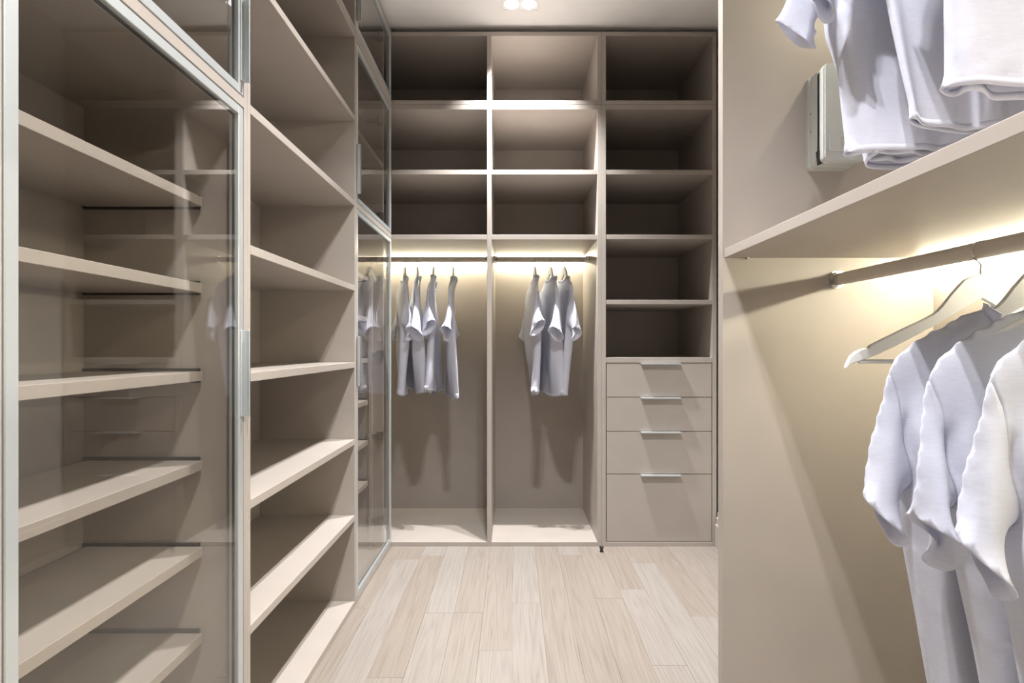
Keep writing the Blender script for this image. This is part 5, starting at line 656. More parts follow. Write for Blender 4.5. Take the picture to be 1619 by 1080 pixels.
     1,1,1,0,1,1,1,0,1,1,2,1,1,2,1,1,1,2,1,1,2,2,-60,1,2,2,2,2,2,2,1,2,2,1,2,1,1,1,2,1,1,1,1,1,1,2,1,1,1,1,1,1,1,1,1,2,1,1,2,1,1,2,1,1,2,1,0,-57,1,2,2,1,2,2,1,2,1,1,2,1,1,1,1,2,1,1,1,1,1,1,2,1,1,1,2,1,1,2,1,1,2,1,1,2,1,1,2,1,2,1,1,2,-57,2,1,2,1,1,2,1,1,1,1,1,1,1,1,1,1,1,1,1,1,1,2,1,1,2,1,1,2,1,2,2,1,2,1,1,2,1,2,1,2,1,1,2,2,-54,1,1,1,1,1,1,1,0,1,1,1,1,0,1,1,1,0,1,1,2,1,1,1,2,1,2,1,2,2,2,2,1,2,1,1,2,1,2,1,2,1,2,0,2,-52,1,1,1,0,1,1,0,1,0,1,0,1,0,1,1,1,0,1,1,2,1,1,1,2,1,2,2,2,2,2,2,2,2,1,1,2,1,2,2,1,2,1,0,-2,-49,1,1,0,0,1,0,1,0,1,0,1,0,0,1,1,1,1,1,1,1,2,1,1,2,2,2,2,2,2,3,2,2,2,1,1,2,1,2,2,1,2,2,1,2,7,3,-69,1,0,1,0,1,0,1,0,1,0,0,1,0,1,2,1,1,1,1,2,1,1,2,2,2,2,2,3,3,3,2,2,2,1,1,2,2,1,2,2,2,1,2,2,3,-69,0,1,1,0,1,0,1,1,0,0,1,1,1,1,2,1,1,2,1,2,1,2,2,2,2,2,2,3,4,3,3,2,2,1,1,2,2,1,2,2,2,2,2,2,5,-79,0,1,1,1,0,1,1,1,0,1,1,1,2,1,2,1,2,1,2,1,2,2,2,3,2,2,3,3,3,4,4,2,2,1,1,2,2,1,2,2,2,3,4,4,5,-90,0,1,1,1,1,1,0,1,1,1,1,1,2,2,2,1,2,2,1,2,2,2,3,2,3,2,3,3,4,4,4,2,2,1,2,2,1,2,2,2,3,4,4,3,-91,0,1,1,1,1,1,1,0,1,1,1,2,1,2,2,2,2,2,2,2,2,3,2,3,3,3,3,3,4,4,3,3,2,2,1,2,2,2,2,3,4,5,7,-99,1,1,1,1,1,1,0,1,1,1,1,1,2,1,2,3,2,3,2,2,2,3,2,3,3,3,4,3,4,5,3,3,2,1,2,2,2,3,2,3,6,8,-102,1,1,1,1,1,1,1,1,1,1,1,1,1,1,2,2,3,2,3,3,3,2,3,3,3,3,4,4,4,4,4,3,2,1,2,2,3,2,4,4,7,8,-109,1,0,1,1,1,1,2,1,1,1,1,2,1,1,1,2,1,3,2,3,4,3,4,3,4,3,4,3,4,5,4,2,2,2,2,2,3,3,5,6,9,-112,1,1,1,1,1,1,1,2,1,1,2,2,1,2,1,2,1,2,2,2,3,4,4,4,5,4,3,4,4,4,4,2,2,1,2,3,3,4,6,9,10,-121,0,1,1,1,1,1,1,1,2,1,1,2,1,2,2,3,2,3,2,1,3,3,4,4,5,4,5,4,4,5,4,2,1,0,2,2,4,5,9,12,-117,-2,1,1,1,1,1,0,1,1,1,0,1,1,1,1,3,3,3,3,3,3,3,3,3,4,6,6,6,6,5,4,2,1,-2,0,2,4,8,12,12,-118,0,-1,1,1,1,1,1,1,0,1,1,0,0,0,0,1,1,2,2,5,3,2,2,1,3,8,10,9,7,5,2,1,0,-3,0,3,6,10,15,-112,35,13,11,7,3,0,-2,-2,-1,1,4,8,12,-58,7,7,4,1,0,0,-1,1,4,5,7,-44,-1,-3,3,4,3,2,1,1,1,2,3,6,-42,-7,10,-1,-2,0,1,3,2,2,2,3,4,6,3,-34,-8,-12,5,-1,2,3,3,4,5,5,9,-49,-20,10,5,6,6,8,8,6,-61,-10,-2,28,10,12,-45,4,21,-12,60,-7,1,3,-5,3,-18,-15,10,10,9,-6,3,-49,-5,10,5,2,6,6,9,10,-3,2,-7,3,-44,4,7,3,2,1,3,5,6,7,6,-10,3,-14,10,-1,-20,17,-1,-2,-3,-2,0,1,2,4,6,7,-6,-4,-5,2,5,-2,-7,4,8,4,5,-7,-5,-3,-2,0,1,2,3,4,0,-15,1,35,-21,-4,12,5,-3,-6,-2,-1,-1,0,0,1,2,3,-9,-13,-1,0,50,-6,-5,-5,-2,0,0,-2,-3,-3,-1,1,1,-5,-20,0,47,4,-1,12,-13,11,-11,11,-11,11,-12,12,-12,12,-13,13,-13,13,-14,14,-14,14,-15,14,-14,14,-15,15,-16,15,-15,15,-16,16,-17,16,-17,17,-18,17,-15,13,-14,15,-16,15,-16,16,-16,16,-16,-6,-2,0,2,4,3,0,0,-11,-2,0,-1,0,0,-25,0,41,-4,-1,-1,-1,-1,-1,-1,-1,-2,-1,-1,-2,-1,-2,-1,-2,-1,-1,-2,0,-3,-2,-3,0,1,1,2,2,4,5,3,2,2,-5,0,0,0,-1,1,-4,-20,1,31,-2,0,-1,-1,-1,-1,-1,-2,-1,-2,-1,-2,-2,-2,-2,-3,-2,-2,-3,-2,-3,-2,-3,-2,0,2,2,2,3,3,3,2,2,5,2,2,1,0,1,3,-22,26,0,-1,0,-1,0,-1,-1,-1,-1,-2,-1,-2,-2,-3,-3,-3,-3,-3,-2,-3,-3,-2,-2,-2,0,2,1,1,2,1,1,1,1,8,5,3,2,1,1,2,0,-18,1,25,-1,0,0,0,0,-1,-1,-1,-1,-1,-1,-1,-2,-3,-3,-3,-3,-3,-3,-3,-2,-2,-1,-1,0,1,1,1,-1,0,0,0,1,7,5,3,2,1,1,2,4,-18,25,0,0,1,0,-1,-1,0,-1,-1,-1,-1,-1,-2,-2,-2,-3,-3,-3,-3,-2,-2,-1,-1,-1,0,1,0,0,-1,0,0,0,2,5,3,3,2,1,0,1,2,1,-15,0,24,1,0,0,0,0,-1,0,-1,-1,-1,-1,-2,
     -1,-1,-2,-2,-2,-2,-2,-3,-1,-2,-1,0,0,0,0,0,-1,0,1,2,2,2,2,2,1,0,0,-1,1,5,-15,20,1,1,0,1,0,-1,0,-1,-1,-1,-1,-1,-1,-1,-1,-1,-2,-1,-2,-2,-1,-2,-1,0,-1,0,1,0,0,0,1,2,3,-1,1,1,1,0,-2,-1,0,3,3,-12,-1,14,1,1,1,1,0,1,0,0,-1,0,-1,-1,0,-1,-1,-1,-2,-1,-1,-1,-1,-1,-1,-1,0,-1,1,0,0,1,1,1,1,0,0,1,0,-1,-1,-2,-1,2,4,-4,-2,-2,8,-1,1,1,1,1,1,0,1,0,0,0,0,0,-1,-1,-1,-1,-1,-1,-1,0,-1,-1,-1,0,0,0,0,0,1,0,0,1,0,0,1,-1,0,-2,-1,-1,0,2,4,-4,6,-2,0,1,0,0,0,1,0,1,0,1,0,0,-1,0,0,-1,-1,-1,0,-1,-1,0,-1,0,-1,0,0,0,0,0,0,0,1,0,0,0,-1,-1,-1,-2,-1,-2,-4,-8,-7,9,29,-1,-1,-1,-1,-1,0,0,-1,0,0,0,0,0,0,0,0,-1,0,-1,0,-1,-1,0,-1,0,0,-1,0,0,0,0,0,0,0,0,0,0,-1,0,-2,-1,-3,-3,-2,29,1,-2,-1,-2,-1,-1,-1,-1,0,-1,0,-1,0,-1,0,-1,0,-1,0,-1,0,-1,0,-1,0,0,0,-1,0,0,0,0,0,0,0,0,-1,0,-1,-1,-1,-1,20,2,-1,-1,-1,-1,0,-1,-1,-1,-1,0,-1,-1,0,-1,-1,0,-1,0,-1,0,-1,0,-1,0,0,0,-1,0,0,0,0,0,0,0,-1,0,-1,0,-2,0,6,3,0,0,0,0,0,0,0,0,-1,0,0,0,0,0,-1,0,0,0,-1,0,0,-1,0,0,0,0,-1,0,0,0,0,0,0,0,-1,0,-1,0,-1,-14,1,1,1,1,1,1,0,1,1,1,1,1,1,1,1,0,1,1,0,0,0,1,0,0,0,0,0,0,0,0,0,0,0,0,0,-1,0,-1,0,-1,-27,-4,2,2,1,2,1,2,1,2,1,2,1,2,1,2,1,2,1,1,2,1,1,0,1,1,0,1,0,0,0,0,0,0,0,0,0,-1,0,-1,-1,-27,-3,1,2,2,1,1,2,1,1,1,1,2,1,1,1,1,2,1,1,3,0,2,1,1,1,1,0,1,0,1,0,0,0,0,0,-1,0,-1,-1,-1,-12,0,1,1,1,1,0,1,1,0,1,0,0,1,0,0,0,1,0,1,1,0,1,0,1,1,0,1,0,1,0,0,1,0,0,-1,0,-1,-1,-1,-1,7,3,1,0,0,0,0,0,0,0,0,-1,0,-1,0,-1,0,-1,0,-1,0,-1,0,0,0,0,0,0,0,0,0,0,1,0,0,-1,0,-1,-1,-1,-2,22,2,-1,0,0,-1,0,0,-1,0,-1,0,-1,-1,-1,0,-1,-1,-1,-1,-1,-1,-1,-1,0,-1,-1,0,0,-1,0,1,0,0,-1,0,0,-1,-1,-2,-1,-1,0,26,0,-1,0,-1,0,0,-1,0,-1,0,-1,0,-1,0,-1,-1,-1,-1,-1,-1,-1,-1,-1,-1,0,-1,-1,0,0,0,0,0,0,-1,0,0,-1,-1,-2,-2,-1,-1,1,23,-1,0,-1,0,0,-1,0,0,-1,0,0,-1,0,0,-1,0,-1,-1,-1,0,-1,-1,-1,-1,0,-1,0,-1,0,0,0,1,0,-1,0,-1,0,-1,-2,-2,-1,-1,0,-4,0,-2,20,1,0,0,0,0,0,-1,0,0,0,-1,0,0,0,0,0,0,-1,0,-1,0,-1,0,-1,0,-1,0,0,0,1,0,0,0,-1,0,0,-1,-1,-1,-2,0,1,4,4,-7,-15,7,-11,16,2,0,1,0,1,0,0,0,0,0,0,0,0,0,1,0,0,0,0,0,0,0,0,0,-1,0,1,0,0,1,0,0,1,-1,0,0,-1,0,-2,0,1,4,8,-3,-6,-19,0,2,1,0,1,1,0,1,0,0,0,1,0,1,0,1,0,1,0,0,1,0,0,1,0,0,1,0,1,0,1,0,1,1,0,0,0,0,-1,1,3,9,10,-12,-4,-30,-2,1,1,1,1,0,1,1,0,1,0,1,1,0,1,0,1,1,0,2,1,0,1,1,1,0,1,1,0,1,0,1,0,3,1,0,0,0,0,3,7,14,-8,-3,-38,-1,1,0,1,1,0,1,1,1,0,1,1,0,1,1,0,1,1,1,3,1,1,1,1,1,1,1,1,1,1,0,0,-1,3,0,0,0,0,1,5,11,12,-11,-43,3,0,1,1,0,1,1,1,1,1,1,1,1,1,1,1,1,1,2,0,1,2,1,1,1,2,1,1,1,0,1,0,0,-3,0,-1,0,0,3,7,15,-5,-3,-50,5,2,1,1,1,1,2,1,1,1,1,1,2,1,1,1,1,1,1,-3,1,1,1,1,1,1,1,1,1,1,2,2,3,-4,0,0,0,1,5,11,11,-8,-70,4,1,1,2,1,1,1,1,1,1,1,1,1,0,1,1,0,1,0,0,1,0,1,1,1,1,2,1,2,3,3,4,4,3,2,2,2,4,8,14,-5,-2,-89,-2,1,1,2,1,1,1,1,1,1,1,1,1,1,1,1,1,1,1,6,0,1,1,2,2,2,4,3,4,5,3,3,3,7,3,3,4,8,11,10,-10,-108,-3,2,2,2,2,2,3,2,3,2,3,2,3,3,2,3,3,2,3,7,2,2,3,3,3,-1,3,5,5,5,3,1,0,1,2,4,7,11,15,-12,0,-131,7,8,5,4,3,4,4,3,4,3,4,3,3,3,3,3,3,4,3,4,3,4,4,4,4,3,5,3,3,2,0,-1,-2,1,3,5,9,9,-5,0,-35,8,2,1,2,2,1,2,2,4,6,8,-3,1,0,-35,-1,3,-1,6,-6,11,-3,-1,2,2,3,4,6,6,7,5,-5,-1,-1,-46,-10,-1,15,0,4,3,4,2,2,4,5,5,7,10,10,-3,-4,-2,-65,0,6,15,8,6,5,6,8,9,10,9,-6,-3,-3,-55,11,12,9,8,8,10,12,0,-3,-3,-41,14,
     14,9,9,10,-5,-2,-3,-3,15,1,-5,-2,11,0,-7,-43,-10,0,-8,-12,2,-1,3,-28,-11,11,12,-5,4,2,2,2,8,-45,-4,12,7,5,3,2,3,2,1,3,-28,15,-7,-16,15,3,3,2,2,2,2,1,1,0,-2,7,8,-6,-6,-2,5,2,0,0,0,0,0,-2,-2,-2,29,-3,0,-2,-2,-2,-2,-2,-2,-5,-6,3,54,-5,-3,-4,-4,-4,-4,-3,-5,-5,-6,-8,-6,82,-16,5,1,0,0,0,0,0,0,0,0,0,0,0,0,0,0,0,0,0,-6,1,1,0,1,0,3,-2,-3,-2,-3,-4,-4,-4,-13,-7,-6,-7,-10,-11,58,5,0,0,0,1,0,0,1,0,1,0,1,0,1,0,1,0,1,0,-2,2,1,0,0,0,0,-2,-2,-1,-1,-3,-3,-4,-14,-7,-5,-5,-7,-9,-5,39,-2,0,0,0,0,0,0,1,0,0,0,1,0,0,1,0,1,0,1,1,1,1,0,1,0,-1,0,-1,0,0,-1,-3,-3,-8,-5,-4,-3,-4,-5,-10,21,-2,0,0,-1,0,0,0,0,0,0,0,0,0,0,0,0,0,0,1,1,0,0,1,0,1,0,1,0,1,0,-1,-2,-3,-2,-2,-2,-1,-1,-2,-5,-6,8,0,0,-1,0,-1,0,-1,0,0,0,-1,0,0,0,0,-1,0,0,0,1,0,0,0,0,1,0,1,0,0,0,0,-2,-2,4,0,0,0,2,1,-3,-8,2,-1,0,-1,-1,0,-1,0,0,0,-1,0,0,0,0,0,0,0,0,0,0,0,0,0,0,0,0,-1,0,0,-1,0,0,-1,6,2,1,1,2,2,0,-6,-6,7,-4,-1,0,-1,0,-1,0,0,0,-1,0,0,0,0,0,1,0,0,0,1,-1,0,0,-1,0,-1,0,-1,-1,0,1,0,2,4,2,1,1,2,2,1,-3,-9,15,-2,-1,-1,-1,-1,-1,-1,-1,0,-1,0,-1,0,0,0,0,0,0,0,-1,0,0,-1,-1,0,-1,0,-1,1,0,1,2,2,1,1,0,1,1,2,2,-2,-6,-5,23,3,-1,-2,-1,-2,-1,-1,-1,-1,-2,-1,-1,-1,0,-1,-1,0,-1,-1,-1,0,-1,0,-1,0,-1,0,1,1,1,2,2,1,-1,-1,0,0,1,2,2,-1,-4,-6,6,13,4,-1,-1,-1,-1,-1,-1,-1,-1,-1,-1,-1,-1,-1,-1,0,-1,-1,-1,-1,-1,0,-1,0,0,0,1,1,1,1,2,1,0,-2,-1,0,0,1,2,2,-1,-2,-5,-3,8,0,-1,0,0,0,0,-1,0,0,0,0,-1,0,0,0,-1,0,0,0,0,0,0,0,0,0,1,1,1,1,0,1,0,-1,-1,0,-1,1,1,2,1,0,-2,-5,-5,9,2,-15,-3,1,0,1,0,1,1,0,1,1,0,1,1,0,1,1,1,0,1,0,1,0,0,1,0,1,0,1,0,0,0,-1,-1,1,0,0,1,1,2,1,0,-3,-4,-3,-3,-8,-3,1,1,1,1,1,1,0,1,2,1,1,1,1,1,1,1,1,0,1,0,0,1,0,1,0,0,1,-1,0,0,-1,0,0,1,0,1,1,2,1,-1,-3,-3,-2,-2,-4,-1,1,1,0,1,0,0,1,0,1,1,0,1,1,0,1,1,0,0,0,1,0,0,0,1,0,0,0,0,0,0,-1,0,1,0,1,0,1,2,0,-1,-3,-3,-2,0,4,3,-1,0,0,-1,0,-1,0,0,0,-1,0,1,0,0,0,0,1,0,0,0,0,0,1,0,0,0,0,0,0,0,0,0,0,1,0,1,0,1,0,-1,-3,-3,-2,10,3,-1,-1,-1,-1,-1,-1,-1,0,-1,0,0,0,0,0,0,1,0,0,0,0,1,0,0,0,1,0,0,0,0,0,0,0,0,0,0,1,0,1,-1,-1,-3,-3,-3,11,-1,-1,-1,0,-1,-1,0,0,0,0,0,0,0,1,0,1,0,0,1,0,0,0,0,0,1,0,0,1,0,0,0,0,0,0,0,0,0,0,0,0,-2,-3,-4,-3,7,-1,-1,0,0,0,0,0,0,1,0,1,1,0,1,1,1,0,0,0,0,0,0,1,0,0,1,0,0,0,1,0,-1,0,0,0,0,0,0,0,-1,-2,-3,-4,-3,3,-1,1,0,0,0,1,0,1,1,1,1,1,2,1,1,0,0,0,0,0,0,0,0,0,1,0,0,0,1,0,0,0,0,0,0,0,-1,0,0,-1,-3,-3,-4,-3,0,1,1,0,0,1,1,1,2,1,1,2,2,2,1,0,0,-1,0,-1,0,0,0,1,0,0,0,0,0,0,1,1,0,0,0,0,-1,0,-1,0,-2,-2,-4,-4,-3,-2,2,1,1,1,1,2,2,1,2,2,3,2,1,0,-1,-1,0,-1,0,0,0,1,0,0,1,-1,-1,-1,0,0,1,2,1,-1,0,0,-1,0,-1,-2,-3,-4,-3,-3,-1,0,-3,3,1,2,2,2,2,2,1,3,3,3,1,-1,-1,-1,-1,-1,0,0,1,0,1,1,1,0,-1,-1,-2,-2,-1,1,2,2,0,0,0,0,-1,-1,-2,-3,-4,-4,-3,-2,-3,4,2,3,3,2,3,1,2,3,4,2,-1,-3,-2,-1,-1,0,1,0,1,1,2,1,1,1,0,-1,-3,-3,-3,-1,1,3,0,1,1,0,-1,-1,-2,-3,-4,-5,-4,13,-18,5,4,3,3,3,3,2,2,4,3,0,-3,-3,-2,-1,-1,0,1,-1,1,2,2,3,2,1,1,0,-2,-3,-4,-3,-2,0,3,1,1,0,0,-1,-2,-3,-4,-5,-3,16,-24,5,5,4,3,4,3,3,3,4,2,-1,-3,-3,-3,-2,-1,0,-1,-1,1,1,3,3,3,3,2,2,0,-2,-3,-5,-4,-3,2,1,0,0,1,-1,-1,-3,-4,-5,7,-22,6,5,4,5,4,4,4,3,4,3,0,-2,-3,-3,-4,-2,-2,-1,-2,-1,1,1,3,4,4,4,3,2,1,-1,-3,-5,-6,0,-1,-1,0,0,0,-1,-2,-3,-1,-24,5,5,5,5,5,5,4,4,4,4,2,0,-1,-3,-3,-4,-4,-3,
     -3,-1,-2,-1,2,2,4,4,5,4,3,2,0,-2,-5,-5,-3,-2,-1,0,0,0,-2,-2,-32,5,5,6,5,5,5,5,5,4,5,4,2,1,0,-2,-3,-4,-4,-4,-3,-4,-3,-2,-1,1,3,4,4,4,3,4,2,1,-8,-4,-2,-2,-1,0,0,-1,2,-43,5,5,5,5,6,5,5,6,5,5,4,5,3,3,1,0,-2,-3,-4,-4,-5,-4,-5,-4,-3,-1,0,1,2,3,4,5,5,-4,-2,-2,-1,-1,-1,1,0,-49,4,4,5,5,5,5,6,5,5,6,5,5,5,4,4,3,2,0,0,-4,-2,-4,-6,-5,-6,-5,-4,-3,-1,-1,1,3,4,4,1,0,-1,0,0,1,5,-64,5,4,5,4,5,5,5,4,5,5,5,5,5,5,5,4,5,4,3,0,2,-1,-2,-4,-5,-6,-5,-5,-4,-4,-3,-2,-1,5,2,0,1,1,2,3,-74,8,4,4,5,4,5,4,4,4,4,4,4,4,5,4,4,6,5,5,3,5,4,2,0,-2,-2,-3,-3,-4,-5,-6,-6,-5,-1,0,0,1,4,4,8,-92,4,6,4,4,4,4,3,4,4,3,4,3,3,3,3,3,4,4,5,3,5,5,4,3,2,6,2,0,-2,-5,-6,-5,-5,-4,-1,0,2,5,6,-83,78,0,2,-1,-3,-4,-3,-1,3,0,1,2,11,-11,2,3,0,0,-1,-1,0,0,0,1,11,-10,-3,-3,6,4,2,2,0,1,-1,0,-1,4,-10,5,-1,6,3,1,2,2,1,1,0,0,-2,-1,8,-8,13,10,-4,-1,1,0,0,-2,-2,-2,1,17,9,0,1,-4,-5,-5,-5,5,23,10,6,-15,-12,-7,34,-7,-11,8,-12,3,-4,-14,15,-5,15,0,-4,3,2,-4,-7,21,0,-3,-3,1,1,1,0,0,-2,-9,6,-6,20,-1,-3,3,0,-1,0,0,-1,0,1,-6,-6,23,1,-1,-5,2,0,1,0,-1,-2,-1,0,-1,0,1,-2,-10,3,-4,31,-3,-2,11,-9,-2,0,-2,-2,-2,-2,-1,-1,0,0,-1,0,-10,-3,44,-14,1,8,-10,-4,-2,-3,-1,-2,0,0,-1,0,-3,-6,-7,0,-3,44,-8,-3,-3,-3,-3,-1,-1,0,0,-1,-2,-4,-4,-8,-3,40,-6,-3,-14,17,-2,1,1,-1,1,-1,1,-1,1,-1,1,0,1,-1,1,-1,1,-1,2,-2,2,-1,1,-1,2,-2,2,-1,2,-2,2,-2,3,-3,3,-2,2,-2,2,-2,3,-3,3,-3,4,-4,-3,-1,-1,-3,-2,-1,-1,-1,0,-1,-2,-2,-3,0,-15,0,29,1,0,0,0,0,0,0,0,0,0,0,1,0,0,0,0,0,0,0,1,0,0,0,-1,-1,-1,0,0,-1,-1,-1,-1,0,-1,0,-2,-1,-2,0,2,-9,-3,18,1,0,0,0,0,0,0,0,0,0,0,0,0,0,0,0,0,0,0,0,0,0,0,-1,0,0,0,0,0,0,0,-1,0,-1,-1,-1,-1,-1,1,4,-12,12,1,-1,1,0,0,0,0,0,0,0,0,0,0,0,0,0,-1,0,0,0,0,0,0,0,0,0,0,0,0,0,0,0,0,-1,-1,0,-1,-1,0,2,5,-9,0,5,0,0,0,0,1,0,0,0,0,0,0,0,0,0,0,-1,0,0,0,0,0,0,0,0,0,0,0,0,0,0,0,0,0,0,-1,0,-1,-1,-1,2,5,-9,5,0,0,0,0,0,0,0,1,0,0,0,0,0,0,0,0,0,-1,0,0,0,0,0,0,0,0,0,0,0,0,0,0,0,0,0,-1,0,-2,0,0,3,4,-8,2,1,0,0,0,0,0,0,0,0,0,1,0,0,0,0,0,0,0,0,0,0,0,0,0,0,0,0,0,0,0,0,0,0,-1,0,0,0,-1,-1,-1,0,2,4,-8,3,1,-1,1,0,0,0,0,0,0,0,1,0,0,0,0,0,0,0,0,0,0,0,0,0,0,0,0,0,0,0,0,0,0,0,0,0,-1,0,-1,-1,0,2,2,-6,3,-1,0,0,0,0,0,1,0,0,0,0,0,1,0,0,0,0,0,0,0,0,1,0,0,0,0,0,0,0,0,0,0,0,0,0,0,0,0,-1,-1,-1,0,0,0,-2,2,2,-4,1,0,0,0,0,0,1,0,0,0,0,0,1,0,0,0,0,1,0,0,0,0,0,0,1,0,0,0,0,0,0,0,0,0,0,0,0,0,-1,-1,0,-1,-1,0,-1,-1,0,0,1,0,0,0,0,1,0,0,0,1,0,0,0,0,1,0,0,0,0,1,0,0,0,0,1,0,0,0,0,0,0,1,0,0,-1,0,0,0,0,-1,-4,-4,-12,-8,15,7,0,0,1,0,0,0,1,0,0,0,1,0,0,0,1,0,0,0,1,0,0,0,1,0,0,0,1,0,0,0,0,1,0,0,0,0,0,0,1,1,1,-3,-6,-11,9,0,0,0,1,0,0,0,1,0,0,0,1,0,0,0,1,0,0,0,1,0,0,0,1,0,0,0,1,0,0,1,0,0,0,0,0,1,0,1,3,-5,-2,-6,0,0,1,0,0,0,1,0,0,0,1,0,0,0,0,1,0,0,0,1,0,0,0,1,0,0,1,0,0,0,1,0,0,0,1,0,0,1,2,-4,1,-8,0,0,1,0,0,0,0,1,0,0,0,0,1,0,0,0,0,1,0,0,0,0,1,0,0,0,1,0,0,1,0,0,0,1,0,0,0,0,1,0,-7,0,0,0,0,0,1,0,0,0,0,0,0,0,1,0,0,0,0,0,0,1,0,0,0,0,1,0,0,0,1,0,0,1,0,0,0,0,0,-1,1,-4,0,0,0,0,0,0,0,0,0,0,0,0,0,0,0,1,0,0,0,0,0,0,0,1,0,0,0,0,1,0,0,0,1,0,0,0,0,-1,-1,5,-6,0,0,0,0,0,0,0,0,0,0,0,0,0,0,0,0,0,0,0,0,0,1,0,0,0,0,0,1,0,0,0,1,0,0,0,0,0,0,-1,1,-3,0,0,0,0,0,0,0,0,0,0,0,0,0,0,0,0,0,0,0,1,0,0,0,0,0,0,0,1,0,0,0,1,0,0,0,0,0,1,0,0,-5,
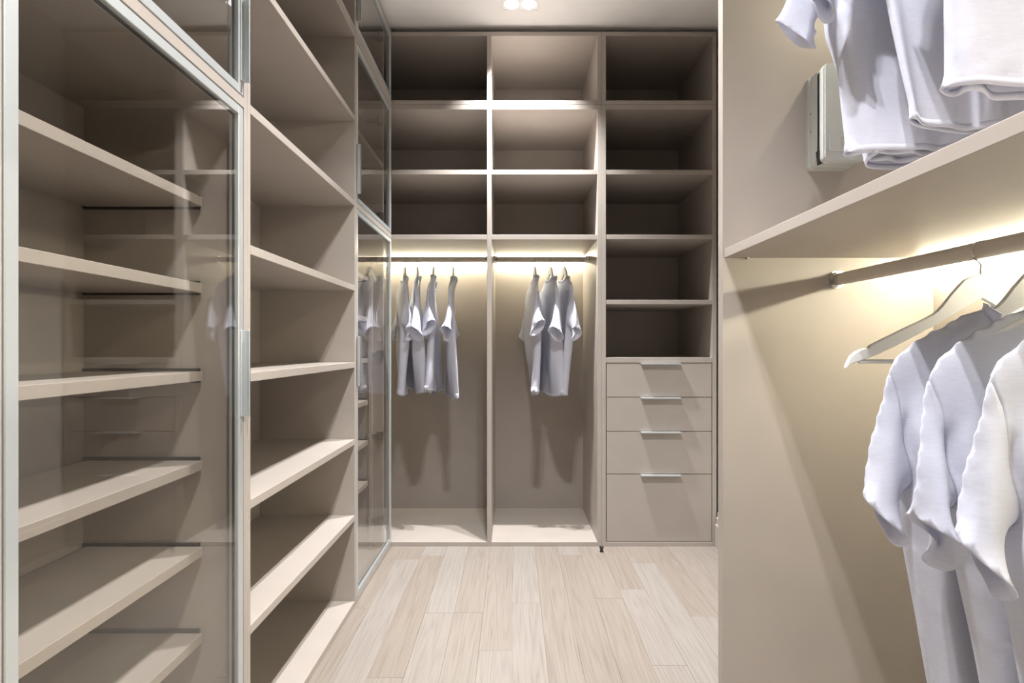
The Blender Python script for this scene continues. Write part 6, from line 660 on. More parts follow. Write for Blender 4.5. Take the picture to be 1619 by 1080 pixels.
     1,-1,0,0,0,1,0,0,0,0,0,0,0,0,0,0,0,0,0,1,0,0,0,0,0,0,1,0,0,0,0,1,0,0,0,0,0,1,2,-4,-3,0,0,0,0,0,0,0,0,0,1,0,0,0,0,0,0,0,0,0,1,0,0,0,0,0,0,1,0,0,0,0,1,0,0,0,0,0,1,1,2,-5,1,-4,0,0,0,0,0,0,0,0,0,0,0,0,1,0,0,0,0,0,0,0,1,0,0,0,0,0,1,0,0,0,0,1,0,0,0,0,0,0,0,1,2,-3,-3,-1,0,0,0,0,0,0,0,0,0,0,0,0,1,0,0,0,0,0,0,0,1,0,0,0,0,1,0,0,0,0,1,0,0,0,0,0,0,0,-1,1,0,1,-2,0,2,-9,4,0,0,0,0,0,0,0,0,0,0,0,1,0,0,0,0,0,0,0,1,0,0,0,0,0,1,0,0,0,0,1,0,0,0,0,0,0,-1,0,0,0,-1,-3,-4,-15,9,-10,-6,27,1,-1,0,0,0,1,0,0,0,0,0,0,0,0,0,0,0,0,1,0,0,0,0,0,1,0,0,0,0,1,0,0,0,0,0,0,0,0,-1,0,-1,-2,-5,-8,-6,20,0,0,0,0,0,0,0,0,0,0,0,0,0,0,1,0,0,0,0,0,0,0,0,1,0,0,0,0,1,0,0,0,0,0,0,0,0,0,0,0,-2,-3,-6,-15,4,19,1,-1,0,0,0,0,0,0,1,0,0,0,0,0,0,0,0,0,0,0,0,0,1,0,0,0,0,1,0,0,0,0,0,0,0,0,0,0,0,0,-2,-4,-22,4,21,0,0,0,0,0,0,0,1,0,0,0,0,0,0,0,0,0,0,0,0,0,1,0,0,0,0,1,0,0,0,0,0,0,0,0,0,0,0,0,-1,-3,-6,-17,24,0,0,0,0,0,0,0,0,1,0,0,0,0,0,0,0,0,0,1,0,0,0,0,0,1,0,0,0,1,0,0,0,0,0,0,0,0,0,-1,-2,-5,-23,5,22,0,0,0,0,1,0,0,0,0,0,0,0,0,1,0,0,0,0,0,1,0,0,0,1,0,0,1,0,0,0,0,0,0,0,0,-1,-1,0,-2,-4,-6,-18,29,0,0,0,0,0,0,1,0,0,0,0,0,1,0,0,0,0,1,0,0,1,0,0,0,1,0,0,1,0,0,0,0,-1,-1,-1,-1,-2,-2,-3,-6,-25,7,31,2,0,-1,0,1,0,0,0,0,0,0,0,0,1,0,0,0,0,1,0,0,1,0,0,1,0,0,0,0,0,-1,0,0,-2,-2,-3,-4,-4,-6,-7,-17,45,-3,3,-1,0,0,0,0,0,0,0,0,0,0,0,0,0,1,0,0,0,0,1,0,0,1,0,0,0,0,-1,-1,0,0,-4,-3,-5,-6,-7,-7,-24,8,54,-24,14,1,0,-1,0,0,0,0,0,0,1,0,0,0,0,1,0,0,-1,1,0,0,1,2,0,-1,0,-1,-1,-1,-1,0,-4,-4,-6,-9,-10,-15,-4,56,-5,-1,-1,-1,0,-1,-1,-2,-2,-5,-7,-11,-12,-5,60,-9,-8,2,-3,4,-3,-1,0,-1,-1,-1,-1,-2,-1,-3,-4,-17,-4,-4,44,5,-10,-1,-3,-4,1,1,-1,0,-1,-1,-2,-1,-1,-2,-4,-11,-3,32,-6,-6,-4,2,0,0,-1,-1,-2,-2,-1,-10,0,-2,21,-7,-3,-3,0,0,0,-2,-3,-6,0,16,-6,-7,-4,2,0,-8,1,0,9,-8,-6,-2,0,3,-17,8,24,6,-7,17,2,-6,1,-1,23,2,-7,-3,-1,-1,0,-2,-3,-4,27,-2,-5,0,0,-1,-1,-2,-2,-3,-2,20,-3,0,2,-4,1,1,0,-1,-1,-1,-1,-2,-3,-2,-4,21,-3,-1,2,0,-1,0,-1,-1,-1,-2,-2,-3,-3,17,-1,0,-1,0,-1,-1,-1,-3,-4,-5,-9,29,-1,0,-1,0,-1,0,1,-4,-4,-5,-6,-6,27,-7,-4,3,0,-1,0,1,0,0,0,1,0,0,1,0,1,0,0,1,0,1,1,0,1,0,1,0,0,0,0,0,-1,0,1,-3,-3,-4,-4,-4,-3,9,0,1,0,0,0,0,0,1,0,0,0,1,0,0,1,0,1,0,0,1,1,0,1,0,1,0,1,1,0,0,0,0,1,-2,-2,-2,-3,-3,-1,-2,1,1,0,0,0,0,0,1,0,0,0,1,0,0,1,0,0,1,0,0,1,0,1,0,1,0,1,0,1,1,0,1,0,0,-1,0,-2,-1,-2,-1,1,-7,0,0,0,0,1,0,0,0,0,1,0,0,0,1,0,0,1,0,1,0,0,1,0,1,0,1,0,1,0,1,1,0,0,0,0,-1,-1,-1,-1,1,0,-9,0,0,0,0,0,0,1,0,0,0,0,1,0,0,0,1,0,0,1,0,0,1,0,1,0,0,1,1,0,1,0,1,0,0,0,0,-1,-1,-1,1,1,-10,0,0,0,0,0,0,0,1,0,0,0,0,1,0,0,0,0,1,0,0,1,0,0,1,0,1,0,0,1,1,0,0,1,0,0,0,-1,-1,-1,0,1,1,-9,0,0,0,0,0,0,0,0,1,0,0,0,0,0,1,0,0,0,1,0,0,0,1,0,0,1,0,1,0,1,0,0,0,0,0,0,0,-1,-1,0,0,2,-8,0,0,0,0,0,0,0,1,0,0,0,0,0,0,0,1,0,0,0,0,1,0,0,0,1,0,0,1,0,1,0,0,0,0,0,0,0,-1,-1,-1,-1,1,1,-5,0,0,0,0,0,0,0,0,1,0,0,0,0,0,0,0,0,1,0,0,0,0,0,1,0,0,0,1,0,0,1,0,0,0,0,0,-1,0,-2,-1,-1,-1,0,-1,1,0,0,0,0,0,0,0,0,0,0,0,0,0,1,0,0,0,0,0,0,0,1,0,0,0,0,1,0,0,0,0,0,0,0,0,0,0,0,-1,-2,-2,-1,0,2,-1,0,0,0,0,0,0,0,0,0,1,0,0,0,0,0,0,0,0,0,1,0,0,0,0,0,0,1,0,0,0,0,0,0,0,0,0,0,0,-1,-1,-2,-2,-1,1,-9,-3,13,0,0,0,0,0,1,0,0,0,0,0,0,0,0,0,0,0,1,0,0,0,0,0,
     0,0,1,0,0,0,0,0,0,0,1,-1,0,0,0,-1,-1,-2,-1,-1,-1,-2,5,0,0,0,0,0,0,0,0,0,0,0,0,0,1,0,0,0,0,0,0,0,0,0,1,0,0,0,0,0,1,0,0,0,0,0,0,0,-1,0,-1,-1,-2,0,-2,-3,5,1,-1,1,0,0,0,0,0,0,0,0,0,0,0,0,0,0,0,0,1,0,0,0,0,0,0,0,1,0,0,0,0,0,0,0,0,0,0,0,-1,-1,-1,2,-8,2,3,1,-1,0,0,0,0,0,0,0,0,0,1,0,0,0,0,0,0,0,0,0,0,0,1,0,0,0,0,0,0,0,0,1,0,0,0,0,-1,0,0,-1,0,1,-7,4,1,-1,0,0,0,0,0,0,0,0,0,0,0,0,0,0,1,0,0,0,0,0,0,0,0,0,0,1,0,0,0,0,0,0,0,0,0,0,0,-1,0,0,2,-6,2,0,0,0,0,0,0,0,0,0,0,0,0,0,0,0,0,0,0,0,0,1,0,0,0,0,0,0,0,0,0,1,0,0,0,0,0,0,0,-1,0,0,0,2,-5,0,0,0,0,0,0,0,0,0,0,0,0,0,0,0,1,0,0,0,0,0,0,0,0,0,1,0,0,0,0,0,0,0,0,0,0,0,0,0,0,0,-1,1,2,-6,0,0,0,0,0,0,0,1,0,0,0,0,0,0,0,0,0,0,0,0,1,0,0,0,0,0,0,0,1,0,0,0,0,0,0,0,0,0,0,-1,0,0,1,2,-7,1,0,0,0,0,0,0,0,0,0,0,0,0,0,0,1,0,0,0,0,0,0,1,0,0,0,0,0,0,0,0,1,-1,0,0,0,0,0,0,0,0,0,0,3,-6,-1,0,0,0,1,0,0,0,0,0,0,0,0,0,0,0,0,1,0,0,0,0,0,1,0,0,0,0,0,0,0,0,0,0,0,0,0,0,0,0,-1,0,0,0,0,-2,3,-4,1,-1,1,0,0,0,0,0,0,0,0,0,0,0,0,0,1,0,0,0,0,0,1,0,0,0,0,0,0,0,0,0,0,0,0,0,0,-1,0,0,-1,0,0,0,-2,1,0,0,0,0,0,0,0,0,0,0,0,0,0,0,1,0,0,0,0,0,1,0,0,0,0,0,0,0,0,0,0,0,0,0,-1,0,0,0,0,-1,0,-1,1,1,-9,9,0,-1,0,0,0,0,0,1,-1,0,0,0,0,0,0,1,0,0,0,0,0,0,0,0,1,0,0,0,0,0,-1,0,-1,0,0,0,0,0,-1,0,-1,0,1,2,-13,14,0,-1,0,0,0,0,0,0,0,0,0,0,0,0,0,0,0,0,0,0,0,0,0,0,0,0,0,0,0,0,0,-1,0,0,-1,0,0,-1,0,0,0,1,1,0,4,0,-1,0,-1,0,0,0,0,0,0,0,0,0,0,0,-1,0,0,1,0,0,0,0,-1,0,0,0,0,0,0,0,-1,-1,0,0,-1,0,-1,0,0,1,3,3,2,0,-1,0,-1,0,0,-1,0,0,0,0,0,0,0,0,0,-1,0,0,0,0,0,0,0,0,-1,0,0,0,0,0,-1,-1,0,-1,0,-1,-1,0,1,2,5,4,0,-1,0,-1,0,0,-1,0,0,0,-1,0,0,1,0,-1,0,0,0,-1,0,0,0,0,-1,0,0,0,0,-1,0,0,-1,0,-1,-1,-1,-1,0,1,3,5,6,-1,0,-1,0,-1,0,0,-1,0,0,-1,0,0,0,0,0,0,0,0,0,-1,0,-1,0,0,-1,0,0,0,0,0,-1,-1,0,-1,-1,-2,-1,0,2,5,10,0,-1,0,0,-1,0,0,-1,0,-1,0,0,-1,0,0,0,0,0,0,0,0,-1,0,-1,0,-1,0,0,0,0,0,-1,-1,0,-1,-2,-1,-2,0,2,4,12,1,-1,0,0,-1,0,0,0,-1,0,0,-1,0,0,-1,0,0,0,-1,1,-1,0,0,-1,-1,0,0,0,0,0,0,-1,0,-1,-2,-1,-2,-3,-1,2,20,0,0,-1,0,0,0,-1,0,0,0,0,0,0,-1,0,0,-1,0,0,0,0,-1,0,-1,0,-1,-1,0,0,0,0,-1,0,-2,-1,-2,-3,-4,-2,-1,31,-4,2,-1,-1,0,0,0,0,0,0,0,0,0,0,0,0,0,0,0,0,0,-1,0,0,-1,-3,-2,-1,-1,-1,0,-1,0,-2,-1,-3,-4,-5,-4,42,-13,-4,-2,-2,-1,-1,0,0,-2,-2,-3,-7,-7,29,-4,-2,-2,-1,0,-1,-1,-1,-2,-4,-9,27,-3,0,-3,-2,-2,-1,-1,0,-1,-1,-1,-2,24,-13,-2,-3,0,0,-1,-1,-1,-1,-1,-1,-1,0,-3,14,-6,-5,-3,3,-1,0,-1,0,-2,-1,-1,8,-6,-3,-3,1,0,-1,-1,-3,12,-6,-6,-6,1,1,3,-9,-6,1,],
    [191,-2,-6,14,-12,4,-3,3,-14,-1,-5,5,3,9,-2,-13,17,-21,-1,-1,-3,-4,-3,11,-11,3,14,-11,-10,1,0,1,0,-1,-2,-4,-6,4,3,-19,-9,2,24,-19,4,3,2,1,2,0,-1,-2,-3,-4,-2,10,-13,4,-18,-7,-5,0,11,4,7,1,0,1,1,0,-1,-2,-3,-3,-6,2,5,-38,19,-3,10,8,-3,-1,0,-1,-1,-1,-2,-2,-5,-5,-5,15,-14,5,45,-33,-8,-2,-1,-2,-3,-1,0,-2,-3,-4,-6,-7,10,4,17,-17,-2,21,-20,30,-30,32,-33,34,-34,35,-36,37,-37,38,-38,39,-40,41,-41,43,-43,44,-44,45,-46,48,-48,49,-49,51,-51,52,-52,54,-54,55,-55,57,-52,55,-56,58,-58,59,-58,60,-58,60,-59,-4,-3,-2,-2,-2,-3,0,0,2,0,-3,-4,-6,-6,10,10,0,-1,0,-1,-1,0,-1,0,-1,0,-1,-1,0,-1,-1,0,-1,-1,-1,0,0,-2,-1,0,0,1,0,-1,-2,-2,-2,-1,1,1,6,2,-2,-3,-5,-5,-3,8,11,3,0,-1,0,0,-1,0,0,0,-1,0,-1,0,0,-1,0,-1,-1,0,-1,-2,-1,-1,-1,-1,-1,0,-1,-1,-2,-2,0,1,2,4,2,-1,-2,-3,-5,-5,6,14,0,0,0,0,0,0,0,0,0,0,0,0,-1,0,0,0,-1,0,-1,-1,0,-1,-1,-1,-1,0,-1,-1,-2,-2,0,0,2,1,2,0,-1,-2,-4,-4,-5,7,7,4,0,0,1,0,0,0,0,0,1,0,0,0,0,0,0,0,-1,0,0,0,-1,0,-1,0,-1,0,-1,-1,-1,-2,-2,0,1,1,1,1,0,-2,-2,-4,-6,3,9,1,0,0,1,0,0,1,0,0,0,1,0,0,0,0,0,1,0,0,-1,0,0,0,0,-1,0,-1,-1,-2,-2,-2,0,1,2,1,1,0,0,-2,-4,-4,-3,5,4,-2,0,1,0,1,0,1,0,0,1,0,1,0,0,1,0,0,1,0,0,0,0,0,0,0,0,-1,-1,-1,-2,-2,-1,0,2,2,1,1,1,-1,-2,-2,-4,-5,2,0,0,1,0,1,0,1,1,0,1,0,1,0,1,0,1,0,1,0,1,0,0,0,0,0,0,-1,0,-1,-1,-2,-1,1,2,1,2,1,0,0,-2,-2,-3,-3,-3,4,4,-13,1,1,0,1,1,1,0,1,1,0,1,1,0,1,1,0,1,1,0,0,1,0,0,0,0,0,0,-1,0,-1,-1,1,2,1,1,1,0,0,-1,-2,-2,-3,-1,1,2,4,-21,1,1,0,1,1,1,1,0,1,1,1,1,1,1,1,0,1,1,1,0,1,0,1,0,0,1,0,-1,0,-1,0,1,2,1,1,1,0,0,-1,-2,-2,-2,-2,-1,0,-20,1,1,1,1,1,1,1,1,1,1,1,1,1,1,1,1,1,1,1,1,1,1,0,1,0,1,0,0,0,0,0,1,2,1,1,1,0,0,-1,-1,-1,-2,-4,-9,-2,1,18,-37,2,1,1,1,2,1,1,1,1,2,1,1,1,2,1,1,1,2,1,1,1,1,1,1,1,0,1,0,1,0,0,1,2,1,1,1,0,0,0,0,-1,-9,0,0,-35,2,1,2,1,2,1,1,2,1,2,1,2,1,2,1,1,2,1,2,1,1,1,2,1,1,1,1,0,1,0,1,1,2,1,1,1,1,0,1,1,-6,-1,-47,1,2,2,2,1,2,2,1,2,2,1,2,1,2,1,2,2,1,2,1,2,1,1,2,1,1,1,1,1,1,1,1,2,1,1,1,1,1,2,-2,-7,-49,1,1,2,2,2,2,2,1,2,2,1,2,2,1,2,1,2,2,1,2,1,2,1,2,1,2,1,1,1,1,1,2,1,2,1,1,1,1,2,1,-62,2,2,2,2,2,1,2,2,1,2,2,1,2,1,2,1,2,1,2,2,1,2,1,2,2,1,2,1,2,1,1,2,1,2,1,2,1,1,1,1,-63,2,2,2,1,2,2,1,2,2,1,2,1,2,1,2,1,2,1,2,2,1,2,2,1,2,2,1,2,2,1,2,2,1,2,1,2,1,2,1,0,-66,2,2,1,2,2,2,2,1,2,2,1,2,2,1,2,1,2,1,2,2,1,2,2,1,2,2,2,2,2,2,2,2,1,2,1,2,2,1,2,2,-72,2,2,2,1,2,2,2,2,1,2,2,1,2,2,1,2,1,2,1,2,2,2,2,2,2,2,2,2,2,3,2,2,1,2,2,1,2,2,1,2,-77,3,2,2,1,2,2,2,1,2,2,1,2,2,1,2,2,1,2,2,2,2,2,2,2,3,2,2,3,3,2,3,2,1,2,2,1,2,2,1,5,-88,3,2,2,2,1,2,2,2,2,1,2,2,2,2,2,2,2,3,2,2,3,2,3,2,3,2,3,3,3,3,3,2,1,2,2,2,2,2,2,1,8,1,-104,1,2,2,2,2,3,2,2,2,3,2,2,3,2,3,2,3,2,3,3,3,2,3,3,3,3,3,3,3,3,3,2,2,2,2,2,2,3,2,3,3,11,-7,-113,1,2,2,3,2,3,2,3,2,3,2,3,3,3,2,3,3,3,3,3,3,3,3,3,3,3,3,4,3,4,3,2,2,2,2,2,2,3,3,3,4,2,4,3,4,-5,-125,2,3,2,3,2,2,3,2,3,3,2,3,3,3,3,3,3,3,3,3,4,3,3,3,3,4,3,4,4,4,3,2,2,2,2,2,2,3,3,4,4,2,0,-4,-8,19,-24,20,-126,2,2,3,2,2,3,2,3,3,2,3,3,3,3,3,4,3,3,3,3,4,3,3,4,3,4,3,4,4,4,4,2,2,2,2,2,2,3,4,4,3,2,-2,-6,-8,-108,2,2,2,2,3,2,3,3,2,3,3,3,3,3,3,3,3,4,3,3,3,4,3,4,3,4,4,3,5,4,4,2,2,2,1,3,2,3,4,4,4,1,-3,-10,-6,-105,2,2,3,2,2,3,2,3,2,3,3,3,3,3,3,3,3,3,3,4,3,3,4,3,4,4,4,4,4,5,
     4,2,1,1,2,2,3,3,4,5,2,1,-10,-6,-108,2,2,3,2,3,2,3,3,2,3,3,3,2,3,3,3,3,3,3,3,4,3,3,4,3,4,4,4,5,5,4,3,1,0,1,2,3,4,5,4,2,-1,-12,-113,4,2,3,3,2,3,2,3,3,2,3,2,3,3,2,3,3,3,2,1,4,3,2,3,3,4,4,4,5,6,5,3,3,-1,1,3,4,5,5,5,1,-12,-4,-119,7,3,2,2,3,2,2,2,3,2,2,2,2,3,2,3,2,2,2,2,2,3,3,3,3,4,5,5,5,6,5,4,4,0,2,3,5,7,6,4,0,-14,-136,7,3,2,1,2,2,2,2,2,2,2,2,3,2,3,3,3,2,3,5,4,3,4,4,4,5,6,6,5,5,4,3,3,0,3,4,7,7,7,4,-15,1,-154,0,2,2,2,2,3,3,3,4,3,4,4,3,5,4,4,4,5,4,5,4,4,3,3,3,6,6,6,5,3,4,2,2,2,4,5,6,8,7,4,-13,-165,-2,2,4,4,4,4,5,5,4,5,5,5,5,5,4,5,4,4,3,1,3,3,0,-1,0,5,8,6,5,4,4,4,2,7,4,4,6,8,7,-12,7,-169,9,1,4,4,4,4,4,3,3,4,3,3,2,3,2,2,2,2,1,-1,2,1,-1,-4,2,22,10,8,6,6,6,5,3,4,2,3,4,6,-8,11,-58,-5,7,7,6,5,4,2,0,-1,-1,0,1,1,13,-35,-15,2,4,-1,10,-10,4,5,6,4,3,1,-2,-4,-4,-4,-10,12,13,-41,4,2,2,3,4,2,2,3,4,4,2,-1,-3,-6,-9,-6,-8,10,1,-2,-2,12,2,2,2,-1,-2,-5,-8,-11,-21,8,9,16,0,10,2,-4,-6,-9,-10,-10,-18,8,42,1,-4,-4,-16,-16,-29,8,7,43,-21,-19,-28,7,16,-29,2,363,-5,-1,-2,4,-14,0,-2,16,-3,-11,16,-21,-3,-2,-3,-3,0,17,-6,-10,1,-1,-3,-3,-3,-3,-2,-2,9,-8,-7,23,-21,4,4,1,-1,-3,-3,-4,-2,-2,-1,0,-3,-10,6,8,6,1,-2,-4,-3,-3,-3,-1,-2,-5,19,2,-2,-5,-4,-4,-3,-2,-4,-5,-7,-6,48,-1,-6,-7,-6,-5,-2,-3,-9,-6,-6,-7,-10,41,-4,1,3,0,1,1,1,1,1,1,1,1,1,1,2,1,0,1,1,1,-6,1,0,0,2,1,3,-3,-6,-7,-5,-5,-4,-5,-9,-5,-4,-6,-7,-10,48,6,1,-1,0,1,0,0,-1,0,0,0,0,-1,0,0,0,-1,-1,0,-5,-1,-1,-2,0,-1,-1,-4,-4,-4,-4,-4,-4,-5,0,-1,-2,-3,-4,-6,-6,38,3,-2,-1,-2,-1,-2,-1,-2,-1,-1,-2,-1,-1,-1,-1,-1,-1,-1,-1,1,-1,-2,-2,-1,-1,-2,-2,-2,-3,-2,-3,-2,-1,7,2,1,0,-1,-4,-6,10,-2,-2,-2,-2,-2,-1,-2,-1,-2,0,-1,-1,0,0,0,0,0,0,1,3,-1,0,0,-1,0,-1,-1,-1,-2,-1,-1,0,1,8,3,2,1,1,-2,-3,-4,-19,-4,-1,-1,0,-1,0,0,1,1,1,1,1,1,2,1,1,2,1,1,1,0,1,0,1,0,-1,0,-1,-1,-1,0,1,3,5,3,2,2,1,0,-2,-4,-42,-3,2,1,1,2,2,1,2,2,2,2,2,1,2,2,1,1,2,1,0,1,0,1,0,0,0,0,0,0,-1,1,2,3,3,3,2,2,2,1,-1,-2,-3,-55,2,3,2,2,2,2,2,2,1,2,2,1,2,1,2,1,2,1,1,1,1,1,1,1,0,1,0,1,0,0,1,2,3,2,3,2,2,2,2,0,-1,-3,-63,4,2,2,1,2,2,1,2,2,2,1,2,2,2,2,1,2,1,2,2,1,1,2,1,1,1,1,1,0,0,1,2,2,3,3,2,2,2,2,1,0,-2,-1,-70,2,2,1,2,2,2,2,2,2,3,2,2,2,2,2,2,2,2,2,2,2,1,2,1,1,2,1,0,1,0,1,2,2,3,3,2,3,2,2,1,0,0,0,2,-83,1,2,3,2,2,3,2,3,2,3,2,3,2,3,2,2,2,3,2,1,2,2,2,1,2,1,1,1,1,0,1,2,3,3,3,2,3,2,1,2,1,0,1,0,-92,3,2,3,3,3,2,3,3,3,2,3,3,3,2,3,2,2,3,2,2,2,2,2,1,2,1,2,1,1,1,1,2,3,3,3,2,3,2,1,2,1,2,1,3,-1,-4,-99,3,3,3,3,3,3,3,3,3,3,3,3,3,3,2,3,2,3,2,3,2,2,2,2,2,1,2,2,1,1,2,2,3,2,3,3,2,2,2,2,1,2,2,2,1,-112,3,3,4,3,3,3,3,4,3,3,3,3,3,3,3,3,3,2,3,2,3,2,2,2,3,2,1,2,2,1,2,2,3,3,3,2,2,2,2,2,2,2,3,1,-4,-113,3,4,3,4,3,3,4,3,4,3,3,3,3,4,3,2,3,3,3,2,3,3,2,2,3,2,2,2,2,2,2,2,3,3,2,3,2,2,2,2,3,2,4,7,-16,-112,3,4,3,4,3,4,3,4,3,3,3,3,4,3,3,3,3,2,3,3,3,2,3,2,3,2,3,2,2,2,2,3,3,2,3,2,3,2,2,2,3,2,3,3,-123,3,4,3,3,4,3,3,3,3,4,3,3,3,3,3,2,3,3,3,3,3,2,3,3,2,3,2,3,2,3,2,3,2,3,3,2,2,3,2,3,2,2,3,1,-119,3,3,3,3,3,3,3,3,3,3,3,2,3,3,3,3,2,3,3,3,3,2,3,3,3,2,3,3,2,3,3,3,2,3,2,3,2,3,2,3,2,2,3,3,-120,3,3,3,3,2,3,3,2,3,3,2,3,3,2,3,3,2,3,3,3,2,3,3,3,3,3,3,3,3,3,3,2,3,3,2,3,2,3,2,3,2,3,2,4,-121,3,3,2,3,2,3,2,3,2,3,2,3,2,3,3,2,3,3,3,2,3,3,3,3,3,3,3,3,4,3,3,3,3,
     2,3,3,2,3,2,3,2,3,2,2,-122,4,2,2,3,2,2,3,2,3,2,3,3,2,3,2,3,3,3,3,3,3,3,3,3,3,3,4,3,4,4,3,3,3,2,3,3,2,3,2,3,2,3,1,-1,-123,3,2,3,2,3,2,3,2,3,3,2,3,3,3,2,3,3,3,3,4,3,3,3,4,3,4,3,4,4,4,4,3,3,2,3,2,3,3,2,3,3,2,3,2,8,3,-146,3,2,3,3,2,3,3,3,3,2,3,3,3,3,3,3,3,4,3,4,3,3,4,3,4,4,4,4,4,4,5,3,3,2,3,2,3,3,2,3,3,3,2,3,4,-145,2,3,3,3,2,3,3,3,3,3,3,3,3,3,3,3,4,3,4,4,3,4,4,3,4,4,4,4,5,5,4,3,3,3,2,3,3,2,3,3,3,3,3,2,6,-149,2,3,2,3,3,3,2,3,3,3,2,3,3,4,3,4,3,4,3,4,4,4,4,4,4,4,4,4,5,5,4,3,3,3,3,2,3,3,3,3,3,4,4,4,7,-153,2,3,2,3,2,2,3,2,3,2,3,3,3,3,3,3,4,4,3,4,4,4,4,4,4,5,4,4,5,5,4,4,2,3,3,3,3,3,3,3,4,5,4,3,-143,2,2,2,2,2,2,2,2,2,3,2,2,3,2,4,3,3,4,4,4,4,4,4,4,4,5,4,5,5,5,4,3,3,2,3,2,3,3,4,4,5,7,7,-141,2,1,2,2,1,2,1,2,2,2,1,2,2,3,2,3,4,3,4,3,4,5,4,4,5,4,5,5,5,6,4,3,3,0,3,2,3,4,3,5,7,10,-134,1,1,2,1,1,1,2,1,2,1,2,1,2,2,2,2,3,3,3,3,4,4,5,4,4,5,4,5,5,6,6,4,2,0,2,3,3,4,4,7,9,10,-135,1,1,0,2,1,1,1,1,2,1,2,1,2,2,1,2,2,2,3,3,3,3,3,4,3,4,4,4,5,6,6,5,4,1,2,4,3,5,6,9,13,-132,2,0,1,1,1,1,1,2,1,2,1,2,2,2,1,2,2,2,2,2,2,3,2,3,3,3,2,3,4,5,5,5,6,3,3,4,5,6,8,12,14,-139,2,1,1,1,1,1,1,2,1,2,2,2,2,2,2,2,2,2,3,1,3,2,3,3,2,1,1,2,3,3,5,3,5,5,4,5,5,7,11,16,-135,3,1,2,2,2,1,2,1,2,2,2,1,2,3,2,2,2,3,2,3,3,2,3,1,-1,0,1,2,5,5,5,3,3,3,3,4,6,10,13,15,-144,3,2,4,3,3,2,3,2,2,2,3,2,2,2,2,2,2,2,2,2,3,2,1,-3,-3,-1,3,6,8,9,7,3,1,-1,1,4,7,11,16,-145,58,8,8,9,8,5,0,-2,-3,2,4,8,12,-60,3,4,4,3,2,0,0,1,4,6,7,-44,0,-2,0,2,2,2,0,1,0,2,4,6,-43,-25,17,4,4,3,2,2,1,1,2,1,3,5,3,-60,-7,-3,22,5,4,2,3,2,4,4,6,-53,-7,14,6,4,5,6,7,4,-50,-4,-1,23,7,10,-34,3,17,-9,-13,-4,16,-8,11,-4,-19,2,10,13,12,-7,-3,-19,4,6,-13,13,4,5,9,11,0,-13,6,-3,-18,11,6,1,0,-1,1,4,6,8,5,-14,-3,16,14,0,-29,22,-3,-2,-4,-3,-1,0,2,4,6,5,-6,-16,4,-2,28,11,-3,-3,-1,2,3,-10,-6,-3,-1,0,1,1,2,0,-2,-14,-2,32,0,1,4,-7,-3,-3,0,0,-1,-1,-2,-5,-1,2,-4,-8,2,-1,8,8,4,2,2,1,0,-2,-5,-13,-4,0,6,6,-11,0,4,2,-1,14,-17,13,-14,13,-14,13,-13,12,-13,12,-13,12,-13,12,-12,11,-12,11,-11,10,-11,10,-10,9,-9,9,-10,9,-9,8,-8,8,-8,7,-7,7,-5,1,-1,2,-2,2,-2,2,-2,2,-2,-3,0,2,3,2,0,-2,-4,-4,-1,0,5,9,12,-18,2,-4,-5,-2,-1,-2,-1,-2,-1,-1,-1,-1,-2,-1,-1,-1,0,-1,-1,0,-1,3,-1,0,0,0,0,0,1,1,1,0,0,-2,-2,7,3,2,4,6,8,5,-15,3,-10,-2,-1,-1,-2,-1,-2,-1,-1,-1,-1,-1,-1,-1,-1,-1,-1,0,-1,-1,0,-1,0,0,0,0,0,0,0,0,0,-1,0,0,12,6,4,3,3,4,8,-13,-9,-2,0,-1,-1,-1,-1,-1,-1,-1,-1,-1,-1,0,-1,-1,0,-1,-1,0,-1,0,-1,0,0,0,-1,0,-1,0,0,1,3,4,10,6,3,2,1,0,4,2,-14,3,-7,-1,-1,0,0,-1,0,-1,-1,-1,-1,-1,-1,-1,0,-1,-1,0,-1,0,-1,0,0,-1,0,0,-1,1,0,1,3,3,5,6,5,4,2,1,-2,-2,0,4,-14,0,-1,-1,-1,0,0,-1,0,-1,-1,-1,-1,-1,0,-1,-1,-1,0,-1,0,0,-1,0,0,0,1,1,1,3,3,4,4,5,5,1,2,1,-1,-4,-4,-2,2,2,-13,1,3,-1,-2,-1,0,0,0,-1,0,-1,-1,0,-1,-1,-1,-1,0,-1,0,0,0,0,0,1,1,1,3,3,3,4,3,3,4,3,-1,1,-1,-2,-3,-5,-3,0,5,-13,6,-1,-2,-1,-1,0,0,0,0,-1,0,-1,-1,0,-1,-1,0,-1,0,1,0,0,1,1,2,2,3,3,3,3,2,2,2,3,-1,-1,-1,-2,-4,-4,-4,-2,3,4,-11,-1,7,-1,-2,-1,0,0,0,-1,0,0,0,-1,0,-1,0,-1,0,0,0,0,1,1,1,1,2,2,2,3,2,1,2,1,2,2,0,-1,-1,-3,-3,-4,-4,-3,1,4,-4,-2,-1,4,-1,-1,0,-1,1,0,0,0,0,0,0,-1,0,0,-1,0,0,1,0,0,1,1,1,2,1,2,1,2,1,1,2,2,2,-1,-1,-1,-3,-3,-4,-3,-3,-1,2,3,-3,0,-1,0,-1,1,
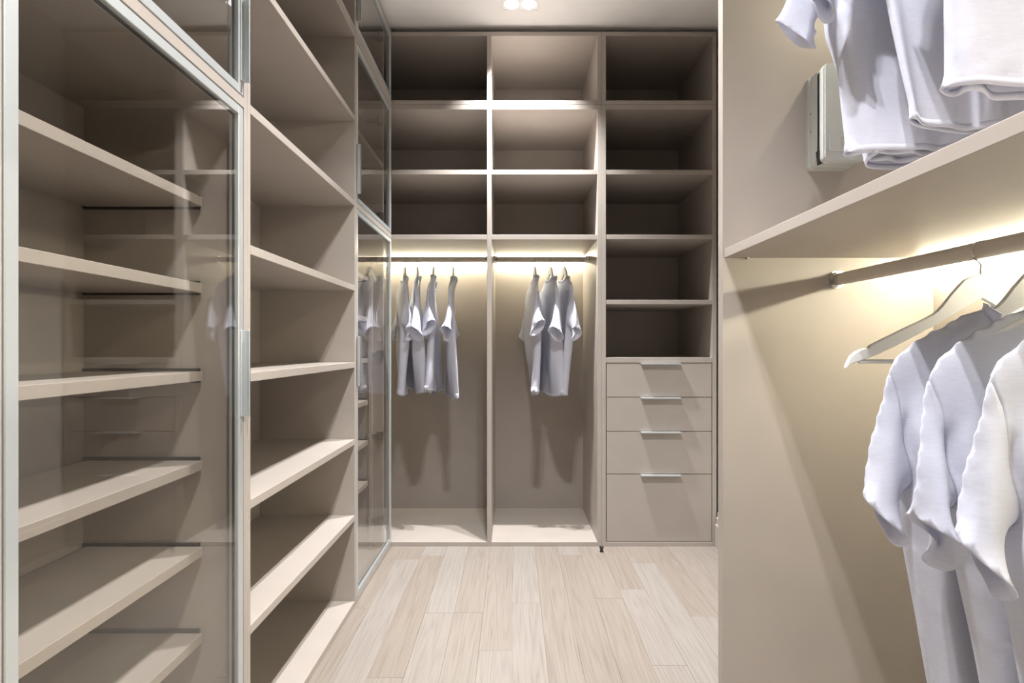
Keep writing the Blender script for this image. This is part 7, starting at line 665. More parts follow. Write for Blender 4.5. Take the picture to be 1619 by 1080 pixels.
     0,1,0,1,0,0,0,0,-1,0,0,0,0,0,1,0,1,0,1,1,1,1,1,1,2,1,2,2,1,-1,0,-2,-2,-3,-4,-3,-3,-3,-2,-5,-5,-3,14,5,-2,1,1,0,1,1,0,1,0,0,0,0,0,0,0,0,0,0,0,0,0,1,1,0,1,1,1,1,1,1,2,1,1,0,-1,-2,-2,-3,-3,-2,-4,-3,-3,-3,15,-2,1,1,0,1,0,0,1,0,-1,0,0,-1,0,0,0,0,0,0,0,0,0,1,0,1,0,1,1,1,1,1,1,1,-1,0,-1,-2,-3,-2,-3,-3,-1,17,-1,0,0,0,-1,0,-1,0,-1,-1,-1,-1,-1,0,-1,0,-1,0,0,0,0,0,1,0,1,0,1,0,1,1,0,1,0,0,0,-1,-2,-2,-2,-3,-1,24,1,-1,-1,-1,-2,-1,-1,-2,-1,-2,-2,-1,-1,-1,-1,-1,0,0,-1,0,0,1,0,0,0,1,0,1,0,0,1,0,1,0,-1,-1,-1,-2,-1,-2,22,3,-2,-1,-2,-1,-2,-2,-1,-2,-1,-2,-1,-2,-1,-1,0,-1,0,0,0,0,0,1,0,0,1,0,0,1,0,0,0,0,0,0,-1,-1,-1,-1,-1,11,1,-1,-1,-1,-1,-1,-1,-1,-1,-1,-1,0,-1,0,-1,0,0,0,1,0,0,1,0,1,0,1,0,0,0,0,1,0,0,0,0,-1,-1,-1,-1,-1,-4,-2,0,0,0,0,0,0,0,0,0,0,0,1,0,1,0,1,1,1,1,0,1,1,1,0,1,0,0,1,0,0,0,0,0,-1,0,-1,-1,-1,-1,-15,-3,1,1,0,1,1,0,1,1,1,0,1,1,2,1,1,1,2,1,2,0,1,1,0,1,0,1,0,0,0,0,0,0,0,0,-1,-1,-1,-1,-1,-16,-1,1,1,1,1,1,1,1,1,1,1,2,1,1,2,1,1,1,1,1,1,0,0,0,0,1,0,0,0,0,0,0,0,0,0,-1,-2,-1,-2,-1,-6,0,1,1,1,1,1,2,1,1,1,1,1,1,1,1,1,1,0,0,-1,0,0,-1,-1,0,0,0,0,0,0,0,1,0,-1,0,-1,-2,-2,-2,-2,-3,2,9,1,1,1,1,1,0,1,1,1,1,0,0,1,0,0,-1,0,-1,-1,-1,-1,-1,-1,-1,0,0,0,0,0,1,0,0,0,0,-1,-1,-2,-2,-2,-3,-3,-4,2,22,4,0,0,0,0,0,0,0,0,0,-1,-1,0,-1,-1,-1,-1,-1,-1,-1,-1,-1,0,0,0,0,0,1,0,1,0,1,0,-1,0,-1,-2,-3,-2,-3,-2,-2,0,-5,1,-1,24,4,0,-1,-1,0,-1,-1,-1,-1,-1,0,-1,-1,-1,0,-1,0,0,-1,1,0,0,0,1,0,1,0,0,1,0,1,0,1,-1,0,-1,-2,-2,-3,-3,-1,1,3,4,-7,-15,6,-11,23,-1,0,0,-1,0,-1,0,0,0,0,0,0,0,1,1,0,1,1,1,1,1,0,1,1,0,0,1,0,-1,0,1,0,1,0,0,0,-2,-2,-3,-2,0,4,7,-4,-6,-10,-6,0,1,1,1,1,1,1,2,1,1,2,1,2,1,2,1,1,1,1,0,1,0,0,0,0,0,0,-1,0,-1,0,1,0,1,0,0,-2,-2,-1,2,7,8,-12,-3,-15,-2,1,2,1,2,2,2,1,2,1,1,1,2,1,1,1,0,1,0,0,1,0,-1,0,0,-1,0,-1,-1,-1,-1,0,0,0,1,1,0,-1,-1,1,6,11,-8,-3,-18,6,2,1,1,1,1,1,1,1,0,1,0,1,0,0,0,1,0,-1,-1,1,-1,0,-1,-1,-1,-1,-1,-1,-1,-1,-1,0,0,2,1,1,1,1,4,9,10,-11,-26,6,2,0,1,1,0,1,0,1,0,0,1,0,0,0,-1,0,0,-1,-2,-1,0,-1,-2,-1,-1,-1,-2,-1,-1,1,1,1,3,2,2,2,3,5,8,13,-6,-3,-42,2,1,1,1,1,1,0,1,0,0,0,0,0,0,-1,-1,0,-1,-1,-3,-1,-1,-2,-1,-1,0,-1,0,1,2,3,4,4,6,3,2,3,5,8,13,11,-10,-67,1,0,1,1,0,0,1,0,0,-1,0,0,-1,-1,-1,-1,-1,-1,-1,0,-2,-1,0,0,1,2,3,3,4,6,7,6,3,6,2,3,4,7,12,17,-6,-3,-89,1,0,-1,0,0,0,-1,0,0,-1,0,0,-1,0,0,0,1,0,1,5,0,1,2,2,4,4,6,6,6,8,6,4,2,3,3,2,5,9,15,12,-10,-118,-1,3,0,1,1,1,1,1,2,2,1,3,2,3,2,3,3,4,3,8,3,3,3,4,4,2,5,6,5,5,2,2,2,2,2,3,6,12,17,-10,-1,-154,-4,16,5,4,4,4,3,4,4,4,5,4,4,5,4,5,4,5,5,4,5,4,5,4,7,5,6,3,1,-1,-1,1,4,4,4,4,7,8,-3,-1,-32,9,3,0,0,1,1,3,4,5,6,6,-4,-1,0,-49,17,7,-11,19,-14,20,-3,-1,0,1,2,3,4,6,6,3,-9,-1,0,-27,-5,4,-1,10,3,1,2,1,0,2,3,4,5,7,6,-5,-6,-2,-29,3,5,4,2,2,3,4,6,8,7,4,-10,-3,-2,-21,1,2,4,6,8,10,11,-2,-9,-3,-27,3,6,13,12,11,-8,-2,-2,-13,14,7,-2,-1,3,0,-1,-89,9,-8,17,4,-2,-8,-8,25,10,1,-16,15,-3,-5,-8,-9,4,36,15,-11,-2,-1,-3,-5,-6,-7,-8,-6,64,-2,-15,14,-16,-1,0,-1,-2,-4,-6,-5,-7,-9,-8,3,56,-16,-3,-2,2,-1,-3,-4,-5,-5,-6,-7,-6,-4,37,-4,-1,-3,-3,-3,-3,-4,-6,-6,-5,9,19,-2,-3,-2,0,0,1,-2,-7,-4,-3,-2,3,47,-12,1,-1,-2,-2,-3,-2,-2,-2,-2,-2,-3,-2,-2,-2,-2,-1,-2,-1,-2,-4,0,0,-1,-1,0,4,1,0,1,3,
     3,2,0,-6,-3,-1,-1,-2,-2,35,1,-2,-3,-3,-3,-2,-3,-3,-2,-3,-2,-3,-2,-3,-2,-2,-2,-2,-1,-1,0,0,0,-2,-1,-1,0,1,2,3,3,2,0,2,0,1,0,-1,-2,0,23,-3,-4,-3,-3,-3,-2,-3,-3,-2,-3,-2,-3,-2,-3,-2,-2,-2,-2,-1,-1,-1,0,0,0,0,0,0,1,3,2,2,2,3,9,3,2,1,0,-2,-6,11,-3,-3,-3,-3,-3,-2,-3,-3,-3,-2,-3,-2,-3,-2,-3,-2,-1,-2,-1,2,-1,0,2,1,1,2,2,3,3,3,3,3,5,7,4,1,1,0,-2,-5,-4,-4,-2,-3,-2,-3,-3,-3,-2,-3,-2,-2,-2,-1,-1,-1,-1,-1,0,1,1,3,1,2,2,3,3,4,3,4,3,4,3,4,3,1,1,0,0,-1,-2,-4,-8,-14,-4,-2,-2,-2,-1,-1,-1,0,0,0,0,0,1,1,1,1,2,1,3,2,3,3,3,4,3,4,3,4,3,3,2,2,1,-6,-2,-2,-1,-2,-1,-3,-6,-5,-17,-4,0,1,0,1,1,1,1,2,1,1,2,1,2,2,1,2,2,3,1,3,3,3,3,3,2,2,2,2,1,1,-1,-1,-7,-3,-3,-1,-1,-1,-2,-4,-6,-15,0,1,2,2,2,2,2,1,2,2,1,1,1,1,2,1,2,1,2,1,3,1,2,1,1,1,1,0,0,0,-2,-2,-3,-2,-2,-2,-1,-1,0,0,-2,-4,-3,-6,2,2,2,2,2,1,2,1,1,0,1,0,1,1,0,1,1,1,1,1,1,0,0,0,0,-1,-1,-1,-1,-1,-2,-2,-3,2,0,0,0,0,0,1,-1,-3,-4,8,-3,2,1,2,1,0,1,0,0,0,0,0,0,1,0,0,0,1,0,0,-1,0,-1,0,-1,-1,-2,-1,-1,-2,-1,-2,-1,0,4,1,1,0,1,0,1,-1,-1,-3,-1,11,2,0,0,-1,0,0,0,0,-1,0,0,0,0,0,0,-1,0,-1,-1,0,-1,-2,-1,-1,-1,-1,-2,-1,-1,0,0,1,1,3,1,1,1,0,0,0,0,-1,-2,-1,16,6,-11,1,-1,0,-1,-1,0,0,0,0,0,0,0,0,0,-1,-1,-1,-1,-1,-1,-1,-1,-1,-1,-1,-1,-1,-1,0,1,1,2,2,1,1,1,0,0,0,0,0,-1,-2,-1,1,4,1,-1,0,0,-1,1,0,1,0,1,0,1,-1,0,-1,-1,-1,-1,-1,-1,-1,-1,-1,-1,0,-1,0,0,0,2,2,1,2,-1,1,0,0,0,0,0,0,-1,-1,-2,0,-2,0,0,1,1,0,1,2,1,1,1,0,1,-1,0,-1,0,-1,-1,-1,-1,-1,0,-1,-1,0,-1,0,1,1,1,1,1,1,0,0,0,0,0,1,0,0,-1,-2,-2,-1,-5,-1,2,2,1,2,2,1,1,1,1,0,0,0,-1,0,-1,0,-1,0,-1,0,-1,-1,0,-1,0,0,0,1,0,1,0,0,1,1,0,0,1,0,1,0,-1,-1,-2,-6,1,2,2,1,2,1,1,1,0,0,0,0,-1,0,-1,0,0,-1,0,0,-1,0,-1,-1,0,-1,0,0,0,0,0,0,1,1,1,0,1,0,1,1,1,-1,-2,-1,-2,2,2,1,0,1,1,0,0,0,-1,0,-1,0,0,-1,0,0,0,-1,0,0,-1,0,-1,0,0,-1,0,0,0,-1,0,0,2,0,1,0,2,1,1,0,0,-2,-2,2,2,0,1,0,-1,0,0,0,0,-1,0,0,-1,0,0,0,0,0,0,-1,0,0,0,0,-1,0,0,-1,0,0,-1,0,0,1,0,1,1,1,1,1,1,-1,-1,-2,4,0,-1,0,-1,0,-1,0,0,0,0,0,0,0,0,0,0,0,0,0,0,0,0,0,0,0,0,0,-1,0,-1,0,-1,0,1,0,1,1,1,1,1,0,0,-2,-2,4,-1,-2,-1,0,-1,0,0,0,0,1,0,0,0,1,0,0,0,0,0,0,0,1,0,1,0,0,0,-1,-1,-1,0,-1,0,1,0,1,1,1,1,1,0,0,-2,-2,2,-2,-2,-1,-1,0,0,1,0,0,1,0,1,0,1,1,0,0,0,0,0,0,0,1,1,1,0,0,-1,-1,-1,-1,-1,0,1,0,1,1,1,1,1,0,0,-2,-2,-1,0,0,-2,-2,-1,0,0,1,0,1,1,1,1,1,1,0,1,0,0,-1,0,0,-1,1,1,1,1,1,1,-1,-1,-1,-2,-1,-1,1,1,0,1,1,1,1,0,0,-2,-3,-2,-1,-2,-1,0,0,1,1,1,1,1,2,1,1,1,1,0,0,-1,0,-1,-1,0,0,0,1,1,2,1,1,0,-1,-1,-2,-2,1,0,0,1,1,1,0,1,-1,-2,-4,11,-16,-1,0,0,1,2,1,2,2,2,2,1,2,1,0,-1,0,-1,-1,-1,-1,-1,-1,0,0,1,1,2,2,2,1,-1,-1,-1,-2,-1,0,0,0,1,1,0,-1,-3,-3,14,-23,1,1,2,1,2,2,3,2,2,3,2,1,1,0,0,-1,-2,-1,-2,-1,-2,-1,-1,0,-1,1,1,2,2,2,2,1,0,-3,-1,-1,0,0,0,0,0,-2,-3,7,-22,3,2,2,2,3,2,3,3,3,3,2,3,1,1,-1,-1,-2,-2,-2,-1,-2,-2,-2,-1,-2,0,-1,1,1,2,2,3,3,-2,-1,0,-1,0,0,0,0,-3,0,-23,3,4,3,3,3,3,3,3,3,4,3,4,2,2,1,-1,-2,-2,-2,-2,-2,-3,-2,-2,-2,-2,-1,-1,0,0,1,2,2,3,1,0,0,0,-1,0,-1,-2,-30,4,4,3,4,3,4,3,4,4,4,4,4,3,4,3,1,0,-1,-2,-1,-2,-3,-2,-3,-2,-2,-1,-1,-1,-1,-1,-1,-1,4,1,0,0,-1,0,0,0,2,-43,4,4,3,4,4,4,4,4,4,4,5,4,5,4,5,3,3,2,1,-1,0,-1,-1,-2,-1,-1,-2,-1,-1,-2,-2,-3,-3,-3,-1,-1,-1,-1,0,1,0,-51,3,4,3,4,4,4,4,4,5,4,5,5,4,5,6,5,
     4,5,4,1,3,2,1,0,0,-1,-1,-3,-3,-3,-3,-3,-3,-10,-4,-2,-1,0,1,1,6,-71,5,3,3,4,4,4,4,5,4,5,4,5,5,5,5,5,6,5,5,4,5,4,4,3,1,-2,-3,-5,-5,-6,-5,-5,-3,-7,-2,-1,0,1,2,4,-89,8,5,4,4,4,5,4,5,4,5,4,5,5,5,5,4,5,5,5,4,6,6,4,4,2,0,-4,-6,-7,-7,-8,-7,-4,3,1,1,2,3,4,10,-119,4,7,5,4,4,5,5,4,4,5,4,5,4,5,4,5,5,5,4,2,6,5,5,4,4,6,0,-7,-8,-7,-6,-6,-3,9,4,3,3,5,6,-118,112,0,-4,-8,-5,-4,-2,0,11,4,3,4,9,-8,2,0,-2,-2,-2,-1,0,3,2,2,12,-14,-1,-1,8,5,2,1,-1,-1,-1,-2,-2,5,0,-4,-4,5,5,4,4,3,2,1,-1,-2,-4,-5,7,-10,9,12,2,2,2,1,0,-1,-3,-4,-3,17,13,-2,0,-4,-4,-5,-5,4,26,7,1,-15,-10,-6,27,-9,-8,5,47,8,-11,-17,13,-5,29,-1,-7,-1,-1,-9,-5,30,-3,-1,1,-3,0,-1,-1,-2,-4,-12,3,-4,28,-2,-2,3,0,0,0,-1,-2,-2,-3,-13,-3,33,0,-3,-2,-1,0,1,1,0,-1,0,-1,-2,-2,-4,-7,-11,-1,-3,46,-5,-6,10,-8,-2,0,-1,0,0,-1,0,-1,-2,-3,-5,-7,-13,-3,56,-16,-2,4,-6,-1,1,0,0,0,-1,-2,-4,-6,-7,-8,-9,-1,-3,40,-1,0,1,1,0,1,1,0,-6,-5,-5,-7,-5,-14,-2,37,-8,-3,-11,13,1,-1,3,-3,3,-3,3,-3,3,-3,3,-3,3,-2,3,-3,3,-3,3,-3,3,-2,3,-3,3,-3,3,-2,2,-2,3,-3,3,-2,2,-2,2,-1,1,-1,2,-1,1,-1,2,-1,0,1,1,1,1,1,0,1,-3,-4,-4,-5,-5,-4,-21,2,27,0,1,-1,0,1,0,0,0,0,0,1,0,0,0,1,0,0,1,0,1,0,1,0,1,0,1,0,1,1,1,0,1,0,-2,-2,-3,-4,-4,-4,-3,-11,-1,19,1,0,0,0,0,0,1,0,0,0,0,0,1,0,0,0,1,0,0,1,0,1,0,1,0,1,0,1,0,1,1,0,-1,0,-2,-3,-3,-4,-2,-1,-13,17,0,0,0,0,0,0,1,0,0,0,0,0,1,0,0,0,1,0,0,1,0,0,1,0,0,1,0,1,0,1,0,0,-1,0,-2,-2,-3,-3,-2,0,1,-9,1,10,0,0,0,0,0,1,0,0,0,0,0,0,1,0,0,0,1,0,0,0,1,0,0,0,1,0,0,1,0,0,0,0,-1,0,-1,-2,-2,-2,-2,0,2,-11,11,0,0,0,1,0,0,0,0,0,0,0,0,1,0,0,0,0,1,0,0,0,0,1,0,0,0,0,0,1,0,-1,0,-1,0,0,-1,-2,-2,-1,-1,1,3,-11,3,6,1,-1,1,0,0,0,0,0,0,0,0,1,0,0,0,0,0,0,1,0,0,0,0,0,0,0,0,0,0,0,0,0,0,0,-1,0,-2,-1,-2,-1,1,3,-12,11,0,0,0,0,0,0,0,0,0,0,0,1,0,0,0,0,0,0,0,1,0,0,0,0,0,0,0,0,0,0,0,0,-1,0,0,0,-1,-2,-1,-2,0,1,1,-10,4,7,0,0,0,0,0,0,0,0,0,0,1,0,0,0,0,0,0,0,0,0,1,0,0,0,0,0,0,0,0,0,0,0,0,0,-1,0,-1,-1,-2,-2,-1,0,-1,-4,-3,4,8,0,0,0,0,0,0,0,0,0,1,0,0,0,0,0,0,0,0,0,0,1,0,0,0,0,0,0,0,0,0,0,0,0,0,0,-1,-1,-1,-1,-2,-1,-1,-1,-1,-9,15,0,0,0,0,0,0,0,0,1,0,0,0,0,0,0,0,0,0,0,1,0,0,0,0,0,0,0,0,0,0,0,0,0,0,0,0,-1,-1,-1,-1,-1,0,-2,-1,-11,-11,11,16,0,-1,1,0,0,0,0,0,0,0,0,0,0,0,0,0,0,0,1,0,0,0,0,0,0,0,0,0,0,1,0,0,0,0,-1,0,0,-1,0,0,1,-4,-3,-8,12,0,0,0,0,0,0,0,0,0,0,0,0,0,0,0,0,1,0,0,0,0,0,0,0,0,0,0,1,0,0,0,0,0,0,0,0,0,0,1,1,-5,-2,2,0,0,0,0,0,0,0,0,0,0,0,0,0,0,0,0,0,0,0,0,0,0,0,0,1,0,0,0,0,0,0,0,1,0,0,0,0,0,2,-5,2,-3,1,-1,0,0,0,0,0,0,0,0,0,0,0,0,0,0,0,0,0,0,0,0,1,0,0,0,0,0,0,1,0,0,0,0,0,0,0,0,1,0,-5,1,-1,0,0,0,0,0,0,0,0,0,0,0,0,0,0,0,0,0,0,0,1,0,0,0,0,0,1,0,0,0,0,1,0,0,0,0,-1,-1,2,-5,0,0,0,0,0,0,0,0,0,0,0,0,0,0,0,0,0,0,0,0,1,0,0,0,0,0,1,0,0,0,1,0,0,0,0,1,-1,-1,-1,5,-9,0,0,0,0,0,0,0,0,0,0,0,0,0,1,0,0,0,0,0,0,1,0,0,0,0,1,0,0,0,1,0,0,1,0,0,0,0,-1,-1,2,-8,0,0,0,0,0,0,1,0,0,0,0,0,0,0,1,0,0,0,0,1,0,0,0,0,1,0,0,1,0,0,0,1,0,0,0,0,0,0,0,1,-9,0,0,0,0,0,0,0,0,1,0,0,0,0,0,1,0,0,0,0,1,0,0,0,1,0,0,1,0,0,1,0,0,0,0,0,0,0,1,2,-4,-7,0,0,0,0,0,0,0,1,0,0,0,0,1,0,0,0,0,1,0,0,0,1,0,0,0,1,0,0,1,0,0,0,0,0,0,0,0,1,0,2,-6,3,-7,0,0,0,0,0,0,0,1,0,0,0,0,0,1,0,0,0,0,1,0,0,0,1,0,0,0,1,0,0,0,1,0,0,0,0,0,-1,0,0,0,0,-4,
     -1,-1,1,0,0,0,0,0,0,0,0,0,0,1,0,0,0,0,0,1,0,0,0,0,0,1,0,0,0,1,0,0,0,0,0,0,0,0,-1,0,-1,-1,-1,-1,-4,1,-2,-7,13,0,0,0,0,0,0,0,0,0,0,0,0,0,0,1,0,0,0,0,0,0,0,0,1,0,0,0,0,0,1,0,0,-1,0,0,0,0,-1,-1,-1,-2,-2,-5,-5,-15,8,-6,-9,37,0,0,0,0,0,0,0,0,0,0,0,0,0,0,0,0,0,0,0,0,0,0,1,0,0,0,0,0,0,0,0,0,0,0,0,-1,0,-1,-1,-1,-2,-3,-6,-9,-6,29,0,0,0,0,0,0,0,0,0,0,0,0,0,0,0,0,0,0,0,0,0,0,0,0,0,0,0,0,0,0,0,0,0,0,-1,0,-1,0,-1,-2,-2,-4,-7,-14,4,27,0,0,0,0,0,0,0,0,0,0,0,0,0,0,0,0,0,0,0,0,0,0,0,0,0,0,0,0,0,0,0,0,-1,0,0,0,-1,-1,0,-2,-2,-5,-23,5,29,0,0,0,0,0,0,0,0,0,0,0,0,0,0,0,0,0,0,0,0,0,0,0,0,0,0,0,0,0,0,0,0,0,-1,0,0,-1,-1,-1,-2,-3,-6,-19,33,0,-1,0,1,0,0,0,0,0,0,0,0,0,0,0,0,0,0,1,0,0,0,0,0,0,0,0,0,0,0,0,-1,0,0,-1,0,-1,-1,-2,-3,-5,-26,6,33,0,-1,0,0,1,0,0,0,0,0,0,0,0,0,1,0,0,0,0,0,0,0,0,0,1,0,0,0,-1,0,-1,-1,0,-1,0,-1,-2,-2,-4,-4,-7,-19,42,0,0,0,0,0,0,0,1,0,0,0,0,0,0,0,0,0,0,0,0,0,0,0,0,0,0,-1,0,-1,-1,-1,-1,-1,0,-1,-2,-3,-4,-6,-7,-26,9,46,2,0,0,0,0,0,0,0,0,0,0,0,0,0,-1,0,0,0,0,-1,0,0,0,0,0,-1,-1,-1,-1,-1,-1,-1,0,-1,-2,-4,-6,-7,-9,-9,-15,64,-2,2,0,-1,0,-1,0,0,0,-1,0,0,0,-1,0,0,-1,0,0,-1,0,0,0,0,1,0,-1,-2,-1,-1,-1,-1,0,-4,-4,-6,-8,-11,-11,-23,11,73,-26,13,1,-1,-1,0,0,-1,0,0,0,-1,0,0,0,0,0,0,0,-1,0,0,0,1,2,1,-1,-1,-1,-1,-1,0,-1,-7,-6,-8,-11,-13,-17,-4,67,-2,1,-1,-1,-1,-2,-2,-3,-6,-8,-9,-12,-16,-4,77,-10,-7,0,-2,1,0,0,0,0,-1,-2,-3,-3,-6,-7,-8,-20,-4,-3,66,5,-11,-1,-5,-4,0,2,0,0,-1,-2,-3,-4,-6,-7,-8,-15,-2,54,-6,-6,-4,3,0,-1,-1,-3,-4,-6,-7,-17,-1,-2,43,-5,-2,-3,-2,-2,-3,-5,-8,-12,-2,41,-5,-7,-9,-3,-4,-14,-1,-1,29,-13,-11,-7,-1,9,-22,9,100,2,-3,10,-1,-4,3,3,8,-1,-3,-1,-1,1,1,1,0,-2,10,-2,-3,2,0,0,0,0,-1,-1,1,12,2,-2,-5,1,0,0,-1,-1,-1,-1,-1,0,-1,-1,-6,31,-7,-3,-2,-3,-2,-2,-1,-1,0,-2,-1,-3,-4,18,-3,-1,-1,-1,-1,-1,-2,-2,-3,-4,-6,23,-2,0,0,-1,-1,-1,-1,-3,-2,-4,-4,-2,25,-7,-4,3,-1,0,0,0,0,0,0,1,0,0,0,0,0,0,1,0,0,0,1,0,0,0,1,-2,0,0,0,-1,0,-1,-1,-2,-3,-2,-4,-3,-1,11,1,0,0,0,0,0,0,0,0,0,0,0,0,0,0,0,0,1,0,0,0,1,0,0,0,0,0,0,1,0,0,-1,-1,-2,-2,-2,-3,-3,-2,0,8,1,-1,0,0,0,0,0,0,0,0,0,0,0,0,1,0,0,0,0,0,0,1,0,0,0,0,1,0,0,1,0,-1,-1,-1,-1,-2,-2,-3,-1,2,2,0,0,0,0,0,0,0,0,0,0,0,0,0,0,0,1,0,0,0,0,1,0,0,0,0,1,0,0,0,1,0,-1,-1,0,-1,-1,-2,-2,0,1,2,-3,0,0,0,0,0,0,0,0,0,0,0,0,0,0,1,0,0,0,0,1,0,0,0,0,0,0,1,0,0,0,0,0,-1,0,-1,0,-1,-1,-1,1,4,-7,0,0,0,0,0,0,0,0,0,0,0,1,0,0,0,0,0,0,0,1,0,0,0,0,0,0,0,0,0,1,0,0,-1,0,0,-1,0,-1,0,1,2,4,-11,0,0,0,0,1,0,0,0,0,0,0,0,0,0,0,0,0,0,0,0,0,0,0,0,0,1,0,0,0,1,0,0,0,0,-1,0,0,-1,0,0,2,5,-11,0,0,0,0,0,0,0,0,0,0,0,0,0,0,0,0,0,0,0,1,0,0,0,0,0,0,0,0,1,0,0,0,0,0,0,0,-1,0,-1,0,1,2,3,-10,0,0,0,0,0,0,1,0,0,0,0,0,0,0,0,0,0,0,0,0,0,0,0,0,0,1,0,0,0,1,0,0,0,0,-1,0,0,-1,-1,0,-1,1,1,-1,-3,0,0,0,0,0,0,0,0,0,0,0,0,0,0,0,0,1,0,0,0,0,0,0,0,0,0,0,1,0,0,0,0,0,0,0,-1,0,-1,-1,-1,0,-1,1,1,-2,0,0,0,0,0,0,0,0,0,0,0,0,0,0,0,0,0,0,0,0,0,1,0,0,0,0,0,0,0,1,0,0,0,-1,0,0,-1,0,-1,-1,-1,-1,1,1,-10,-1,10,0,0,0,0,0,0,0,0,0,0,0,0,0,0,0,0,0,0,0,0,0,0,0,1,0,0,0,0,0,0,0,0,0,0,0,-1,0,-1,0,-1,-1,0,0,0,-2,3,0,-1,0,0,0,0,0,0,0,0,0,0,0,0,0,0,0,0,0,0,0,0,0,0,1,0,0,0,0,0,0,0,0,0,-1,0,0,-1,0,-1,0,0,1,-1,-1,2,0,-1,0,0,0,0,0,0,0,
     0,0,0,-1,0,0,0,0,0,0,1,0,0,0,0,0,0,0,0,0,0,0,0,0,0,-1,0,0,0,-1,0,0,1,2,-6,4,-1,1,-1,0,0,0,0,-1,0,0,0,0,0,0,0,0,0,0,0,0,0,0,0,0,0,0,0,0,0,0,0,0,0,0,0,-1,0,0,0,0,0,0,1,3,-7,3,0,0,-1,0,0,0,0,0,0,-1,0,0,0,0,0,0,0,0,0,0,0,0,0,0,0,0,0,0,0,0,0,0,0,0,0,0,0,-1,0,0,0,1,3,-5,1,0,0,0,-1,0,0,0,0,0,0,0,0,0,0,0,0,0,0,0,0,0,0,0,0,-1,0,0,0,0,0,0,0,0,0,0,0,0,0,0,0,0,1,2,-3,-1,0,0,0,0,-1,0,0,0,0,0,0,0,0,0,0,0,0,0,0,0,0,0,0,0,0,0,0,0,0,0,0,0,0,0,0,0,-1,0,0,0,0,1,3,-5,0,0,0,0,0,0,0,0,0,0,0,-1,0,0,0,0,0,0,0,0,0,0,0,0,0,0,0,0,0,0,0,0,0,0,0,0,0,0,0,0,0,0,1,3,-6,1,0,0,0,0,-1,0,0,0,0,0,0,0,0,0,0,0,0,0,0,0,0,0,0,0,0,0,0,0,0,0,0,0,0,-1,0,0,0,0,0,0,0,1,4,-6,1,0,0,0,0,0,-1,0,0,0,0,0,0,0,0,0,0,0,0,0,0,0,0,0,0,0,0,0,-1,0,0,0,0,0,0,0,0,0,0,-1,0,0,1,1,0,-2,3,-1,0,-1,0,0,0,0,0,0,0,0,-1,0,0,0,0,0,0,0,0,0,0,0,0,0,0,-1,0,0,0,0,0,0,-1,1,-1,0,0,0,0,0,-1,1,0,1,-1,2,0,0,0,0,0,0,0,-1,0,0,0,0,0,0,0,0,-1,0,0,0,0,0,0,0,0,0,-1,0,0,0,0,-1,0,0,0,0,0,0,-1,0,0,0,1,2,-7,8,0,0,0,0,0,-1,0,0,0,0,0,0,-1,0,0,0,0,0,0,0,-1,0,0,0,0,0,0,-1,0,0,0,-1,0,0,0,0,0,-1,0,-1,0,1,1,1,-10,13,0,-1,0,0,0,0,0,0,0,-1,0,0,0,0,0,0,0,-1,0,0,0,0,-1,0,0,0,0,0,-1,0,0,0,0,-1,0,0,0,-1,0,-1,0,1,2,-1,4,0,0,0,0,0,0,-1,0,0,0,0,0,0,0,0,-1,0,0,0,0,-1,0,0,0,-1,0,0,0,0,0,-1,0,0,0,0,-1,0,-1,0,0,1,2,4,-1,0,0,0,0,-1,0,0,0,0,0,0,-1,0,0,0,0,0,0,-1,0,0,0,-1,0,0,0,-1,0,0,0,0,0,0,0,0,-1,0,-1,-1,1,2,5,-1,0,0,0,0,0,-1,0,0,0,0,0,0,-1,0,0,0,0,0,0,0,-1,0,0,-1,0,0,0,0,0,0,-1,0,0,0,0,-1,0,-1,0,0,4,5,-2,0,-1,0,0,0,0,0,0,0,0,0,-1,0,0,0,0,-1,0,0,0,0,0,0,0,0,0,0,0,0,-1,0,0,-1,0,-1,-1,0,-1,0,1,5,2,0,0,0,0,0,0,0,0,0,0,-1,0,0,0,-1,0,0,0,0,0,0,0,0,0,0,0,0,0,0,0,-1,-1,-1,-1,-1,0,-1,-2,0,1,3,7,0,0,1,0,0,0,0,0,-1,0,0,0,0,0,-1,0,0,0,-1,0,0,0,0,0,0,0,0,0,0,-1,-1,-2,-1,-1,-1,-1,-1,-2,-2,0,20,-1,0,0,-1,0,0,0,0,0,0,0,0,0,0,-1,0,0,0,0,0,0,-1,0,0,0,-1,0,-1,-1,-1,-2,-3,-1,-1,-1,-1,-3,-3,-4,-3,40,-4,1,0,-1,-1,0,0,0,0,0,-1,0,0,0,0,0,0,0,0,0,0,0,0,0,0,-4,-3,-3,-3,-2,-2,-2,-1,-1,-2,-2,-4,-5,-7,60,-20,-7,-5,-4,-2,-2,-1,-1,-2,-1,-3,-6,-7,36,-7,-5,-3,-2,-1,-2,-1,-2,-2,-3,-8,39,-5,-2,-5,-5,-3,-2,-2,-1,-2,-2,-2,-2,50,-14,-8,-9,-3,-2,-3,-2,-2,-1,-1,-2,-2,-2,-4,35,-11,-11,-5,1,-2,-1,0,-1,-1,-2,-1,9,-8,-2,-3,1,1,0,0,-3,6,-5,-6,-3,3,2,-1,-7,-3,0,],
]
PV, PQ, PT = shirt_grid()
def draped(k):
    n = len(PV); cols = []
    for c in range(3):
        acc = 0; col = []
        for i, d in enumerate(DRAPE[k][c * n:(c + 1) * n]):
            acc += d; col.append(PV[i][c] + acc / 2000.0)
        cols.append(col)
    return list(zip(*cols))
DR = [draped(k) for k in range(len(DRAPE))]
EDGE = {}
for f in PQ:
    for a, b in zip(f, f[1:] + f[:1]):
        e = (min(a, b), max(a, b)); EDGE[e] = EDGE.get(e, 0) + 1
OPEN_EDGES = [e for e, n in EDGE.items() if n == 1]
def kind_of(i):
    x, y, z = PV[i]
    if z > -0.20 and abs(x) < 0.10: return 'neck'
    return 'cuff' if abs(x) > 0.25 else 'hem'
OPEN = {}
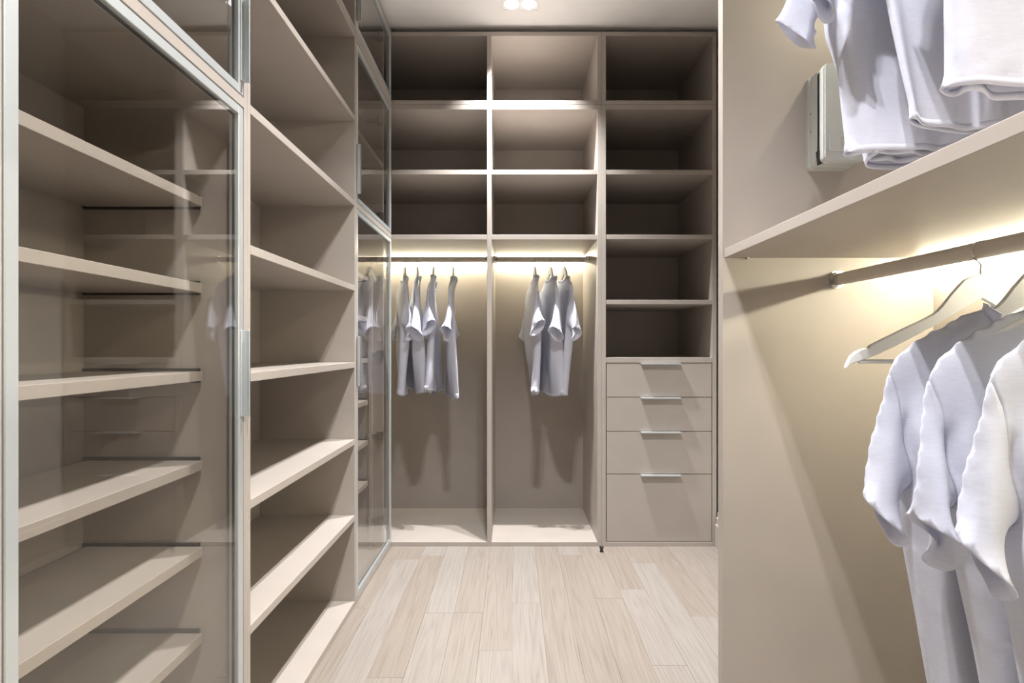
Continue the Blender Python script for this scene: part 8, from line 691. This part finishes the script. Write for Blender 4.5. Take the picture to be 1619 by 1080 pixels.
for a, b in OPEN_EDGES:
    OPEN[a] = kind_of(a); OPEN[b] = kind_of(b)
NB = {}
for f in PQ:
    for a, b in zip(f, f[1:] + f[:1]):
        NB.setdefault(a, set()).add(b); NB.setdefault(b, set()).add(a)
def make_shirt(variant, mirror=False, length=0.716, taper=0.0):
    t = thing('t_shirt', 'x', 't-shirt')
    s = -1 if mirror else 1
    co = []
    for x, y, z in DR[variant]:
        if z < -0.38: z = -0.38 + (z + 0.38) * (length - 0.38) / (0.716 - 0.38)
        x *= 1 - taper * min(1, max(0, (-z - 0.36) / 0.34))     # cloth gathered towards the hem
        co.append(Vector((x * s, y, z)))
    def piece(name, faces, parent, thick):
        idx = {}; vs = []; fs = []
        for f in faces:
            r = []
            for i in f:
                if i not in idx: idx[i] = len(vs); vs.append(co[i])
                r.append(idx[i])
            fs.append(r if not mirror else r[::-1])
        me = bpy.data.meshes.new(name); me.from_pydata(vs, [], fs); me.update()
        me.materials.append(M_cloth)
        for p in me.polygons: p.use_smooth = True
        o = bpy.data.objects.new(name, me); COL.objects.link(o); o.parent = parent
        ORIG[o.name] = Vector((0, 0, 0))
        m = o.modifiers.new('smooth', 'SUBSURF'); m.levels = 1; m.render_levels = 1
        m = o.modifiers.new('thickness', 'SOLIDIFY'); m.thickness = thick; m.offset = 0
        return o
    body = piece('body', [f for f, k in zip(PQ, PT) if k == 0], t, 0.0007)
    for k in (1, 2):
        fs = [f for f, kk in zip(PQ, PT) if kk == k]
        piece('sleeve', fs, t, 0.0014)
    piece('hem', [f for f, k in zip(PQ, PT) if k == 0 and any(OPEN.get(i) == 'hem' for i in f)], body, 0.0015)
    # ribbed neckband standing up from the neck edge
    ned = [e for e in OPEN_EDGES if OPEN[e[0]] == 'neck' and OPEN[e[1]] == 'neck']
    vs = []; idx = {}
    for e in ned:
        for i in e:
            if i in idx: continue
            inner = [co[j] for j in NB[i] if OPEN.get(j) != 'neck'] or [co[j] for j in NB[i]]
            d = co[i] - sum(inner, Vector()) / len(inner); d.z = max(d.z, 0.004)
            d = d.normalized()
            idx[i] = len(vs); vs += [co[i] - d * 0.003, co[i] + d * 0.013]
    fs = [(idx[a], idx[b], idx[b] + 1, idx[a] + 1) for a, b in ned]
    me = bpy.data.meshes.new('collar'); me.from_pydata(vs, [], fs); me.update(); me.materials.append(M_cloth)
    bm = bmesh.new(); bm.from_mesh(me); bmesh.ops.recalc_face_normals(bm, faces=bm.faces); bm.to_mesh(me); bm.free()
    for p in me.polygons: p.use_smooth = True
    o = bpy.data.objects.new('collar', me); COL.objects.link(o); o.parent = t; ORIG[o.name] = Vector((0, 0, 0))
    m = o.modifiers.new('smooth', 'SUBSURF'); m.levels = 1; m.render_levels = 1
    m = o.modifiers.new('thickness', 'SOLIDIFY'); m.thickness = 0.0024; m.offset = 0
    return t
def hang(loc, rz, variant, mirror, label, hlabel, group, hgroup, length, taper=0.0):
    h = place_hanger(loc, rz, hlabel, hgroup)
    h.scale = (0.97, 1, 1)
    t = make_shirt(variant, mirror, length, taper)
    t.location = (loc[0], loc[1], loc[2] - 0.007); t.rotation_euler = (0, 0, rz)
    t['label'] = label; t['category'] = 't-shirt'; t['group'] = group

R90 = math.radians(90)
SL, HL = 'white t-shirts in the lit wardrobe bays', 'hangers in the lit wardrobe bays'
back = [
    (-0.575, 17, 0.716, 'white t-shirt leftmost in the left lit bay, beside the corner glass door'),
    (-0.508, 14, 0.700, 'white t-shirt second from the left in the left lit bay'),
    (-0.421, 5, 0.705, 'white t-shirt third from the left in the left lit bay'),
    (-0.318, 6, 0.735, 'white t-shirt hanging alone, nearest the centre divider in the left lit bay'),
    (0.112, 5, 0.715, 'white t-shirt leftmost in the right lit bay'),
    (0.194, 10, 0.715, 'white t-shirt in the middle of the three in the right lit bay'),
    (0.2676, 9, 0.715, 'white t-shirt rightmost in the right lit bay'),
]
for i, (hx, ang, ln, lab) in enumerate(back):
    hang((hx, 2.94, Z(0.460)), R90 + math.radians(ang), (0, 1, 2, 0, 2, 1, 0)[i], i % 2 == 1, lab, 'white hanger holding the ' + lab.replace('white ', '', 1), SL, HL, ln)
place_hanger((RX, 0.884, Z(RZ1)), 0, 'empty white wooden hanger with trouser bar on the lower right rail', 'hangers on the right rails')
GS, GH = 'white t-shirts in the right wardrobe', 'hangers on the right rails'
for i, (yy, rz, lab) in enumerate((
        (0.773, 0, 'white t-shirt on the lower right rail, next to the empty hanger'),
        (0.700, 2, 'white t-shirt on the lower right rail, middle of the three'),
        (0.600, -2, 'white t-shirt on the lower right rail, closest to the right picture edge'))):
    hang((RX, yy, Z(RZ1)), math.radians(rz), (1, 0, 1)[i], False, lab, 'white hanger inside the ' + lab.replace('white ', '', 1), GS, GH, 0.73, 0.30)
for i, (yy, rz, lab) in enumerate((
        (0.996, 1, 'white t-shirt on the upper right rail, hanging nearest the intercom'),
        (0.935, -1, 'white t-shirt on the upper right rail, second from the intercom'),
        (0.850, 1, 'white t-shirt on the upper right rail, third from the intercom'),
        (0.730, 0, 'white t-shirt on the upper right rail, farthest from the intercom'))):
    hang((RX, yy, Z(RZ2)), math.radians(rz), (2, 1, 0, 2)[i], i % 2 == 0, lab, 'white hanger inside the ' + lab.replace('white ', '', 1), GS, GH, 0.648, 0.15)
